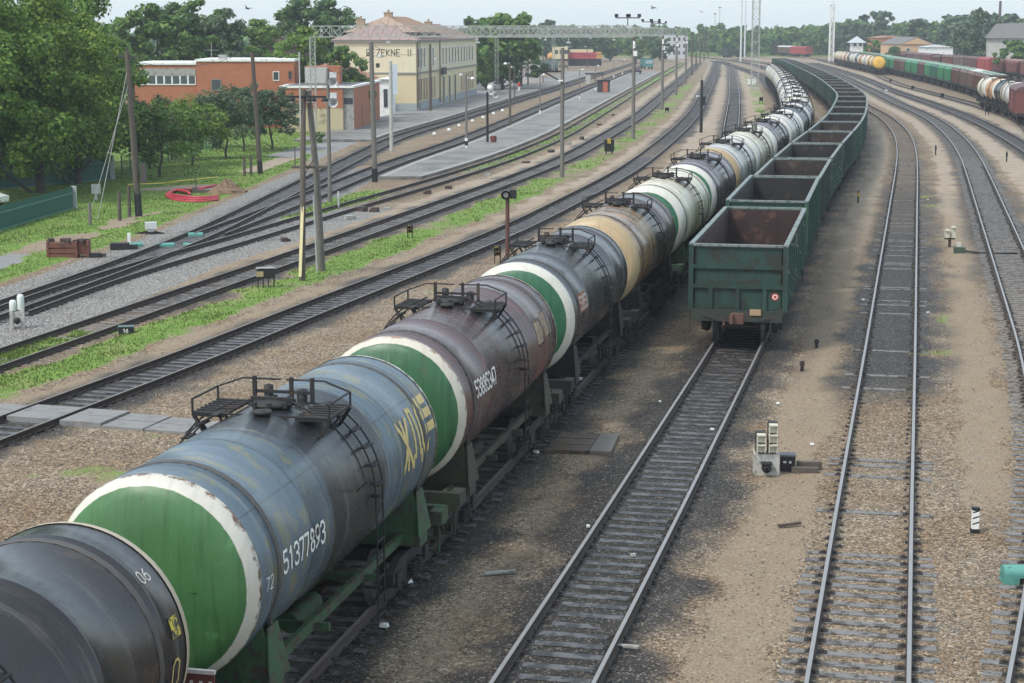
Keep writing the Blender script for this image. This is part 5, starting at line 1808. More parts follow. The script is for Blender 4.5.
def brick_house():
    D = 197.0
    x0, x1 = XU(D, 136), XU(D, 295)
    L = x1 - x0
    r = thing('brick_building', 'two-storey orange brick building with flat white-edged roof among small trees', 'building', (x0, D, G), R_(1.5))
    H = HT(D, 61.5) - G
    xm = XU(D, 198) - x0
    b = MB(); b.bx(0, xm, 0, 12, 0, H - 0.35); b.build('left_block', [BRICK], r)
    b = MB(); b.bx(xm, L, -0.3, 12, 0, H); b.build('right_block', [BRICK], r)
    b = MB(); b.bx(-0.1, xm - 0.02, -0.12, 12.1, H - 0.34, H - 0.1); b.build('roof_edge', [WHITEP], r)
    b = MB(); b.bx(xm - 0.1, L + 0.1, -0.42, 12.1, H + 0.004, H + 0.25); b.build('roof_edge', [WHITEP], r)
    # ribbon of windows under a grey band
    wx0 = XU(D, 142) - x0; wx1 = XU(D, 197) - x0
    z0 = HT(D, 84) - G; z1 = HT(D, 76) - G; z2 = HT(D, 68.5) - G
    b = MB(); b.bx(wx0, wx1, -0.06, 0.0, z1 + 0.004, z2); b.build('grey_band', [CONC], r)
    n = 7; w = (wx1 - wx0) / n
    for k in range(n):
        x = wx0 + (k + 0.5) * w
        q = MB()
        q.bx(x - w / 2 + 0.01, x - w / 2 + 0.09, -0.07, 0, z0, z1); q.bx(x + w / 2 - 0.09, x + w / 2 - 0.01, -0.07, 0, z0, z1); q.bx(x - w / 2 + 0.01, x + w / 2 - 0.01, -0.09, 0, z0 - 0.1, z0)
        f = q.build('window', [WHITEP], r)
        q = MB(); q.bx(x - w / 2 + 0.1, x + w / 2 - 0.1, -0.03, -0.005, z0, z1); q.build('pane', [GLASS], f)
    window_row(r, [XU(D, 217.5) - x0], HT(D, 90) - G, 0.95, 1.1, -0.3, TRIM, GLASS)
    window_row(r, [XU(D, 277) - x0], HT(D, 80) - G, 0.55, 0.85, -0.3, WHITEP, GLASS)
    window_row(r, [XU(D, 291) - x0], HT(D, 79) - G, 0.3, 0.8, -0.3, DOORBR, GLASS)
    q = MB(); x = XU(D, 212) - x0; q.tube((x, 1, H + 0.2), (x, 1, H + 2.0), 0.05, 6); q.beam((x - 0.8, 1, H + 1.2), (x + 0.8, 1, H + 1.2), 0.05, 0.05); q.build('aerial', [TRIM], r)
    q = MB(); q.bx(x + 0.6, x + 1.4, 2, 3, H + 0.26, H + 0.7); q.build('roof_vent', [CONC], r)


brick_house()


def brick_annex():
    D = 189.0
    x0, x1 = XU(D, 282), XU(D, 353)
    r = thing('brick_annex', 'low annex of orange brick over yellow plaster in front of the station', 'building', (x0, D, G), R_(0))
    L = x1 - x0; H = HT(D, 88) - G; hm = HT(D, 108) - G
    b = MB(); b.bx(0, L - 1.0, 0, 6, 0, hm); b.build('lower_wall', [YPL], r)
    b = MB(); b.bx(-0.03, L - 1.0, -0.03, 6, hm + 0.003, H); b.build('upper_wall', [BRICK], r)
    b = MB(); b.bx(L - 1.0, L + 0.1, 0.25, 6, 0, H - 0.004); b.build('grey_corner', [CONC], r)
    b = MB(); b.bx(L - 0.9, L, 0.2, 0.25, HT(D, 104) - G, HT(D, 98) - G); b.build('corner_window', [GLASS], r)
    # the wing turning towards the track
    e = P(380, 121, G); ex, ey = e.x - x0, e.y - D
    q = MB(); q.prism([Vector((L + 0.101, 0.3, 0)), Vector((ex, ey, 0)), Vector((ex - 3.5, ey + 4.5, 0)), Vector((L + 0.101, 6, 0))], (0, 0, 0), (0, 0, H), 0)
    q.build('side_wing', [BRICK], r)
    q = MB(); q.prism([Vector((-0.15, -0.15, 0)), Vector((L + 0.1, -0.15, 0)), Vector((ex + 0.2, ey - 0.1, 0)), Vector((ex - 3.5, ey + 4.7, 0)), Vector((-0.15, 6.2, 0))], (0, 0, H + 0.004), (0, 0, H + 0.22), 0)
    q.build('roof_slab', [WHITEP], r)
    q = MB(); q.prism([Vector((0.3, 0.3, 0)), Vector((L - 0.2, 0.3, 0)), Vector((ex - 0.6, ey + 0.3, 0)), Vector((ex - 3.6, ey + 4.2, 0)), Vector((0.3, 5.8, 0))], (0, 0, H + 0.224), (0, 0, H + 0.235), 0)
    q.build('roof_felt', [TAR], r)
    d = (Vector((ex, ey, 0)) - Vector((L + 0.1, 0.3, 0))); dl = d.length; d /= dl
    nrm = Vector((d.y, -d.x, 0))
    for f, w, z0, z1, nm, m in ((0.3, 1.0, 0.1, 2.5, 'door', DOORBR), (0.62, 1.2, 1.4, 2.5, 'side_window', GLASS)):
        a = Vector((L + 0.1, 0.3, 0)) + d * dl * f
        q = MB(); q.prism([a - d * w / 2, a + d * w / 2, a + d * w / 2 + nrm * 0.05, a - d * w / 2 + nrm * 0.05], (0, 0, z0), (0, 0, z1), 0); q.build(nm, [m], r)
    # taller stair block with grey cladding behind
    q = MB(); q.bx(1.8, 5.5, 6.3, 9.5, 0, HT(196, 66) - G); q.build('stair_block', [BRICK], r)
    q = MB(); q.bx(1.79, 4.2, 6.22, 6.298, H + 0.3, HT(196, 67) - G); q.build('cladding', [CONCPALE], r)


brick_annex()


def hut(name, label, cat, u, v, w, d, h, wall, roof, rh, rz=0.0, pyramid=False, wins=(), over=0.35, eave=None):
    p = P(u, v, G)
    r = thing(name, label, cat, p, rz)
    b = MB(); b.bx(-w / 2, w / 2, 0, d, 0, h); b.build('wall', [wall], r)
    q = MB()
    x0, x1, y0, y1 = -w / 2 - over, w / 2 + over, -over, d + over
    if pyramid:
        q.add([(x0, y0, h + .003), (x1, y0, h + .003), (x1, y1, h + .003), (x0, y1, h + .003), (0, d / 2, h + rh)], [(0, 1, 4), (1, 2, 4), (2, 3, 4), (3, 0, 4), (3, 2, 1, 0)], 0)
    else:                                             # gable facing the yard
        q.add([(x0, y0, h + .003), (x1, y0, h + .003), (0, y0, h + rh), (x0, y1, h + .003), (x1, y1, h + .003), (0, y1, h + rh)], [(0, 1, 2), (5, 4, 3), (0, 2, 5, 3), (2, 1, 4, 5), (0, 3, 4, 1)], 0)
    q.build('roof', [roof], r)
    if not pyramid:
        q = MB(); q.add([(-w / 2, y0 - .01, h), (w / 2, y0 - .01, h), (0, y0 - 0.01, h + rh * 0.86)], [(0, 1, 2)], 0)
        q.add([(-w / 2, y0 - .012, h - 0.0), (w / 2, y0 - .012, h - 0.0), (w / 2, y0 + .1, h), (-w / 2, y0 + .1, h)], [(0, 1, 2, 3)], 0)
        q.build('gable', [wall], r)
    for x, z, ww, hh in wins:
        q = MB(); q.bx(x - ww / 2 - 0.1, x + ww / 2 + 0.1, -0.05, -0.0, z - 0.1, z + hh + 0.1); f = q.build('window', [WHITEP], r)
        q = MB(); q.bx(x - ww / 2, x + ww / 2, -0.08, -0.052, z, z + hh); q.build('pane', [GLASS], f)
    return r


PEACH = M('peach_plaster', (0.55, 0.36, 0.2), 0.9, 0.1, 0.8, wear=(0.4, 0.22, 0.13), wear_amt=0.2)
ORANGEW = M('orange_wall', (0.45, 0.2, 0.1), 0.9, 0.12, 0.8)
GREYROOF = M('grey_sheet_roof', (0.15, 0.135, 0.13), 0.7, 0.12, 0.7)
PALEROOF = M('pale_sheet_roof', (0.45, 0.48, 0.5), 0.6, 0.1, 1)
hut('signal_hut', 'small white tower hut with pale pyramid roof beyond the hopper wagons', 'hut', 857, 64, 3.6, 3.4, HT(P(857, 64).y, 43) - G, WHITEP, PALEROOF, 2.1, 0, True, [(-0.9, HT(P(857, 64).y, 46.5) - G, 0.9, 0.9), (0.9, HT(P(857, 64).y, 46.5) - G, 0.9, 0.9)], 0.9)
dw = P(915, 66).y
hut('warehouse', 'peach-coloured warehouse with low grey gable beyond the red wagons', 'warehouse', 916, 66, 9.6, 30, HT(dw, 44.5) - G, PEACH, GREYROOF, 2.2, 0.0, False, [(-2.6, 4.4, 0.9, 0.9), (2.4, 4.4, 0.9, 0.9)])
hut('warehouse', 'long orange-walled building left of the peach warehouse', 'warehouse', 893, 63, 9.5, 20, HT(P(893, 63).y, 38) - G, ORANGEW, M('brown_sheet_roof', (0.3, 0.16, 0.11), 0.7, 0.15, 0.8), 0.7, 0.0)
hut('storage_shed', 'long low white shed behind the red freight wagons', 'shed', 938, 67, 8.4, 8, HT(P(938, 67).y, 47.5) - G, WHITEP, PALEROOF, 0.7)
hut('storage_shed', 'low white shed right of the house with grey roof', 'shed', 1018, 66, 6, 7, HT(P(1018, 66).y, 49) - G, WHITEP, PALEROOF, 0.6)
dh = 455.0
hh = thing('dwelling_house', 'pale house with large grey pitched roof behind the red wagons', 'house', (XU(dh, 993), dh, G), -0.2)
b = MB(); b.bx(-1.5, 14, 0, 9, 0, HT(dh, 37) - G); b.build('wall', [CONCPALE], hh)
hz = HT(dh, 37) - G
q = MB(); q.add([(-2, -0.7, hz - 0.3), (14.6, -0.7, hz - 0.3), (14.6, 9.7, hz - 0.3), (-2, 9.7, hz - 0.3), (0.5, 4.5, hz + 3.3), (14.0, 4.5, hz + 3.6)], [(0, 1, 5, 4), (1, 2, 5), (2, 3, 4, 5), (3, 0, 4), (3, 2, 1, 0)], 0); q.build('roof', [GREYROOF], hh)
for x in (0.2, 2.2, 6, 9):
    q = MB(); q.bx(x - 0.5, x + 0.5, -0.05, 0, 3.2, 4.6); f = q.build('window', [WHITEP], hh)
    q = MB(); q.bx(x - 0.4, x + 0.4, -0.08, -0.052, 3.3, 4.5); q.build('pane', [GLASS], f)
dc = 520.0
b = MB(); b.lathe_z([(0.55, 0), (0.36, HT(dc, 1) - G)], (0, 0, 0), 14); o = b.build('factory_chimney', [M('chimney_dark', (0.12, 0.10, 0.095), 0.9, 0.2, 1)]); o.location = (XU(dc, 997.5), dc, G)
tag(o, 'thin dark factory chimney rising over the house with grey roof', 'chimney')
da = 700.0
ap = thing('apartment_block', 'distant pale grey block of flats behind the row of posts', 'block of flats', (XU(da, 666), da, G), 0)
b = MB(); b.bx(0, 8.2, 0, 10, 0, HT(da, 35.5) - G); b.build('wall', [M('flats_wall', (0.5, 0.5, 0.5), 0.9, 0.1, 0.5)], ap)
for k in range(4):
    for j in range(3):
        q = MB(); x = 1.2 + k * 1.9; z = 1.5 + j * 2.6; q.bx(x - 0.4, x + 0.4, -0.05, 0, z, z + 1.3); q.build('window', [GLASS], ap)
hut('ruined_hut', 'pale stepped concrete hut behind the dark post beyond the station', 'hut', 532, 84, 4.2, 4, 3.4, M('pale_pink_plaster', (0.5, 0.44, 0.41), 0.9, 0.15, 1), CONC, 0.5, 0, False, [(-1, 1.4, 0.8, 0.9), (1, 1.4, 0.8, 0.9)])
hut('kiosk', 'narrow white kiosk between annex and station', 'kiosk', 386, 117, 1.6, 2.4, 4.6, WHITEP, WHITEP, 0.2, -0.1, True, [(0.0, 1.2, 0.5, 2.2)])
# dark pitched house roof and a water tower peeping over the trees on the left
hut('dwelling_house', 'small house with dark brown gable between trees on the left', 'house', 281, 108, 6.4, 8, HT(P(281, 108).y, 47) - G, M('brown_boards', (0.11, 0.075, 0.06), 0.9, 0.2, 2), M('dark_brown_roof', (0.07, 0.045, 0.04), 0.8), 1.4)

# ------------------------------------------------------------------ platforms
PAVE = M('platform_asphalt', (0.20, 0.188, 0.168), 0.65, 0.2, 0.35, wear=(0.125, 0.118, 0.106), wear_amt=0.6, wear_scale=0.22, bump=0.15)
KERB = M('platform_kerb', (0.29, 0.28, 0.255), 0.85, 0.15, 1.5)


def platform(name, kl, ol, kr, orr, d0, d1, top):
    ds = np.arange(d0, d1 + 0.1, 4.0)
    L = [(float(T[kl].X(d)) + ol if isinstance(kl, str) else kl(d)) for d in ds]
    Rr = [float(T[kr].X(d)) + orr for d in ds]
    b = MB(); n = len(ds)
    vs = []
    for d, a, c in zip(ds, L, Rr):
        vs += [(a, d, G - 0.1), (a, d, top), (c, d, top), (c, d, G - 0.1)]
    fs = [(i * 4 + j, i * 4 + j + 1, i * 4 + j + 5, i * 4 + j + 4) for i in range(n - 1) for j in range(3)]
    fs += [(3, 2, 1, 0), (4 * n - 4, 4 * n - 3, 4 * n - 2, 4 * n - 1)]
    b.add(vs, [tuple(reversed(f)) for f in fs], 0)
    o = b.build(name, [PAVE]); tag(o, kind='structure')
    k = MB()
    for i in range(n - 1):
        for x, sgn in ((L, 1), (Rr, -1)):
            if x is L and not isinstance(kl, str): continue
            k.add([(x[i], ds[i], top + 0.004), (x[i] + sgn * 0.45, ds[i], top + 0.004), (x[i + 1] + sgn * 0.45, ds[i + 1], top + 0.004), (x[i + 1], ds[i + 1], top + 0.004)], [(0, 1, 2, 3) if sgn > 0 else (3, 2, 1, 0)], 0)
    o2 = k.build('platform_edge', [KERB], o)


platform('island_platform', 'tb', 1.75, 'tm2', -1.75, 128, 470, 0.02)
platform('station_platform', lambda d: -11.0 + (d - 230) * 0.107 - (3.5 if d < 226 else 0), 0, 'ta', -1.75, 172, 470, 0.04)

# ------------------------------------------------------------------ posts, masts and lattice beams
def post(name, label, cat, u, v, vt, r0, mat, r1=None, lean=0.0, foot=None, n=8, group=None, rz=0.0):
    p = P(u, v, G)
    H = HT(p.y, vt) - G
    t = thing(name, label, cat, p, rz, group)
    b = MB(); b.pipe([(0, 0, -0.4), (lean * 0.5, 0, H / 2), (lean, 0, H)], r0, n, 0, True, r1 or r0 * 0.75)
    b.build('shaft', [mat], t)
    if foot:
        b = MB(); b.tube((0, 0, -0.2), (lean * 0.12, 0, foot), r0 * 1.06, n, 0, r0 * 1.04); b.build('foot_band', [BLACKP], t)
    return t, H


def part(t, name, mat, fn):
    b = MB(); fn(b)
    return b.build(name, mat if isinstance(mat, list) else [mat], t)


def lamp(t, x, z, s=1, y=-0.1, mat=GALV):
    part(t, 'lamp', mat, lambda b: (b.beam((0, 0, z), (x * 0.7, y, z + 0.12), 0.05, 0.05), b.lathe_z([(0.05, 0.16), (0.12, 0.1), (0.22, -0.02), (0.2, -0.06), (0.02, -0.06)], (x, y, z), 10)))


INS = M('insulator_dark', (0.05, 0.045, 0.045), 0.4, 0.2, 5)
t, H = post('utility_pole', 'tall tarred pole with black foot on the lawn at the left', 'pole', 139, 216.5, 51, 0.2, POLEWOOD, 0.15, -0.35, 1.3)
part(t, 'top_fitting', INS, lambda b: (b.beam((-0.85, 0, H - 0.3), (0.15, 0, H - 0.3), 0.1, 0.1), b.beam((-0.35, 0, H - 0.02), (-0.35, 0, H + 0.25), 0.06, 0.06), b.tube((-0.75, 0, H - 0.3), (-0.75, 0, H - 0.05), 0.05, 6)))
part(t, 'meter_box', M('dark_box', (0.06, 0.05, 0.045), 0.7), lambda b: b.bx(0.2, 0.5, -0.2, 0.1, 1.9, 3.0))
part(t, 'stay_wire', M('stay_steel', (0.28, 0.28, 0.26), 0.6), lambda b: (b.tube((-0.3, 0, H - 0.8), (-1.9, -2.0, 0.0), 0.025, 5), b.tube((-0.25, 0, H - 1.6), (-2.3, -2.6, 0.0), 0.02, 5)))
t, H = post('utility_pole', 'tarred pole with black foot standing in front of the brick wall', 'pole', 260.5, 174.5, 52, 0.19, POLEWOOD, 0.14, -0.4, 1.0)
part(t, 'crossarm', INS, lambda b: b.beam((-0.9, 0, H - 0.25), (0.1, 0, H - 0.25), 0.09, 0.09))
t, H = post('utility_pole', 'grey-brown post between annex and station with small lamps near its top', 'pole', 375, 182, 42, 0.2, POLECONC, 0.15, -0.15, 0.95)
lamp(t, 0.45, H - 1.0); part(t, 'bracket', INS, lambda b: (b.box((-0.32, 0, H - 0.9), (0.3, 0.12, 0.12)), b.box((0.3, 0, H - 1.6), (0.25, 0.2, 0.3))))
# A-frame of two poles with a lamp crossarm
pa, pb = P(302, 281, G), P(322, 271, G)
cx = (pa.x + pb.x) / 2; cy = (pa.y + pb.y) / 2
t = thing('lamp_pole', 'A-shaped pair of leaning poles with a crossarm of round lamps', 'lamp pole', (cx, cy, G))
Ht = HT(cy, 90) - G
da_, db_ = Vector((pa.x - cx, pa.y - cy, 0)), Vector((pb.x - cx, pb.y - cy, 0))
part(t, 'leg', POLEWOOD, lambda b: b.pipe([da_ + Vector((0, 0, -0.3)), Vector((-0.22, -0.05, Ht))], 0.14, 8, 0, True, 0.11))
part(t, 'leg', POLECONC, lambda b: b.pipe([db_ + Vector((0, 0, -0.3)), db_ * 0.55 + Vector((0.05, 0, Ht * 0.5)), Vector((-0.02, 0.05, Ht))], 0.17, 8, 0, True, 0.12))
part(t, 'marker_board', M('pale_yellow_board', (0.62, 0.55, 0.3), 0.7, 0.15, 4), lambda b: b.beam(da_ + Vector((-0.06, -0.16, 0.2)), da_ * 0.55 + Vector((-0.1, -0.18, 3.1)), 0.13, 0.03))
part(t, 'crossarm', IRON, lambda b: b.beam((-0.78, -0.2, Ht - 0.28), (0.75, -0.2, Ht - 0.28), 0.09, 0.09))
for x in (-0.72, 0.0, 0.2, 0.7):
    part(t, 'lamp', [IRON, WHITEP], lambda b: (b.lathe_z([(0.05, 0.02), (0.11, -0.02), (0.15, -0.12), (0.13, -0.15)], (x, -0.22, Ht - 0.32), 10, 0, False), b.sphere((x, -0.22, Ht - 0.45), 0.1, 8, 1)))
part(t, 'rung_platform', POLEWOOD, lambda b: (b.box((0.0, -0.1, 4.7), (1.5, 0.5, 0.1)), b.beam((-0.6, -0.3, 4.75), (-0.6, -0.3, 5.6), 0.04, 0.04), b.beam((-0.2, -0.3, 4.4), (0.35, -0.3, 5.3), 0.04, 0.04)))
part(t, 'conduit', GALV, lambda b: b.tube((-0.33, -0.35, 2.2), (-0.33, -0.35, Ht + 1.6), 0.03, 5))
part(t, 'earth_rod', GALV, lambda b: b.tube((0.15, 0.6, 0), (0.05, 0.6, 3.4), 0.035, 5))
t, H = post('signal_post', 'thin post with white loudspeakers beside the A-shaped poles', 'post', 330, 202.5, 69, 0.13, POLECONC, 0.1)
for z in (HT(P(330, 202.5).y, 83) - G, HT(P(330, 202.5).y, 104) - G):
    part(t, 'loudspeaker', M('pale_speaker', (0.55, 0.56, 0.55), 0.5, 0.1, 3), lambda b: (b.lathe_y([(0.3, -0.3), (0.27, -0.2), (0.12, 0.05), (0.1, 0.25), (0.02, 0.26)], z, 12, 0, None, 0.32), b.beam((0, 0, z), (0.32, 0.1, z), 0.05, 0.05), b.box((0.32, 0.0, z + 0.42), (0.4, 0.35, 0.34))))
t, H = post('utility_pole', 'post with a short side bracket standing on the near edge of the island platform', 'pole', 562, 177.5, 48, 0.16, POLECONC, 0.13)
part(t, 'bracket', IRON, lambda b: (b.beam((0, 0, H - 1.65), (-2.0, 0, H - 1.65), 0.12, 0.12), b.beam((-0.1, 0, H - 2.35), (-1.3, 0, H - 1.7), 0.1, 0.1)))
part(t, 'lamp', WHITEP, lambda b: b.box((-0.15, -0.2, H - 2.3), (0.35, 0.2, 0.12)))
t, H = post('lamp_post', 'lamp post with two lamps and a small white-footed sign on the island platform', 'lamp post', 466.5, 150.5, 74, 0.11, POLECONC, 0.09)
lamp(t, 0.55, H - 0.4, mat=WHITEP); lamp(t, -0.45, H - 0.1, mat=GALV)
part(t, 'foot_sign', [WHITEP, BLACKP], lambda b: (b.tube((0, -0.16, 0.05), (0, -0.16, 0.45), 0.1, 8, 0), b.box((0, -0.2, 0.66), (0.3, 0.1, 0.38), 1), b.tube((0, -0.16, 0.85), (0, -0.16, 1.1), 0.14, 8, 0)))
t, H = post('lamp_post', 'short lamp post with white horn lamps beside a dark red bin', 'lamp post', 487.5, 144.5, 92, 0.12, IRON, 0.1)
part(t, 'horn_lamp', WHITEP, lambda b: (b.lathe_y([(0.3, -0.45), (0.24, -0.2), (0.08, 0.1), (0.02, 0.2)], H + 0.05, 12, 0, None, 0.35), b.lathe_y([(0.26, -0.6), (0.2, -0.3), (0.06, 0.0), (0.02, 0.05)], H - 0.25, 12, 0, None, 0.75), b.beam((0, 0, H - 0.1), (0.8, -0.1, H - 0.1), 0.06, 0.06), b.sphere((0.25, -0.1, H + 0.4), 0.28, 10)))
t, H = post('utility_pole', 'dark post in front of the station facade', 'pole', 430.5, 111, 44, 0.2, POLEWOOD, 0.16)
lamp(t, 0.7, H - 2.0)
t, H = post('utility_pole', 'pale concrete post with a hanging white banner near the kiosk', 'pole', 391.5, 151, 61, 0.17, CONCPALE, 0.13)
part(t, 'banner', M('pale_banner', (0.52, 0.58, 0.62), 0.7, 0.08, 1), lambda b: b.bx(0.16, 0.6, -0.04, 0.02, H - 2.9, H - 0.3))
# lamps along the island platform and dark posts beyond
for u, v, vt, lab in [(540, 116, 75, 'platform lamp post on a white foot nearest the camera'), (579.5, 101, 70, 'platform lamp post on a white foot left of the red kiosk'), (595.5, 92, 66, 'platform lamp post just behind the red kiosk'), (614, 78, 62, 'platform lamp post beyond the red kiosk shelter'), (622.5, 75, 60, 'farthest thin lamp post on the island platform')]:
    t, H = post('lamp_post', lab, 'lamp post', u, v, vt, 0.07, POLECONC, 0.06, group='platform lamp posts')
    part(t, 'lamp', WHITEP, lambda b: (b.beam((0, 0, H), (0.4, 0, H + 0.1), 0.05, 0.05), b.sphere((0.45, 0, H + 0.05), 0.16, 8)))
    part(t, 'foot', WHITEP, lambda b: b.tube((0, 0, 0), (0, 0, 0.7), 0.12, 8))
for u, v, vt, lab in [(528, 86, 45, 'thick dark post in front of the pale ruined hut'), (543, 84, 52, 'thin post between the pale hut and the yellow machine'), (568, 70, 46, 'thin grey post in front of the yellow track machine'), (587, 68, 46, 'thin grey post in front of the red machine'), (510, 127, 62, 'dark post right of the white horn lamps'), (514.5, 100, 66, 'white-lamped post near the far end of the station platform')]:
    t, H = post('utility_pole', lab, 'pole', u, v, vt, 0.14 if u in (528, 510) else 0.1, POLEWOOD, 0.1, group='thin posts beyond the station')
    lamp(t, -0.5, H - 0.2, mat=WHITEP)

LAT = M('lattice_grey_paint', (0.36, 0.37, 0.34), 0.65, 0.15, 3, wear=(0.22, 0.2, 0.17), wear_amt=0.3)


def lattice(b, p, q, w, h, n, r=0.045):
    p = Vector(p); q = Vector(q); d, a, c = MB.frame(p, q)
    L = (q - p).length
    cor = [(a * (w / 2 * i) + c * (h / 2 * j)) for i, j in ((-1, -1), (1, -1), (1, 1), (-1, 1))]
    for k in cor:
        b.beam(p + k, q + k, r * 2, r * 2)
    for i in range(n):
        s0_, s1_ = p + d * (L * i / n), p + d * (L * (i + 1) / n)
        for j in range(4):
            k0, k1 = cor[j], cor[(j + 1) % 4]
            if i % 2: k0, k1 = k1, k0
            b.beam(s0_ + k0, s1_ + k1, r * 1.2, r * 1.2)
            b.beam(s0_ + cor[j], s0_ + cor[(j + 1) % 4], r * 1.2, r * 1.2)


def gantry(label, ru, rv, lx, ly, n, racks=()):
    R0 = P(ru, rv, G)
    Lp = Vector((lx, ly, G))
    t = thing('light_gantry', label, 'gantry', R0)
    ex = Lp - R0
    zc = HT(R0.y, 31.5) - G if R0.y < 200 else 10.3
    part(t, 'lattice_beam', LAT, lambda b: lattice(b, (0, 0, zc), (ex.x, ex.y, zc), 0.8, 1.05, n))
    part(t, 'post', POLECONC, lambda b: b.pipe([(0, 0, -0.3), (0, 0, zc - 0.5)], 0.2, 8, 0, True, 0.16))
    part(t, 'post', LAT, lambda b: lattice(b, (ex.x, ex.y, -0.2), (ex.x, ex.y, zc - 0.5), 0.5, 0.5, 12, 0.035))
    part(t, 'insulator', WHITEP, lambda b: (b.tube((0.0, -0.25, zc - 1.6), (0.0, -0.25, zc - 0.9), 0.12, 8), b.box((0.1, -0.3, zc - 2.1), (0.35, 0.3, 0.5))))
    for f in racks:
        c = ex * f
        part(t, 'floodlight_rack', IRON, lambda b: (b.beam((c.x, c.y, zc + 0.5), (c.x, c.y, zc + 1.35), 0.09, 0.09), b.beam((c.x - 1.2, c.y, zc + 1.3), (c.x + 1.2, c.y, zc + 1.3), 0.1, 0.1), [b.box((c.x + k, c.y - 0.1, zc + 1.52), (0.34, 0.28, 0.3)) for k in (-1.1, 0.0, 0.1, 1.1)]))
    for k in range(3):
        c = ex * (0.2 + 0.28 * k)
        part(t, 'hanging_lamp', WHITEP, lambda b: (b.tube((c.x, c.y, zc - 0.52), (c.x, c.y, zc - 1.0), 0.03, 5), b.box((c.x, c.y, zc - 1.05), (0.4, 0.25, 0.14))))
    return t


gantry('nearest lattice gantry spanning from the station side across the platforms', 633, 139, -19.8, 181, 34, (0.02,))
gantry('lattice gantry with floodlights one post behind the nearest gantry', 662, 110, -12.5, 243, 30, (0.05,))
gantry('lattice gantry on the third post from the nearest gantry', 676, 95.5, -2.5, 297, 24, (0.1,))
gantry('small far lattice gantry on the fourth post of the row', 685.5, 84, 8, 352, 20, ())
for k, (u, v, vt) in enumerate([(691.5, 75, 33), (696, 68, 34), (700, 64, 35), (704, 61, 34), (708, 58, 31)]):
    t, H = post('utility_pole', 'dark post in the receding row beyond the gantries, %s from the near end' % ordinal(k + 1), 'pole', u, v, vt, 0.22, POLEWOOD, 0.18, group='receding row of posts')
    part(t, 'crossarm', IRON, lambda b: b.beam((-0.8, 0, H - 0.4), (0.8, 0, H - 0.4), 0.12, 0.12))

t, H = post('signal_mast', 'short dark signal mast left of the tank wagons', 'signal', 701, 132.5, 80, 0.17, BLACKP, 0.14)
part(t, 'signal_head', BLACKP, lambda b: (b.bx(0.1, 0.4, -0.2, 0.1, H * 0.52, H * 0.52 + 0.9), b.tube((0, 0, H), (0, 0, H + 0.35), 0.03, 5), b.beam((0, 0, H * 0.6), (0.2, 0, H * 0.6), 0.06, 0.06)))
# lattice light mast and thin white masts
p = P(754.5, 90, G)
t = thing('lattice_mast', 'tall square lattice light mast rising out of the picture top', 'mast', p)
part(t, 'lattice_shaft', LAT, lambda b: lattice(b, (0, 0, -0.2), (0, 0, 29), 1.25, 1.25, 30, 0.05))
part(t, 'base_block', CONCPALE, lambda b: b.box((0, 0, 0.2), (1.9, 1.9, 0.7)))
for u, v, vt, lab in [(740.6, 62, -25, 'thin white mast left of the tall lattice mast'), (744.5, 58, -18, 'second thin white mast beside the tall lattice mast'), (719, 46, 8, 'distant thin mast at the far bend of the tracks'), (714.4, 47, 14, 'faint thinner mast left of the one at the far bend')]:
    p = P(u, max(v, 52), G)
    t = thing('light_mast', lab, 'mast', p)
    Hm = HT(p.y, vt) - G
    part(t, 'mast_shaft', M('mast_white', (0.6, 0.62, 0.62), 0.5, 0.08, 1), lambda b: b.pipe([(0, 0, 0), (0, 0, Hm)], 0.34, 8, 0, True, 0.2))
    part(t, 'lamp_crown', GALV, lambda b: b.lathe_z([(0.3, Hm), (0.9, Hm + 0.2), (0.9, Hm + 0.5), (0.3, Hm + 0.6)], (0, 0, 0), 10))
p = P(831, 62, G)
t = thing('lattice_mast', 'white lattice mast standing behind the last yellow-white tank wagon', 'mast', p)
part(t, 'lattice_shaft', WHITEP, lambda b: lattice(b, (0, 0, 0), (0, 0, 19), 1.4, 1.2, 14, 0.14))
part(t, 'mast_top', M('mast_white', (0.6, 0.62, 0.62)), lambda b: (b.pipe([(0, 0, 19), (0, 0, 26)], 0.25, 6, 0, True, 0.1), b.box((0, 0, 19.2), (1.8, 1.5, 0.3))))
p = P(752, 86, G)
t = thing('relay_cabinet', 'white relay cabinet at the foot of the tall lattice mast', 'cabinet', p)
part(t, 'cabinet_body', WHITEP, lambda b: b.bx(-0.75, 0.75, 0, 0.9, 0.25, 1.6)); part(t, 'cabinet_roof', CONCPALE, lambda b: b.bx(-0.85, 0.85, -0.1, 1.0, 1.603, 1.72)); part(t, 'cabinet_foot', CONC, lambda b: b.bx(-0.7, 0.7, 0.05, 0.85, -0.1, 0.249))

# ------------------------------------------------------------------ signals and lineside gear
t, H = post('searchlight_post', 'brown iron post with a round searchlight signal left of the charcoal wagon', 'signal', 507.5, 257, 192, 0.1, M('brown_red_iron', (0.11, 0.045, 0.035), 0.6, 0.2, 4), 0.09)
part(t, 'searchlight', [BLACKP, M('lens_glass', (0.25, 0.26, 0.25), 0.15, 0.1, 3)], lambda b: (b.lathe_y([(0.21, -0.3), (0.21, 0.1), (0.1, 0.18), (0.02, 0.18)], H - 0.12, 16, 0, None, -0.08), b.lathe_y([(0.01, -0.22), (0.12, -0.22)], H - 0.12, 16, 1, None, -0.08), b.bx(0.1, 0.42, -0.12, 0.12, H - 0.3, H + 0.1)))
YB = M('yellow_signal_paint', (0.5, 0.34, 0.05), 0.6, 0.2, 6, wear=(0.1, 0.08, 0.03), wear_amt=0.4, wear_scale=8)


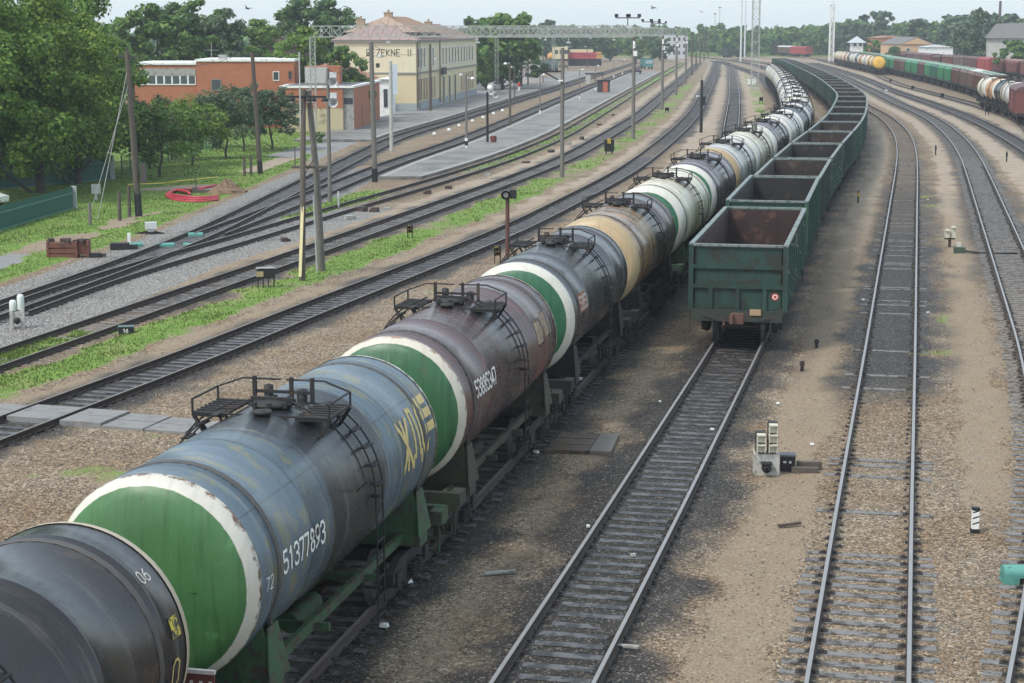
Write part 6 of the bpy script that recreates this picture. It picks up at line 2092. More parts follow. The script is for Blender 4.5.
def dwarf(label, u, v, h, w=0.3, col=YB, legs=True):
    p = P(u, v, G)
    t = thing('dwarf_signal', label, 'dwarf signal', p)
    if legs:
        part(t, 'stand', BLACKP, lambda b: (b.bx(-w * .45, -w * .3, -0.05, 0.05, 0, h * 0.5), b.bx(w * .3, w * .45, -0.05, 0.05, 0, h * 0.45), b.bx(-w * .45, w * .45, -0.05, 0.05, h * .42, h * .48)))
    part(t, 'signal_head', BLACKP, lambda b: (b.bx(-w / 2, w / 2, -0.12, 0.12, h * 0.45, h)))
    part(t, 'hood', col, lambda b: (b.lathe_y([(w * 0.33, -0.3), (w * 0.33, -0.12)], h * 0.82, 10, 0, None, -w * 0.1), b.lathe_y([(w * 0.33, -0.3), (w * 0.33, -0.12)], h * 0.58, 10, 0, None, w * 0.1)))
    return t


dwarf('small yellow and black dwarf signal in the grass strip', 410, 239, 0.75, 0.3)
dwarf('yellow and black dwarf signal at the foot of the brown searchlight post', 497.5, 263, 0.8, 0.34)
p = P(609, 154.5, G)
t = thing('dwarf_signal', 'black twin-lamp dwarf signal with yellow top by the grass strip', 'dwarf signal', p)
part(t, 'signal_head', BLACKP, lambda b: (b.bx(-0.36, 0.36, -0.12, 0.16, 0.25, 1.3), b.bx(-0.42, -0.3, -0.4, -0.12, 0.3, 1.3), b.bx(0.3, 0.42, -0.4, -0.12, 0.3, 1.3)))
part(t, 'stand', IRON, lambda b: (b.bx(-0.3, -0.2, -0.05, 0.05, 0, 0.25), b.bx(0.2, 0.3, -0.05, 0.05, 0, 0.25)))
part(t, 'lamp_plate', YB, lambda b: b.bx(-0.16, 0.16, -0.18, -0.121, 0.95, 1.36))
for u, v, h, lab in [(761, 104, 1.0, 'dark dwarf signal in the weeds right of the lattice mast'), (890.5, 83, 0.8, 'dark dwarf signal nearest the yellow-ended tank wagon'), (912.5, 90.5, 0.8, 'second dark dwarf signal right of the yellow-ended tank wagon'), (942, 99.5, 0.95, 'dark dwarf signal third from the yellow-ended tank wagon'), (987, 115, 1.0, 'dark dwarf signal below the wheels of the cream tank wagon'), (667, 113, 0.7, 'dark low signal on the grass strip beside the second gantry post')]:
    dwarf(lab, u, v, h, 0.5, BLACKP)
# box on legs
p = P(266, 288, G)
t = thing('lineside_box', 'black box on thin legs with pale lid at the track edge', 'equipment box', p, 0.25)
part(t, 'box_body', BLACKP, lambda b: b.bx(-0.36, 0.36, -0.2, 0.2, 0.42, 0.82)); part(t, 'lid', CONC, lambda b: b.bx(-0.38, 0.38, -0.22, 0.22, 0.823, 0.85))
for x in (-0.33, -0.12, 0.1, 0.33):
    part(t, 'leg', IRON, lambda b: b.tube((x, -0.15 if x < 0.2 else 0.1, -0.05), (x, -0.1, 0.44), 0.025, 5))
part(t, 'tan_plate', M('tan_plate2', (0.4, 0.32, 0.18), 0.7), lambda b: b.bx(-0.4, -0.12, -0.23, -0.21, 0.5, 0.72))
# low black box with white marks
p = P(126.5, 334, G)
t = thing('marker_box', 'low black box with white figures in the grass', 'marker box', p, 0.15)
part(t, 'box_body', BLACKP, lambda b: b.bx(-0.26, 0.26, -0.15, 0.15, 0, 0.26)); part(t, 'lid', M('teal_grey_lid', (0.1, 0.14, 0.14), 0.6), lambda b: b.bx(-0.28, 0.28, -0.17, 0.17, 0.263, 0.29))
part(t, 'figures', WHITEP, lambda b: strokes(b, '16', 0.12, lambda a, bb, e=0.0: Vector((-0.1 + a, -0.156 - e, 0.08 + bb)), 0.3))
# white twin lamps left
p = P(18, 328, G)
t = thing('switch_signal', 'pair of white rounded lamp housings on a concrete foot at the left edge', 'switch signal', p, 0.2)
part(t, 'foundation', CONCPALE, lambda b: (b.bx(-0.26, -0.14, -0.15, 0.15, -0.1, 0.62), b.bx(0.1, 0.24, -0.15, 0.15, -0.1, 0.66), b.bx(-0.14, 0.1, -0.1, 0.15, 0.25, 0.6)))
part(t, 'lower_lamp', IRON, lambda b: b.lathe_y([(0.02, -0.32), (0.12, -0.32), (0.1, -0.1)], 0.3, 12, 0, None, 0.0))
for x, z0, z1 in ((-0.14, 0.64, 1.02), (0.13, 0.66, 1.22)):
    part(t, 'lamp_housing', M('white_enamel', (0.62, 0.66, 0.60), 0.4, 0.1, 4), lambda b: b.lathe_z([(0.12, z0), (0.125, z0 + 0.05), (0.125, z1 - 0.1), (0.09, z1 - 0.02), (0.02, z1)], (x, 0, 0), 14))
# three and two lamp column signal on concrete block
p = P(766, 473, G)
t = thing('dwarf_signal', 'concrete block signal with five cream lamp hoods in two columns', 'dwarf signal', p, -0.05)
CREAML = M('cream_enamel', (0.55, 0.53, 0.42), 0.55, 0.12, 6, wear=(0.25, 0.22, 0.15), wear_amt=0.3)
part(t, 'concrete_block', CONCPALE, lambda b: b.bx(-0.3, 0.3, -0.17, 0.2, -0.1, 0.5))
for x, ns, m0 in ((-0.15, 2, 0.53), (0.13, 3, 0.53)):
    part(t, 'lamp_case', BLACKP, lambda b: b.bx(x - 0.11, x + 0.11, -0.06, 0.14, 0.505, m0 + ns * 0.24))
    for k in range(ns):
        z = m0 + 0.02 + k * 0.24
        part(t, 'lamp_hood', [CREAML, BLACKP], lambda b: (b.bx(x - 0.1, x + 0.1, -0.3, -0.06, z + 0.17, z + 0.2, 0), b.bx(x - 0.1, x - 0.08, -0.28, -0.06, z, z + 0.17, 0), b.bx(x + 0.08, x + 0.1, -0.28, -0.06, z, z + 0.17, 0), b.bx(x - 0.08, x + 0.08, -0.2, -0.062, z + 0.0, z + 0.165, 0)))
part(t, 'lower_lamp', BLACKP, lambda b: (b.lathe_y([(0.02, -0.42), (0.1, -0.42), (0.12, -0.3), (0.1, -0.17)], 0.2, 14, 0, None, -0.02), b.box((-0.02, -0.3, 0.31), (0.26, 0.28, 0.03))))
# joint box with cable trunk beside it
p = P(786.5, 470, G)
t = thing('cable_box', 'black cable box with two trunk pieces right of the cream-lamp signal', 'cable box', p, -0.08)
part(t, 'box_body', BLACKP, lambda b: b.bx(-0.16, 0.2, -0.12, 0.16, 0, 0.36)); part(t, 'lid', M('grey_lid', (0.12, 0.12, 0.13), 0.5), lambda b: b.bx(-0.18, 0.22, -0.14, 0.18, 0.363, 0.4))
part(t, 'trunk', POLEWOOD, lambda b: b.bx(0.24, 0.85, 0.0, 0.16, 0.02, 0.2)); part(t, 'trunk', POLEWOOD, lambda b: b.bx(0.1, 0.74, -0.3, -0.14, 0.0, 0.13))
part(t, 'marks', CREAMP, lambda b: (b.bx(-0.09, -0.02, -0.126, -0.122, 0.2, 0.25), b.bx(0.05, 0.1, -0.126, -0.122, 0.19, 0.25)))
# white lamp boxes on stand with green case, right
p = P(949.5, 247, G)
t = thing('dwarf_signal', 'pair of white lamp boxes on a rusty stand between the right-hand tracks', 'dwarf signal', p)
part(t, 'stand', IRONBROWN, lambda b: (b.bx(-0.06, 0.06, -0.06, 0.06, 0, 0.45), b.bx(-0.25, 0.22, -0.08, 0.08, 0.38, 0.46)))
for x, z1 in ((-0.15, 0.86), (0.14, 1.02)):
    part(t, 'lamp_housing', CREAML, lambda b: (b.bx(x - 0.1, x + 0.1, -0.14, 0.08, 0.463, z1), b.bx(x - 0.11, x + 0.11, -0.24, -0.14, z1 - 0.06, z1 - 0.03)))
p = P(959.5, 253, G)
t = thing('cable_box', 'dark green case with a cable leading to the shiny curved track', 'cable box', p)
part(t, 'case', M('dark_green_case', (0.05, 0.08, 0.055), 0.6, 0.2, 5), lambda b: b.bx(-0.26, 0.24, -0.14, 0.14, 0, 0.28)); part(t, 'foot', CREAML, lambda b: b.bx(-0.1, 0.1, 0.15, 0.25, 0, 0.5)); part(t, 'cable', BLACKP, lambda b: b.pipe([(0.24, 0, 0.1), (0.8, -0.25, 0.05), (1.6, -0.5, 0.04), (2.6, -0.55, 0.06)], 0.05, 6))
# striped bollard
p = P(974.7, 533, G)
t = thing('striped_marker', 'short white marker post with black stripes and black foot', 'marker post', p)
part(t, 'post_body', WHITEP, lambda b: b.bx(-0.07, 0.07, -0.06, 0.06, 0.1, 0.5)); part(t, 'foot', BLACKP, lambda b: b.bx(-0.085, 0.085, -0.065, 0.065, -0.1, 0.099)); part(t, 'cap', BLACKP, lambda b: b.bx(-0.075, 0.075, -0.065, 0.065, 0.501, 0.56))
for k in range(3):
    part(t, 'stripe', BLACKP, lambda b: b.add([(-0.071, -0.063, 0.19 + k * 0.125), (0.071, -0.063, 0.24 + k * 0.125), (0.071, -0.063, 0.27 + k * 0.125), (-0.071, -0.063, 0.22 + k * 0.125)], [(0, 1, 2, 3)], 0))
# switch machine right bottom
p = P(1016, 583, G)
t = thing('switch_machine', 'green switch machine box at the right edge', 'switch machine', p, 0.0)
part(t, 'case', TEAL, lambda b: (b.bx(-0.27, 0.5, -0.16, 0.18, 0.0, 0.2), b.tube((-0.27, 0.0, 0.2), (0.5, 0.0, 0.2), 0.165, 12)))
part(t, 'side_plate', BLACKP, lambda b: b.bx(0.02, 0.3, -0.18, -0.161, 0.03, 0.14)); part(t, 'cover_plate', TEAL, lambda b: b.bx(-0.2, 0.2, 0.24, 0.5, 0.06, 0.09))
# stakes
for u, v, h, m, lab in [(858, 203, 0.75, YB, 'yellow-black stake in the sand right of the green wagons'), (935.5, 155, 0.85, BLACKP, 'dark stake between the two empty curved tracks'), (1006.5, 162, 0.85, BLACKP, 'dark stake near the right edge between curved tracks'), (816.5, 348, 0.3, BLACKP, 'small black stake in the sand beside the front green wagon'), (802, 371, 0.32, IRONBROWN, 'bent brown iron piece standing in the sand'), (338.5, 208, 1.0, GALV, 'thin white switch stake left of the post with the black foot')]:
    t = thing('stake', lab, 'stake', P(u, v, G))
    part(t, 'stake_shaft', BLACKP if m is not GALV else GALV, lambda b: b.bx(-0.05, 0.05, -0.03, 0.03, -0.1, h)); part(t, 'stake_band', m, lambda b: b.bx(-0.075, 0.075, -0.05, 0.05, h * 0.55, h * 0.85))
# white switch lamp left
p = P(151, 234, G)
t = thing('switch_lamp', 'white switch lamp box on a low frame beside the points', 'switch lamp', p, 0.2)
part(t, 'lamp_box', M('white_grey_enamel', (0.55, 0.57, 0.57), 0.5, 0.08, 4), lambda b: (b.bx(-0.3, 0.3, -0.2, 0.2, 0.28, 0.62), b.bx(-0.15, 0.15, -0.12, 0.12, 0.12, 0.28)))
part(t, 'frame', IRON, lambda b: (b.beam((-0.9, 0, 0.02), (0, 0, 0.14), 0.12, 0.1), b.beam((0, 0, 0.14), (0.7, -0.1, 0.0), 0.14, 0.1), b.bx(-0.3, 0.3, -0.3, 0.3, -0.05, 0.06)))
for u, v, w, lab in [(135, 246.5, 0.75, 'teal points cover beside the black box'), (165, 247, 0.9, 'larger teal points cover between the rails'), (195.5, 236.5, 0.75, 'teal points cover farthest along the points'), (187.5, 247, 0.4, 'small pale teal cover piece among the rails')]:
    p = P(u, v, G); t = thing('points_cover', lab, 'points cover', p, 0.15)
    part(t, 'cover', TEAL, lambda b: b.bx(-w / 2, w / 2, -0.28, 0.28, 0.03, 0.16)); part(t, 'hinge', TEAL, lambda b: b.tube((-w / 2, 0.28, 0.15), (w / 2, 0.28, 0.15), 0.035, 6))
p = P(120, 249.5, G)
t = thing('switch_machine', 'black machine box with white cap at the points on the left', 'switch machine', p, 0.15)
part(t, 'case', BLACKP, lambda b: (b.bx(-0.45, 0.45, -0.25, 0.25, 0, 0.32), b.bx(0.3, 0.85, -0.2, 0.2, 0, 0.22))); part(t, 'white_cap', WHITEP, lambda b: b.bx(0.35, 0.5, 0.3, 0.45, 0.0, 0.75))
# rusty crate
p = P(70, 257.5, G)
t = thing('scrap_crate', 'rusty iron crate full of scrap on the grass by the gravel path', 'crate', p, 0.08)
RUST = M('crate_rust', (0.17, 0.062, 0.042), 0.8, 0.25, 3, wear=(0.09, 0.045, 0.035), wear_amt=0.5)
part(t, 'crate_body', RUST, lambda b: (b.bx(-0.95, 0.35, -0.35, 0.35, 0.02, 0.2), b.bx(-0.95, 0.35, -0.34, 0.34, 0.24, 0.46), b.bx(-0.95, 0.35, -0.35, 0.35, 0.5, 0.72), b.bx(-1.0, -0.9, -0.38, 0.38, 0, 0.78), b.bx(0.3, 0.4, -0.38, 0.38, 0, 0.78)))
part(t, 'side_frame', RUST, lambda b: (b.bx(0.41, 0.85, -0.2, 0.45, 0.15, 0.68), b.bx(0.8, 0.9, -0.25, 0.5, 0.0, 0.8)))
part(t, 'scrap_pieces', IRONBROWN, lambda b: [b.box((random.uniform(-0.9, 0.8), random.uniform(-0.25, 0.3), 0.78 + random.uniform(-.03, .05)), (random.uniform(0.2, 0.5), random.uniform(0.1, 0.3), 0.14), 0, Matrix.Rotation(random.uniform(0, 3), 3, 'Z')) for _ in range(12)])
part(t, 'loose_iron', IRON, lambda b: (b.box((1.15, 0, 0.1), (0.5, 0.35, 0.2)), b.box((1.45, 0.1, 0.08), (0.35, 0.3, 0.16))))
# red hose coil, soil heap
c = P(190, 197, G)
HOSE = M('red_hose', (0.42, 0.035, 0.055), 0.45, 0.12, 4)
b = MB()
cen = P(191, 196.5, G + 0.1)


def hp_(u, v): return P(u, v, G + 0.09) - Vector((cen.x, cen.y, G))


for off in (0.0, 0.13, 0.26):
    pts = [hp_(218, 199.6 - off * 6), hp_(205, 201.3 - off * 7), hp_(190, 201.6 - off * 9), hp_(176, 200.0 - off * 10), hp_(168 + off * 12, 197.0 - off * 5), hp_(167 + off * 14, 193.8), hp_(172 + off * 14, 191.8 + off * 2), hp_(182, 191.2 + off * 6), hp_(190, 193.2 + off * 6)]
    out = []
    for i in range(len(pts) - 1):
        for k in range(4):
            t_ = k / 4
            p0, p1, p2, p3 = pts[max(i - 1, 0)], pts[i], pts[i + 1], pts[min(i + 2, len(pts) - 1)]
            q = 0.5 * ((2 * p1) + (p2 - p0) * t_ + (2 * p0 - 5 * p1 + 4 * p2 - p3) * t_ ** 2 + (3 * p1 - p0 - 3 * p2 + p3) * t_ ** 3)
            out.append(Vector((q.x, q.y, 0.09 + off * 0.5)))
    out.append(pts[-1])
    b.pipe(out, 0.085, 8, 0)
b.pipe([hp_(176, 189.7), hp_(190, 189.3), hp_(205, 187.5), hp_(216, 185.0)], 0.085, 8, 0)
b.pipe([hp_(176, 189.7), hp_(182, 191.2), hp_(190, 191.5), hp_(203, 188.8)], 0.085, 8, 0)
o = b.build('hose_coil', [HOSE]); o.location = (cen.x, cen.y, G)
tag(o, 'coils of thick red hose lying on the grass by the soil heap', 'hose')


def mound(label, u, v, w, d, h, mat, name='soil_heap'):
    p = P(u, v, G); b = MB(); n = 18; m = 7
    vs = [(0, 0, h)]; fs = []
    r = random.Random(5)
    for i in range(1, m + 1):
        f = i / m
        for j in range(n):
            a = 2 * PI * j / n; k = f * (1 + r.uniform(-.12, .12))
            vs.append((w / 2 * k * math.cos(a), d / 2 * k * math.sin(a), h * (1 - f) ** 1.15 * (1 + r.uniform(-.15, .15)) - (0.05 if i == m else 0)))
    for j in range(n):
        fs.append((0, 1 + j, 1 + (j + 1) % n))
        for i in range(m - 1):
            a, c = 1 + i * n, 1 + (i + 1) * n
            fs.append((a + j, c + j, c + (j + 1) % n, a + (j + 1) % n))
    b.add(vs, fs, 0, False)
    o = b.build(name, [mat]); o.location = p
    return tag(o, label, 'soil heap')


mound('heap of tan-brown dug-up soil beside the red hose', 227, 193, 2.9, 3.4, 0.95, M('dug_soil', (0.20, 0.13, 0.08), 0.95, 0.3, 3, wear=(0.13, 0.08, 0.05), wear_amt=0.5, bump=0.6))
p = P(205, 193, G)
t = thing('trench_box', 'dark open trench timbering between hose and soil heap', 'trench timber', p, 0.1)
part(t, 'timber', POLEWOOD, lambda b: (b.bx(-0.8, 0.8, -0.05, 0.05, 0, 0.22), b.bx(-0.85, -0.5, 0.05, 0.6, 0, 0.35), b.beam((-0.6, 0.5, 0), (-0.62, 0.5, 1.0), 0.06, 0.06)))
b = MB(); b.pipe([P(128, 184.5, G + 0.6), P(165, 183, G + 0.5), P(178, 181, G + 0.75), P(218, 177, G + 0.6)], 0.035, 5); o = b.build('barrier_tape', [M('yellow_tape', (0.62, 0.5, 0.08), 0.5)])
tag(o, 'yellow barrier tape strung across the lawn above the red hose', 'barrier tape')
# posts in the lawn
for u, v, vt, lab in [(90, 226, 203, 'short grey concrete post nearest the end of the green fence'), (119.8, 220.5, 191.5, 'brown wooden stub left of the leftmost tarred pole'), (129.5, 217, 186, 'thin brown stub touching the leftmost tarred pole'), (244.5, 177, 157, 'dark wooden stub at the right end of the lawn'), (251, 176, 155, 'pale wooden stub beside the pole in front of brick wall')]:
    p = P(u, v, G); h = HT(p.y, vt) - G
    b = MB(); b.pipe([(0, 0, -0.2), (0.02, 0, h)], 0.11, 7, 0, True, 0.09); o = b.build('fence_post', [POLECONC if u < 95 else POLEWOOD]); o.location = p
    tag(o, lab, 'stub post', 'stub posts in the lawn')
p = P(96.5, 201, G)
t = thing('meter_cabinet', 'small grey cabinet on a stem behind the end of the green fence', 'cabinet', p)
part(t, 'cabinet_body', GALV, lambda b: b.bx(-0.26, 0.26, -0.12, 0.12, 0.45, 1.05)); part(t, 'stem', GALV, lambda b: b.bx(-0.06, 0.06, -0.05, 0.05, 0, 0.45))

# ------------------------------------------------------------------ fences on the left
FGREEN = M('fence_green_sheet', (0.024, 0.105, 0.078), 0.5, 0.14, 0.8, streak=0.15)
FRAIL = M('fence_green_rail', (0.06, 0.20, 0.15), 0.5, 0.1, 2)


def sheet_fence(label, pts, h, posts=True):
    t = thing('sheet_fence', label, 'fence', (pts[0].x, pts[0].y, G))
    b = MB(); o = pts[0]
    for p, q in zip(pts[:-1], pts[1:]):
        L = (q - p).length; d = (q - p) / L; nrm = Vector((d.y, -d.x, 0)); n = int(L / 0.12)
        vs = []
        for i in range(n + 1):
            c = p - o + d * (L * i / n) + nrm * (0.022 if i % 2 else -0.022)
            vs += [(c.x, c.y, 0.06), (c.x, c.y, h)]
        b.add(vs, [(2 * i, 2 * i + 2, 2 * i + 3, 2 * i + 1) for i in range(n)], 0)
    b.build('sheet_panel', [FGREEN], t)
    for z in (0.1, h * 0.74):
        b = MB()
        for p, q in zip(pts[:-1], pts[1:]):
            d = (q - p).normalized(); nrm = Vector((d.y, -d.x, 0))
            b.beam(p - o + nrm * 0.06 + Vector((0, 0, z)), q - o + nrm * 0.06 + Vector((0, 0, z)), 0.05, 0.07)
        b.build('rail', [FRAIL], t)
    e = pts[-1] - o
    b = MB(); b.bx(e.x - 0.1, e.x + 0.18, e.y - 0.1, e.y + 0.1, -0.1, h + 0.03); b.build('end_post', [GALV], t)
    return t


a, b2 = P(-70, 258, G), P(0, 231.5, G)
c = P(74, 209, G)
c2 = P(76.5, 208, G)
hf = HT(c.y, 186.5) - G
a = Vector((b2.x + (b2.x - c.x) * 1.2, b2.y + (b2.y - c.y) * 1.2, G))
sheet_fence('low green corrugated fence running in from the left edge to a pale end post', [a, b2, c], hf)
sheet_fence('taller dark green sheet fence under the big lime trees', [P(-60, 194, G), P(20, 188.5, G), P(112, 180, G)], HT(P(112, 180).y, 158) - G)
t = thing('mesh_fence', 'thin wire fence on green posts crossing the lawn below the small trees', 'fence', P(122, 176, G))
o0 = P(122, 176, G); o1 = P(218, 148, G)
n = 14
for i in range(n + 1):
    q = (o1 - o0) * (i / n)
    b = MB(); b.tube((q.x, q.y, 0), (q.x, q.y, 1.5), 0.045, 6); b.build('fence_post', [FGREEN], t)
b = MB()
for z in (0.15, 0.5, 0.85, 1.2, 1.45):
    e = o1 - o0; b.tube((0, 0, z), (e.x, e.y, z), 0.012, 4)
k = 0
while k < 110:
    q = (o1 - o0) * (k / 110.0); b.tube((q.x, q.y, 0.15), (q.x, q.y, 1.45), 0.008, 3, 0, None, False); k += 1
b.build('wire_mesh', [FGREEN], t)


def car(label, u, v, rz, body):
    p = P(u, v, G); t = thing('parked_car', label, 'car', p, rz)
    pr = [Vector((0, -2.1, 0.3)), Vector((0, -2.15, 0.65)), Vector((0, -1.2, 0.85)), Vector((0, -0.6, 1.35)), Vector((0, 1.1, 1.4)), Vector((0, 1.8, 0.95)), Vector((0, 2.1, 0.9)), Vector((0, 2.12, 0.35))]
    part(t, 'body', body, lambda b: b.prism(pr, (-0.82, 0, 0), (0.82, 0, 0), 0))
    wp = [Vector((0, -1.05, 0.9)), Vector((0, -0.55, 1.29)), Vector((0, 1.05, 1.33)), Vector((0, 1.6, 0.95))]
    part(t, 'window', GLASS, lambda b: b.prism(wp, (-0.83, 0, 0), (0.83, 0, 0), 0))
    part(t, 'windscreen', GLASS, lambda b: b.add([(-0.7, -1.19, 0.88), (0.7, -1.19, 0.88), (0.62, -0.64, 1.345), (-0.62, -0.64, 1.345)], [(0, 1, 2, 3)], 0))
    for x in (-0.75, 0.75):
        for y in (-1.3, 1.3):
            part(t, 'wheel', BLACKP, lambda b: b.tube((x - 0.09, y, 0.3), (x + 0.09, y, 0.3), 0.3, 14))
    return t


car('white car mostly hidden behind the low green fence', -27, 206, 1.1, WHITEP)
car('dark car under the trees at the left edge', -20, 176, 1.3, M('dark_car_paint', (0.03, 0.035, 0.05), 0.3))

# ------------------------------------------------------------------ platform furniture and the far machines
p = P(603.5, 93.5, G)
t = thing('kiosk', 'dark platform kiosk with a red-orange panel on the island platform', 'kiosk', p, -0.1)
part(t, 'kiosk_body', M('kiosk_dark', (0.04, 0.035, 0.035), 0.6), lambda b: b.bx(-1.05, 1.0, 0, 1.6, 0.2, 2.1)); part(t, 'kiosk_panel', M('kiosk_red', (0.42, 0.12, 0.065), 0.6, 0.1, 2), lambda b: b.bx(-0.1, 0.7, -0.06, -0.003, 0.25, 2.0)); part(t, 'kiosk_roof', IRON, lambda b: b.bx(-1.2, 1.15, -0.15, 1.75, 2.103, 2.25))
p = P(594, 84, G)
t = thing('platform_shelter', 'open platform shelter with flat dark roof behind the red kiosk', 'shelter', p, -0.1)
part(t, 'shelter_roof', IRON, lambda b: b.bx(-1.8, 1.9, 0, 1.6, 1.95, 2.15)); part(t, 'shelter_wall', CONCPALE, lambda b: b.bx(-1.7, -0.7, 0.1, 1.5, 0, 1.9))
for x in (0.2, 1.7):
    part(t, 'shelter_post', IRON, lambda b: b.bx(x - 0.06, x + 0.06, 0.1, 0.22, 0, 1.949))
p = P(493.5, 144.5, G)
t = thing('litter_bin', 'dark red round bin beside the short post with horn lamps', 'bin', p)
part(t, 'bin_body', M('bin_red', (0.14, 0.035, 0.03), 0.6), lambda b: b.lathe_z([(0.25, 0.2), (0.3, 0.5), (0.28, 0.8)], (0, 0, 0), 12)); part(t, 'bin_stand', IRON, lambda b: b.bx(-0.2, 0.2, -0.05, 0.05, 0.15, 0.6))
for u, v, lab in [(434.5, 134.5, 'white-painted stone nearest the camera between the station tracks'), (449, 130.5, 'second white-painted stone between the station tracks'), (459, 126, 'third white-painted stone between the station tracks'), (472.5, 121.5, 'fourth white-painted stone between the station tracks'), (483, 118, 'fifth white-painted stone between the station tracks'), (493.5, 114, 'sixth white-painted stone between the station tracks'), (502.5, 111, 'farthest white-painted stone between the station tracks')]:
    p = P(u, v, G); b = MB(); b.lathe_z([(0.2, -0.05), (0.21, 0.12), (0.13, 0.22), (0.03, 0.24)], (0, 0, 0), 8); o = b.build('marker_stone', [WHITEP]); o.location = p; o.scale = (1, 0.8, 1)
    tag(o, lab, 'marker stone', 'white stones between the station tracks')
spots = [(349, 219), (363, 211.5), (375, 212), (387, 210), (428.5, 194), (448.5, 189), (488.5, 176), (526, 163), (551, 152.5), (569, 145), (582, 139.5), (599, 125.5), (604, 121), (613, 115.5), (284.5, 241.5)]
for k, (u, v) in enumerate(spots):
    p = P(u, v, G); b = MB()
    w, d, h = random.uniform(0.3, 0.6), random.uniform(0.25, 0.5), random.uniform(0.14, 0.3)
    b.box((0, 0, h / 2), (w, d, h), 0, Matrix.Rotation(0.2, 3, 'Z')); b.box((w * 0.5, 0.08, h * 0.3), (w * 0.6, d * 0.6, h * 0.6), 0, Matrix.Rotation(0.7, 3, 'Z'))
    o = b.build('rubble_block', [IRONBROWN if k % 3 else CONC]); o.location = p; o.rotation_euler = (0, 0, random.uniform(0, 3))
    tag(o, 'small dark rubble block beside the weedy track, %s from the left' % (ordinal(k + 1) if k < 14 else 'apart and leftmost, not counted'), 'rubble block', 'rubble blocks along the weedy track')
tag(o, 'lone dark rubble block in the gravel near the A-shaped poles', 'rubble block')
# teal lorry and grey trailer at the platform end
p = P(649, 69, G)
t = thing('small_lorry', 'small teal lorry at the far end of the island platform', 'lorry', p, 0.15)
TEALV = M('teal_vehicle', (0.06, 0.20, 0.19), 0.45, 0.12, 1)
part(t, 'cab', TEALV, lambda b: b.bx(-1.2, 1.2, 0, 1.8, 0.6, 2.7)); part(t, 'cargo_box', M('teal_dark', (0.05, 0.13, 0.12), 0.5), lambda b: b.bx(-1.25, 1.25, 1.9, 6, 0.8, 3.0))
part(t, 'windscreen', M('pale_glass', (0.35, 0.45, 0.47), 0.2), lambda b: b.bx(-1.0, 1.0, -0.05, -0.003, 1.5, 2.4))
for x in (-1.05, 1.05):
    for y in (0.9, 4.6):
        part(t, 'wheel', BLACKP, lambda b: b.tube((x - 0.14, y, 0.45), (x + 0.14, y, 0.45), 0.45, 12))
p = P(637, 75, G)
t = thing('flat_trailer', 'low dark trailer left of the teal lorry', 'trailer', p, 0.15)
part(t, 'trailer_bed', IRON, lambda b: b.bx(-1.2, 1.2, 0, 4, 0.7, 1.1)); part(t, 'load', M('purple_grey_load', (0.15, 0.11, 0.14), 0.7), lambda b: b.bx(-0.9, 0.9, 0.4, 2.4, 1.103, 1.7))
for x in (-1.0, 1.0):
    part(t, 'wheel', BLACKP, lambda b: b.tube((x - 0.1, 1, 0.4), (x + 0.1, 1, 0.4), 0.4, 12))
# track machine
Dm = 520.0


def mx(u): return XU(Dm, u)


def mz(v): return HT(Dm, v) - G


x0 = mx(547)
t = thing('track_machine', 'yellow and cream track machine with round orange end beyond the station', 'track machine', (x0, Dm, G), 0)
ORG = M('machine_orange', (0.50, 0.26, 0.07), 0.5, 0.12, 1); CRM = M('machine_cream', (0.60, 0.53, 0.33), 0.5, 0.1, 1)
wd = mx(568) - x0
part(t, 'round_end', ORG, lambda b: b.sphere((1.5, 1.4, mz(56.5)), 1.35, 14, 0, (1.1, 1, 0.9))); part(t, 'cab', CRM, lambda b: b.bx(1.6, wd, 0, 2.8, mz(59), mz(47)))
for k in range(3):
    part(t, 'window', GLASS, lambda b: b.bx(2.2 + k * 1.4, 3.1 + k * 1.4, -0.04, -0.003, mz(54), mz(50)))
part(t, 'chassis', IRON, lambda b: b.bx(0.3, wd, 0.2, 2.6, mz(61), mz(59) - 0.01))
for k in range(4):
    part(t, 'wheel', WHEEL, lambda b: b.tube((0.9 + k * 1.5, 0.1, 0.5), (0.9 + k * 1.5, 0.3, 0.5), 0.5, 12))
x1 = mx(569)
t = thing('ballast_wagon', 'red ballast wagon with yellow end behind the cream track machine', 'ballast wagon', (x1, Dm + 3, G), 0)
wd2 = mx(602) - x1
RD = M('machine_red', (0.40, 0.055, 0.07), 0.55, 0.12, 0.8)
part(t, 'wagon_body', RD, lambda b: b.bx(0, wd2 - 1.6, 0, 2.8, mz(59), mz(52.5))); part(t, 'yellow_end', ORG, lambda b: b.bx(wd2 - 1.59, wd2, 0.2, 2.6, mz(58.5), mz(52))); part(t, 'cream_top', CRM, lambda b: b.bx(0.4, wd2 - 2.4, 0.6, 2.2, mz(52.5) + 0.003, mz(49.5)))
for k in range(4):
    part(t, 'side_rib', RD, lambda b: b.bx(0.8 + k * 1.8, 0.95 + k * 1.8, -0.08, -0.001, mz(59), mz(52.5)))
part(t, 'chassis', IRON, lambda b: b.bx(0, wd2, 0.2, 2.6, 0.5, mz(59) - 0.01))
Dm = 450.0
x2 = mx(540)
t = thing('flat_wagon', 'grey-green low wagon in front of the yellow track machine', 'flat wagon', (x2, Dm, G), 0)
wd3 = mx(558.5) - x2
part(t, 'wagon_body', M('grey_green_wagon', (0.12, 0.14, 0.135), 0.6, 0.15, 1), lambda b: b.bx(0, wd3, 0, 2.6, mz(68), mz(60)))
for k in range(3):
    part(t, 'hatch', BLACKP, lambda b: b.bx(0.6 + k * 1.4, 1.2 + k * 1.4, -0.05, -0.002, mz(67), mz(65)))
part(t, 'chassis', IRON, lambda b: b.bx(0.1, wd3 - 0.1, 0.2, 2.4, 0.3, mz(68) - 0.01))

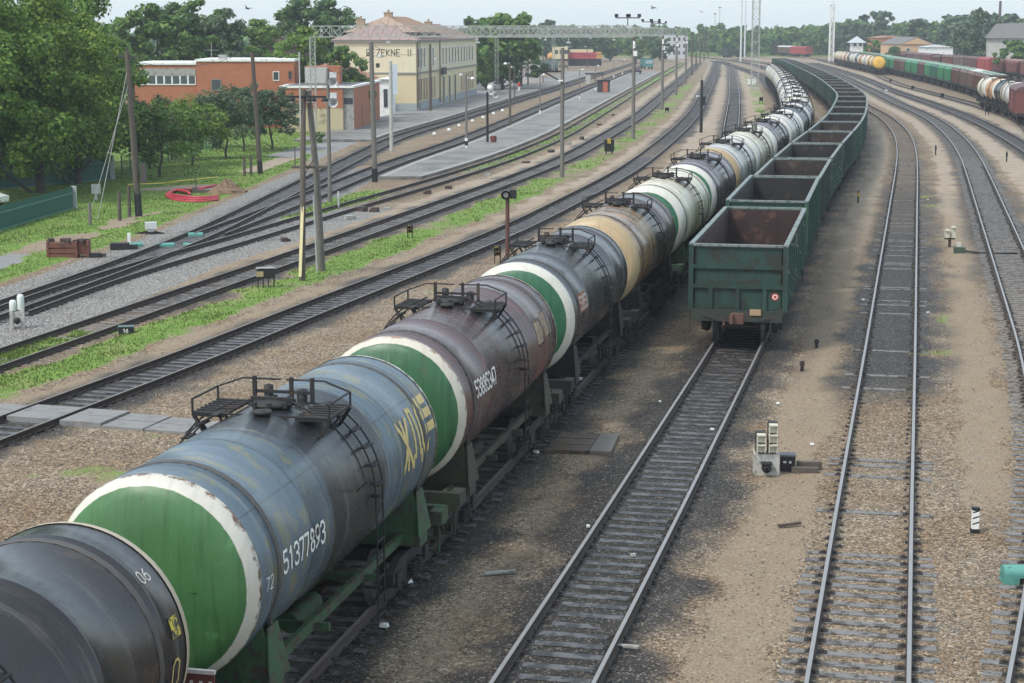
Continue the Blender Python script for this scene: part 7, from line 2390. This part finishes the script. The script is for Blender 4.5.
# ------------------------------------------------------------------ crossings and loose things
p0, p1, p2, p3 = [P(u, v, -0.1) for u, v in ((544, 449), (563, 431.7), (619, 433.7), (611, 451.5))]
t = thing('board_crossing', 'wet wooden board crossing between tank train and green-wagon track', 'board crossing', (p0.x, p0.y, 0))
BOARD = M('wet_boards', (0.115, 0.085, 0.06), 0.4, 0.3, 4, wear=(0.05, 0.04, 0.033), wear_amt=0.5, streak=0.2)
for i in range(3):
    f0, f1 = i / 3 + 0.01, (i + 1) / 3 - 0.01
    q = [p0.lerp(p1, f0), p0.lerp(p1, f1), p3.lerp(p2, f1), p3.lerp(p2, f0)]
    q = [q[0], q[1], q[1].lerp(q[2], 0.66), q[0].lerp(q[3], 0.66)]
    part(t, 'board', BOARD, lambda b: b.prism([Vector((v.x - p0.x, v.y - p0.y, 0)) for v in q], (0, 0, -0.2), (0, 0, -0.115 + 0.006 * i), 0))
q = [p0.lerp(p3, 0.675), p1.lerp(p2, 0.675), p2, p3]
part(t, 'end_slab', M('wet_end_slab', (0.16, 0.135, 0.11), 0.4, 0.25, 3), lambda b: b.prism([Vector((v.x - p0.x, v.y - p0.y, 0)) for v in q], (0, 0, -0.2), (0, 0, -0.1), 0))
SLAB = M('concrete_slab', (0.215, 0.21, 0.2), 0.75, 0.18, 1.2, wear=(0.17, 0.165, 0.16), wear_amt=0.5, bump=0.2)
t0 = T['t0']
d0 = P(60, 418, G).y
t = thing('slab_crossing', 'concrete slab footway crossing the empty track towards the tank train', 'slab crossing', (float(t0.X(d0)), d0, 0), -math.atan(float(np.interp(d0, t0.d, t0.sl))))
for x0, x1_, dz in ((-0.70, 0.70, -0.03), (0.92, 2.15, -0.04), (2.17, 3.4, -0.11), (3.42, 4.6, -0.14), (4.62, 5.7, -0.16), (-2.4, -0.92, -0.06)):
    for k in range(2):
        part(t, 'slab', SLAB, lambda b: b.bx(x0, x1_, -0.8 + k * 0.81 + random.uniform(-.03, .03), 0.0 + k * 0.81 - 0.02, -0.3, dz + random.uniform(-.008, .008)))
# litter
lit = [(660, 402, 0.08), (778, 404, 0.1), (733, 407, 0.1), (712, 430, 0.1), (588, 527, 0.09), (580, 380, 0.16), (536, 453, 0.12), (408, 583, 0.14), (384, 627, 0.14), (633, 556, 0.1), (863, 300, 0.1), (928, 200, 0.09), (928, 313, 0.1), (812, 445, 0.1), (983, 230, 0.1), (886, 91, 0.5), (698, 97, 0.5)]
for k, (u, v, s) in enumerate(lit):
    p = P(u, v, G + 0.03); b = MB(); b.box((0, 0, s * 0.25), (s, s * 0.7, s * 0.45), 0, Matrix.Rotation(random.uniform(0, 3), 3, 'Z')); b.box((s * 0.3, s * 0.1, s * 0.15), (s * 0.6, s * 0.5, s * 0.2), 0, Matrix.Rotation(random.uniform(0, 3), 3, 'Z'))
    o = b.build('litter_scrap', [WHITEP]); o.location = p
    tag(o, 'small crumpled white scrap lying on the ground', 'litter', 'white scraps of litter')
for u, v, L, h, lab in [(790, 527, 0.5, 0.3, 'rusty iron strip lying on the sand right of the middle track'), (500, 575, 0.6, 0.2, 'pale broken board lying near the wheels of the blue-grey wagon'), (628, 647, 0.35, -0.4, 'pale iron bar beside the nearest sleepers of the green-wagon track')]:
    p = P(u, v, G + 0.03); b = MB(); b.beam((-L / 2, 0, 0.03), (L / 2, h * L, 0.05), 0.09, 0.04); o = b.build('loose_bar', [IRONBROWN if u > 700 else CONC]); o.location = p
    tag(o, lab, 'loose bar')


# ------------------------------------------------------------------ a waiting person, birds
def person(label, u, v, top, legs_col, hair):
    p = P(u, v, 0.04)
    o = bpy.data.objects.new('person', None)
    me = bpy.data.meshes.new('person_body')
    V = [(0, 0, 0.95), (0, 0, 1.15), (0, 0.01, 1.38), (0, 0, 1.5), (0, -0.02, 1.62), (0, -0.02, 1.74),
         (-0.1, 0, 0.9), (-0.11, 0.01, 0.48), (-0.11, 0.04, 0.08), (-0.12, -0.12, 0.03),
         (0.1, 0, 0.9), (0.12, -0.04, 0.48), (0.12, -0.03, 0.08), (0.13, -0.19, 0.03),
         (-0.19, 0.01, 1.4), (-0.24, 0.03, 1.12), (-0.24, -0.04, 0.88), (-0.24, -0.06, 0.78),
         (0.19, 0.01, 1.4), (0.25, 0.02, 1.12), (0.24, -0.06, 0.88), (0.24, -0.08, 0.78)]
    Ed = [(0, 1), (1, 2), (2, 3), (3, 4), (4, 5), (0, 6), (6, 7), (7, 8), (8, 9), (0, 10), (10, 11), (11, 12), (12, 13), (2, 14), (14, 15), (15, 16), (16, 17), (2, 18), (18, 19), (19, 20), (20, 21)]
    rad = [0.15, 0.13, 0.15, 0.055, 0.095, 0.07, 0.085, 0.065, 0.045, 0.035, 0.085, 0.065, 0.045, 0.035, 0.06, 0.045, 0.035, 0.03, 0.06, 0.045, 0.035, 0.03]
    me.from_pydata(V, Ed, [])
    b = bpy.data.objects.new('person', me); COL.objects.link(b)
    md = b.modifiers.new('skin', 'SKIN')
    for i, r in enumerate(rad):
        me.skin_vertices[0].data[i].radius = (r, r * 0.8)
    me.skin_vertices[0].data[0].use_root = True
    b.modifiers.new('sub', 'SUBSURF').render_levels = 2
    me.materials.append(M('skin_tone', (0.45, 0.29, 0.21), 0.6, 0.05, 3))
    b.location = p
    part(b, 'jacket', top, lambda q: q.lathe_z([(0.2, 0.86), (0.19, 1.1), (0.22, 1.36), (0.17, 1.47), (0.08, 1.5)], (0, 0, 0), 14, 0, False))
    part(b, 'trousers', legs_col, lambda q: (q.pipe([(-0.1, 0, 0.92), (-0.11, 0.01, 0.48), (-0.11, 0.04, 0.1)], 0.115, 10, 0, False, 0.075), q.pipe([(0.1, 0, 0.92), (0.12, -0.04, 0.48), (0.12, -0.03, 0.1)], 0.115, 10, 0, False, 0.075)))
    for s in (-1, 1):
        part(b, 'sleeve', top, lambda q: q.pipe([(s * 0.17, 0.01, 1.42), (s * 0.245, 0.025, 1.12), (s * 0.24, -0.05, 0.88)], 0.078, 8, 0, True, 0.055))
    part(b, 'hair', hair, lambda q: q.sphere((0, 0.005, 1.72), 0.115, 12, 0, (0.95, 1.0, 0.85)))
    return tag(b, label, 'person')


person('person in a red jacket and white trousers standing on the station platform', 519, 91.5, REDP, WHITEP, BLACKP)


def bird(label, u, D, v, span, rz):
    b = MB()
    z = HT(D, v)
    b.pipe([(0, -0.24, 0), (0, -0.16, 0.01), (0, 0.0, 0), (0, 0.16, -0.01), (0, 0.3, 0)], 0.055, 8, 0)
    for s in (-1, 1):
        b.add([(s * 0.02, -0.08, 0.02), (s * 0.02, 0.1, 0.02), (s * span * 0.28, 0.06, 0.14), (s * span * 0.28, -0.1, 0.15), (s * span * 0.5, 0.12, 0.06),
               (s * 0.02, -0.08, 0.0), (s * 0.02, 0.1, 0.0), (s * span * 0.28, 0.06, 0.125), (s * span * 0.28, -0.1, 0.135)], [(0, 1, 2, 3), (3, 2, 4), (6, 5, 8, 7), (7, 8, 4), (0, 3, 8, 5), (1, 6, 7, 2)], 0)
    b.add([(-0.03, 0.2, 0), (0.03, 0.2, 0), (0.09, 0.42, 0.01), (-0.09, 0.42, 0.01)], [(0, 1, 2, 3)], 0)
    o = b.build('bird', [M('bird_dark', (0.05, 0.05, 0.055), 0.8)])
    o.location = (XU(D, u, z), D, z); o.rotation_euler = (0.15, 0.35, rz)
    tag(o, label, 'bird')


bird('dark bird flying above the trees at the left', 247.5, 130, 8.5, 0.8, 0.6)
bird('pale distant bird with bent wings high above the gantries', 653, 180, 8, 0.9, -0.7)
bird('tiny far bird to the right of the bird above the gantries', 701.5, 260, 12, 0.9, 0.2)
# a few sagging wires
WIRE = M('overhead_wire', (0.06, 0.06, 0.06), 0.7)
GP = [(P(u, v).x, P(u, v).y, HT(P(u, v).y, y)) for u, v, y in ((633, 139, 40), (662, 110, 38), (676, 95.5, 37), (685.5, 84, 36))]
for k, (a, c, lab) in enumerate([((P(139, 216.5, G).x - 0.9, P(139, 216.5).y, HT(P(139, 216.5).y, 54)), (P(260.5, 174.5, G).x - 0.9, P(260.5, 174.5).y, HT(P(260.5, 174.5).y, 54)), 'thin overhead wire between the two black-footed poles on the lawn'), ((P(375, 182).x, P(375, 182).y, HT(P(375, 182).y, 46)), (P(430.5, 111).x, P(430.5, 111).y, HT(P(430.5, 111).y, 47)), 'thin overhead wire leading to the dark post at the station'),
        (GP[0], GP[1], 'sagging wire from the nearest gantry post to the second'), (GP[1], GP[2], 'sagging wire from the second gantry post to the third'), (GP[2], GP[3], 'sagging wire from the third gantry post to the fourth'),
        ((P(562, 177.5).x, P(562, 177.5).y, HT(P(562, 177.5).y, 50)), GP[0], 'sagging wire from the bracket post on the platform edge to the nearest gantry'),
        ((cx, cy, G + Ht - 0.1), (P(330, 202.5).x, P(330, 202.5).y, HT(P(330, 202.5).y, 72)), 'short wire from the A-shaped poles to the loudspeaker post'),
        ((P(330, 202.5).x, P(330, 202.5).y, HT(P(330, 202.5).y, 70)), (P(375, 182).x, P(375, 182).y, HT(P(375, 182).y, 45)), 'wire from the loudspeaker post up to the grey-brown post')]):
    a = Vector(a); c = Vector(c); b = MB()
    b.pipe([a.lerp(c, i / 10) - Vector((0, 0, 0.8 * 4 * (i / 10) * (1 - i / 10))) for i in range(11)], 0.016, 4); o = b.build('overhead_wire', [WIRE]); tag(o, lab, 'wire')

# ------------------------------------------------------------------ camera, sky, light
cam = bpy.data.cameras.new('camera')
cam.sensor_width = 36; cam.lens = FL / 1024 * 36
cam.clip_start = 0.1; cam.clip_end = 20000
co = bpy.data.objects.new('camera', cam); COL.objects.link(co)
co.location = (0, 0, CH); co.rotation_euler = (PI / 2 - TH, 0, 0)
SC.camera = co
SUN_EL, SUN_AZ = R_(52), R_(-128)          # azimuth from +Y (view direction) clockwise; sun behind on the left
w = bpy.data.worlds.new('World'); SC.world = w; w.use_nodes = True
nt = w.node_tree
bg = nt.nodes['Background']
sky = nt.nodes.new('ShaderNodeTexSky'); sky.sky_type = 'NISHITA'; sky.sun_disc = False
sky.sun_elevation = SUN_EL; sky.sun_rotation = SUN_AZ; sky.altitude = 0; sky.air_density = 1.0; sky.dust_density = 2.0; sky.ozone_density = 1.0
mxn = nt.nodes.new('ShaderNodeMix'); mxn.data_type = 'RGBA'     # thin bright overcast over the clear sky
mxn.inputs[0].default_value = 0.62; mxn.inputs[7].default_value = (3.9, 4.5, 4.9, 1)
nt.links.new(sky.outputs[0], mxn.inputs[6]); nt.links.new(mxn.outputs[2], bg.inputs[0]); bg.inputs[1].default_value = 0.15
sl = bpy.data.lights.new('sun', 'SUN'); sl.energy = 1.5; sl.angle = R_(12); sl.color = (1, 0.96, 0.9)
so = bpy.data.objects.new('sun', sl); COL.objects.link(so)
sd = Vector((math.sin(SUN_AZ) * math.cos(SUN_EL), math.cos(SUN_AZ) * math.cos(SUN_EL), math.sin(SUN_EL)))
so.rotation_euler = sd.to_track_quat('Z', 'Y').to_euler()
so.location = sd * 300
VS = SC.view_settings
VS.view_transform = 'Standard'; VS.look = 'None'; VS.gamma = 1; VS.use_curve_mapping = False; VS.exposure = 0.85
HAZE = True
if HAZE:
    b = MB(); b.bx(-420, 420, -40, 1000, -2, 42)
    t = NT('air_haze')
    vp = t.node('ShaderNodeVolumePrincipled')
    vp.inputs['Color'].default_value = (0.86, 0.92, 0.97, 1); vp.inputs['Density'].default_value = 0.00032; vp.inputs['Anisotropy'].default_value = 0.2
    for l in list(t.out.inputs['Surface'].links): t.t.links.remove(l)
    t.t.links.new(vp.outputs[0], t.out.inputs['Volume'])
    tag(b.build('haze', [t.mat]), kind='stuff')
SC.cycles.volume_max_steps = 64
SC.cycles.use_denoising = True
SC.cycles.max_bounces = 6; SC.cycles.diffuse_bounces = 3; SC.cycles.glossy_bounces = 2; SC.cycles.transmission_bounces = 3; SC.cycles.volume_bounces = 0; SC.cycles.transparent_max_bounces = 4
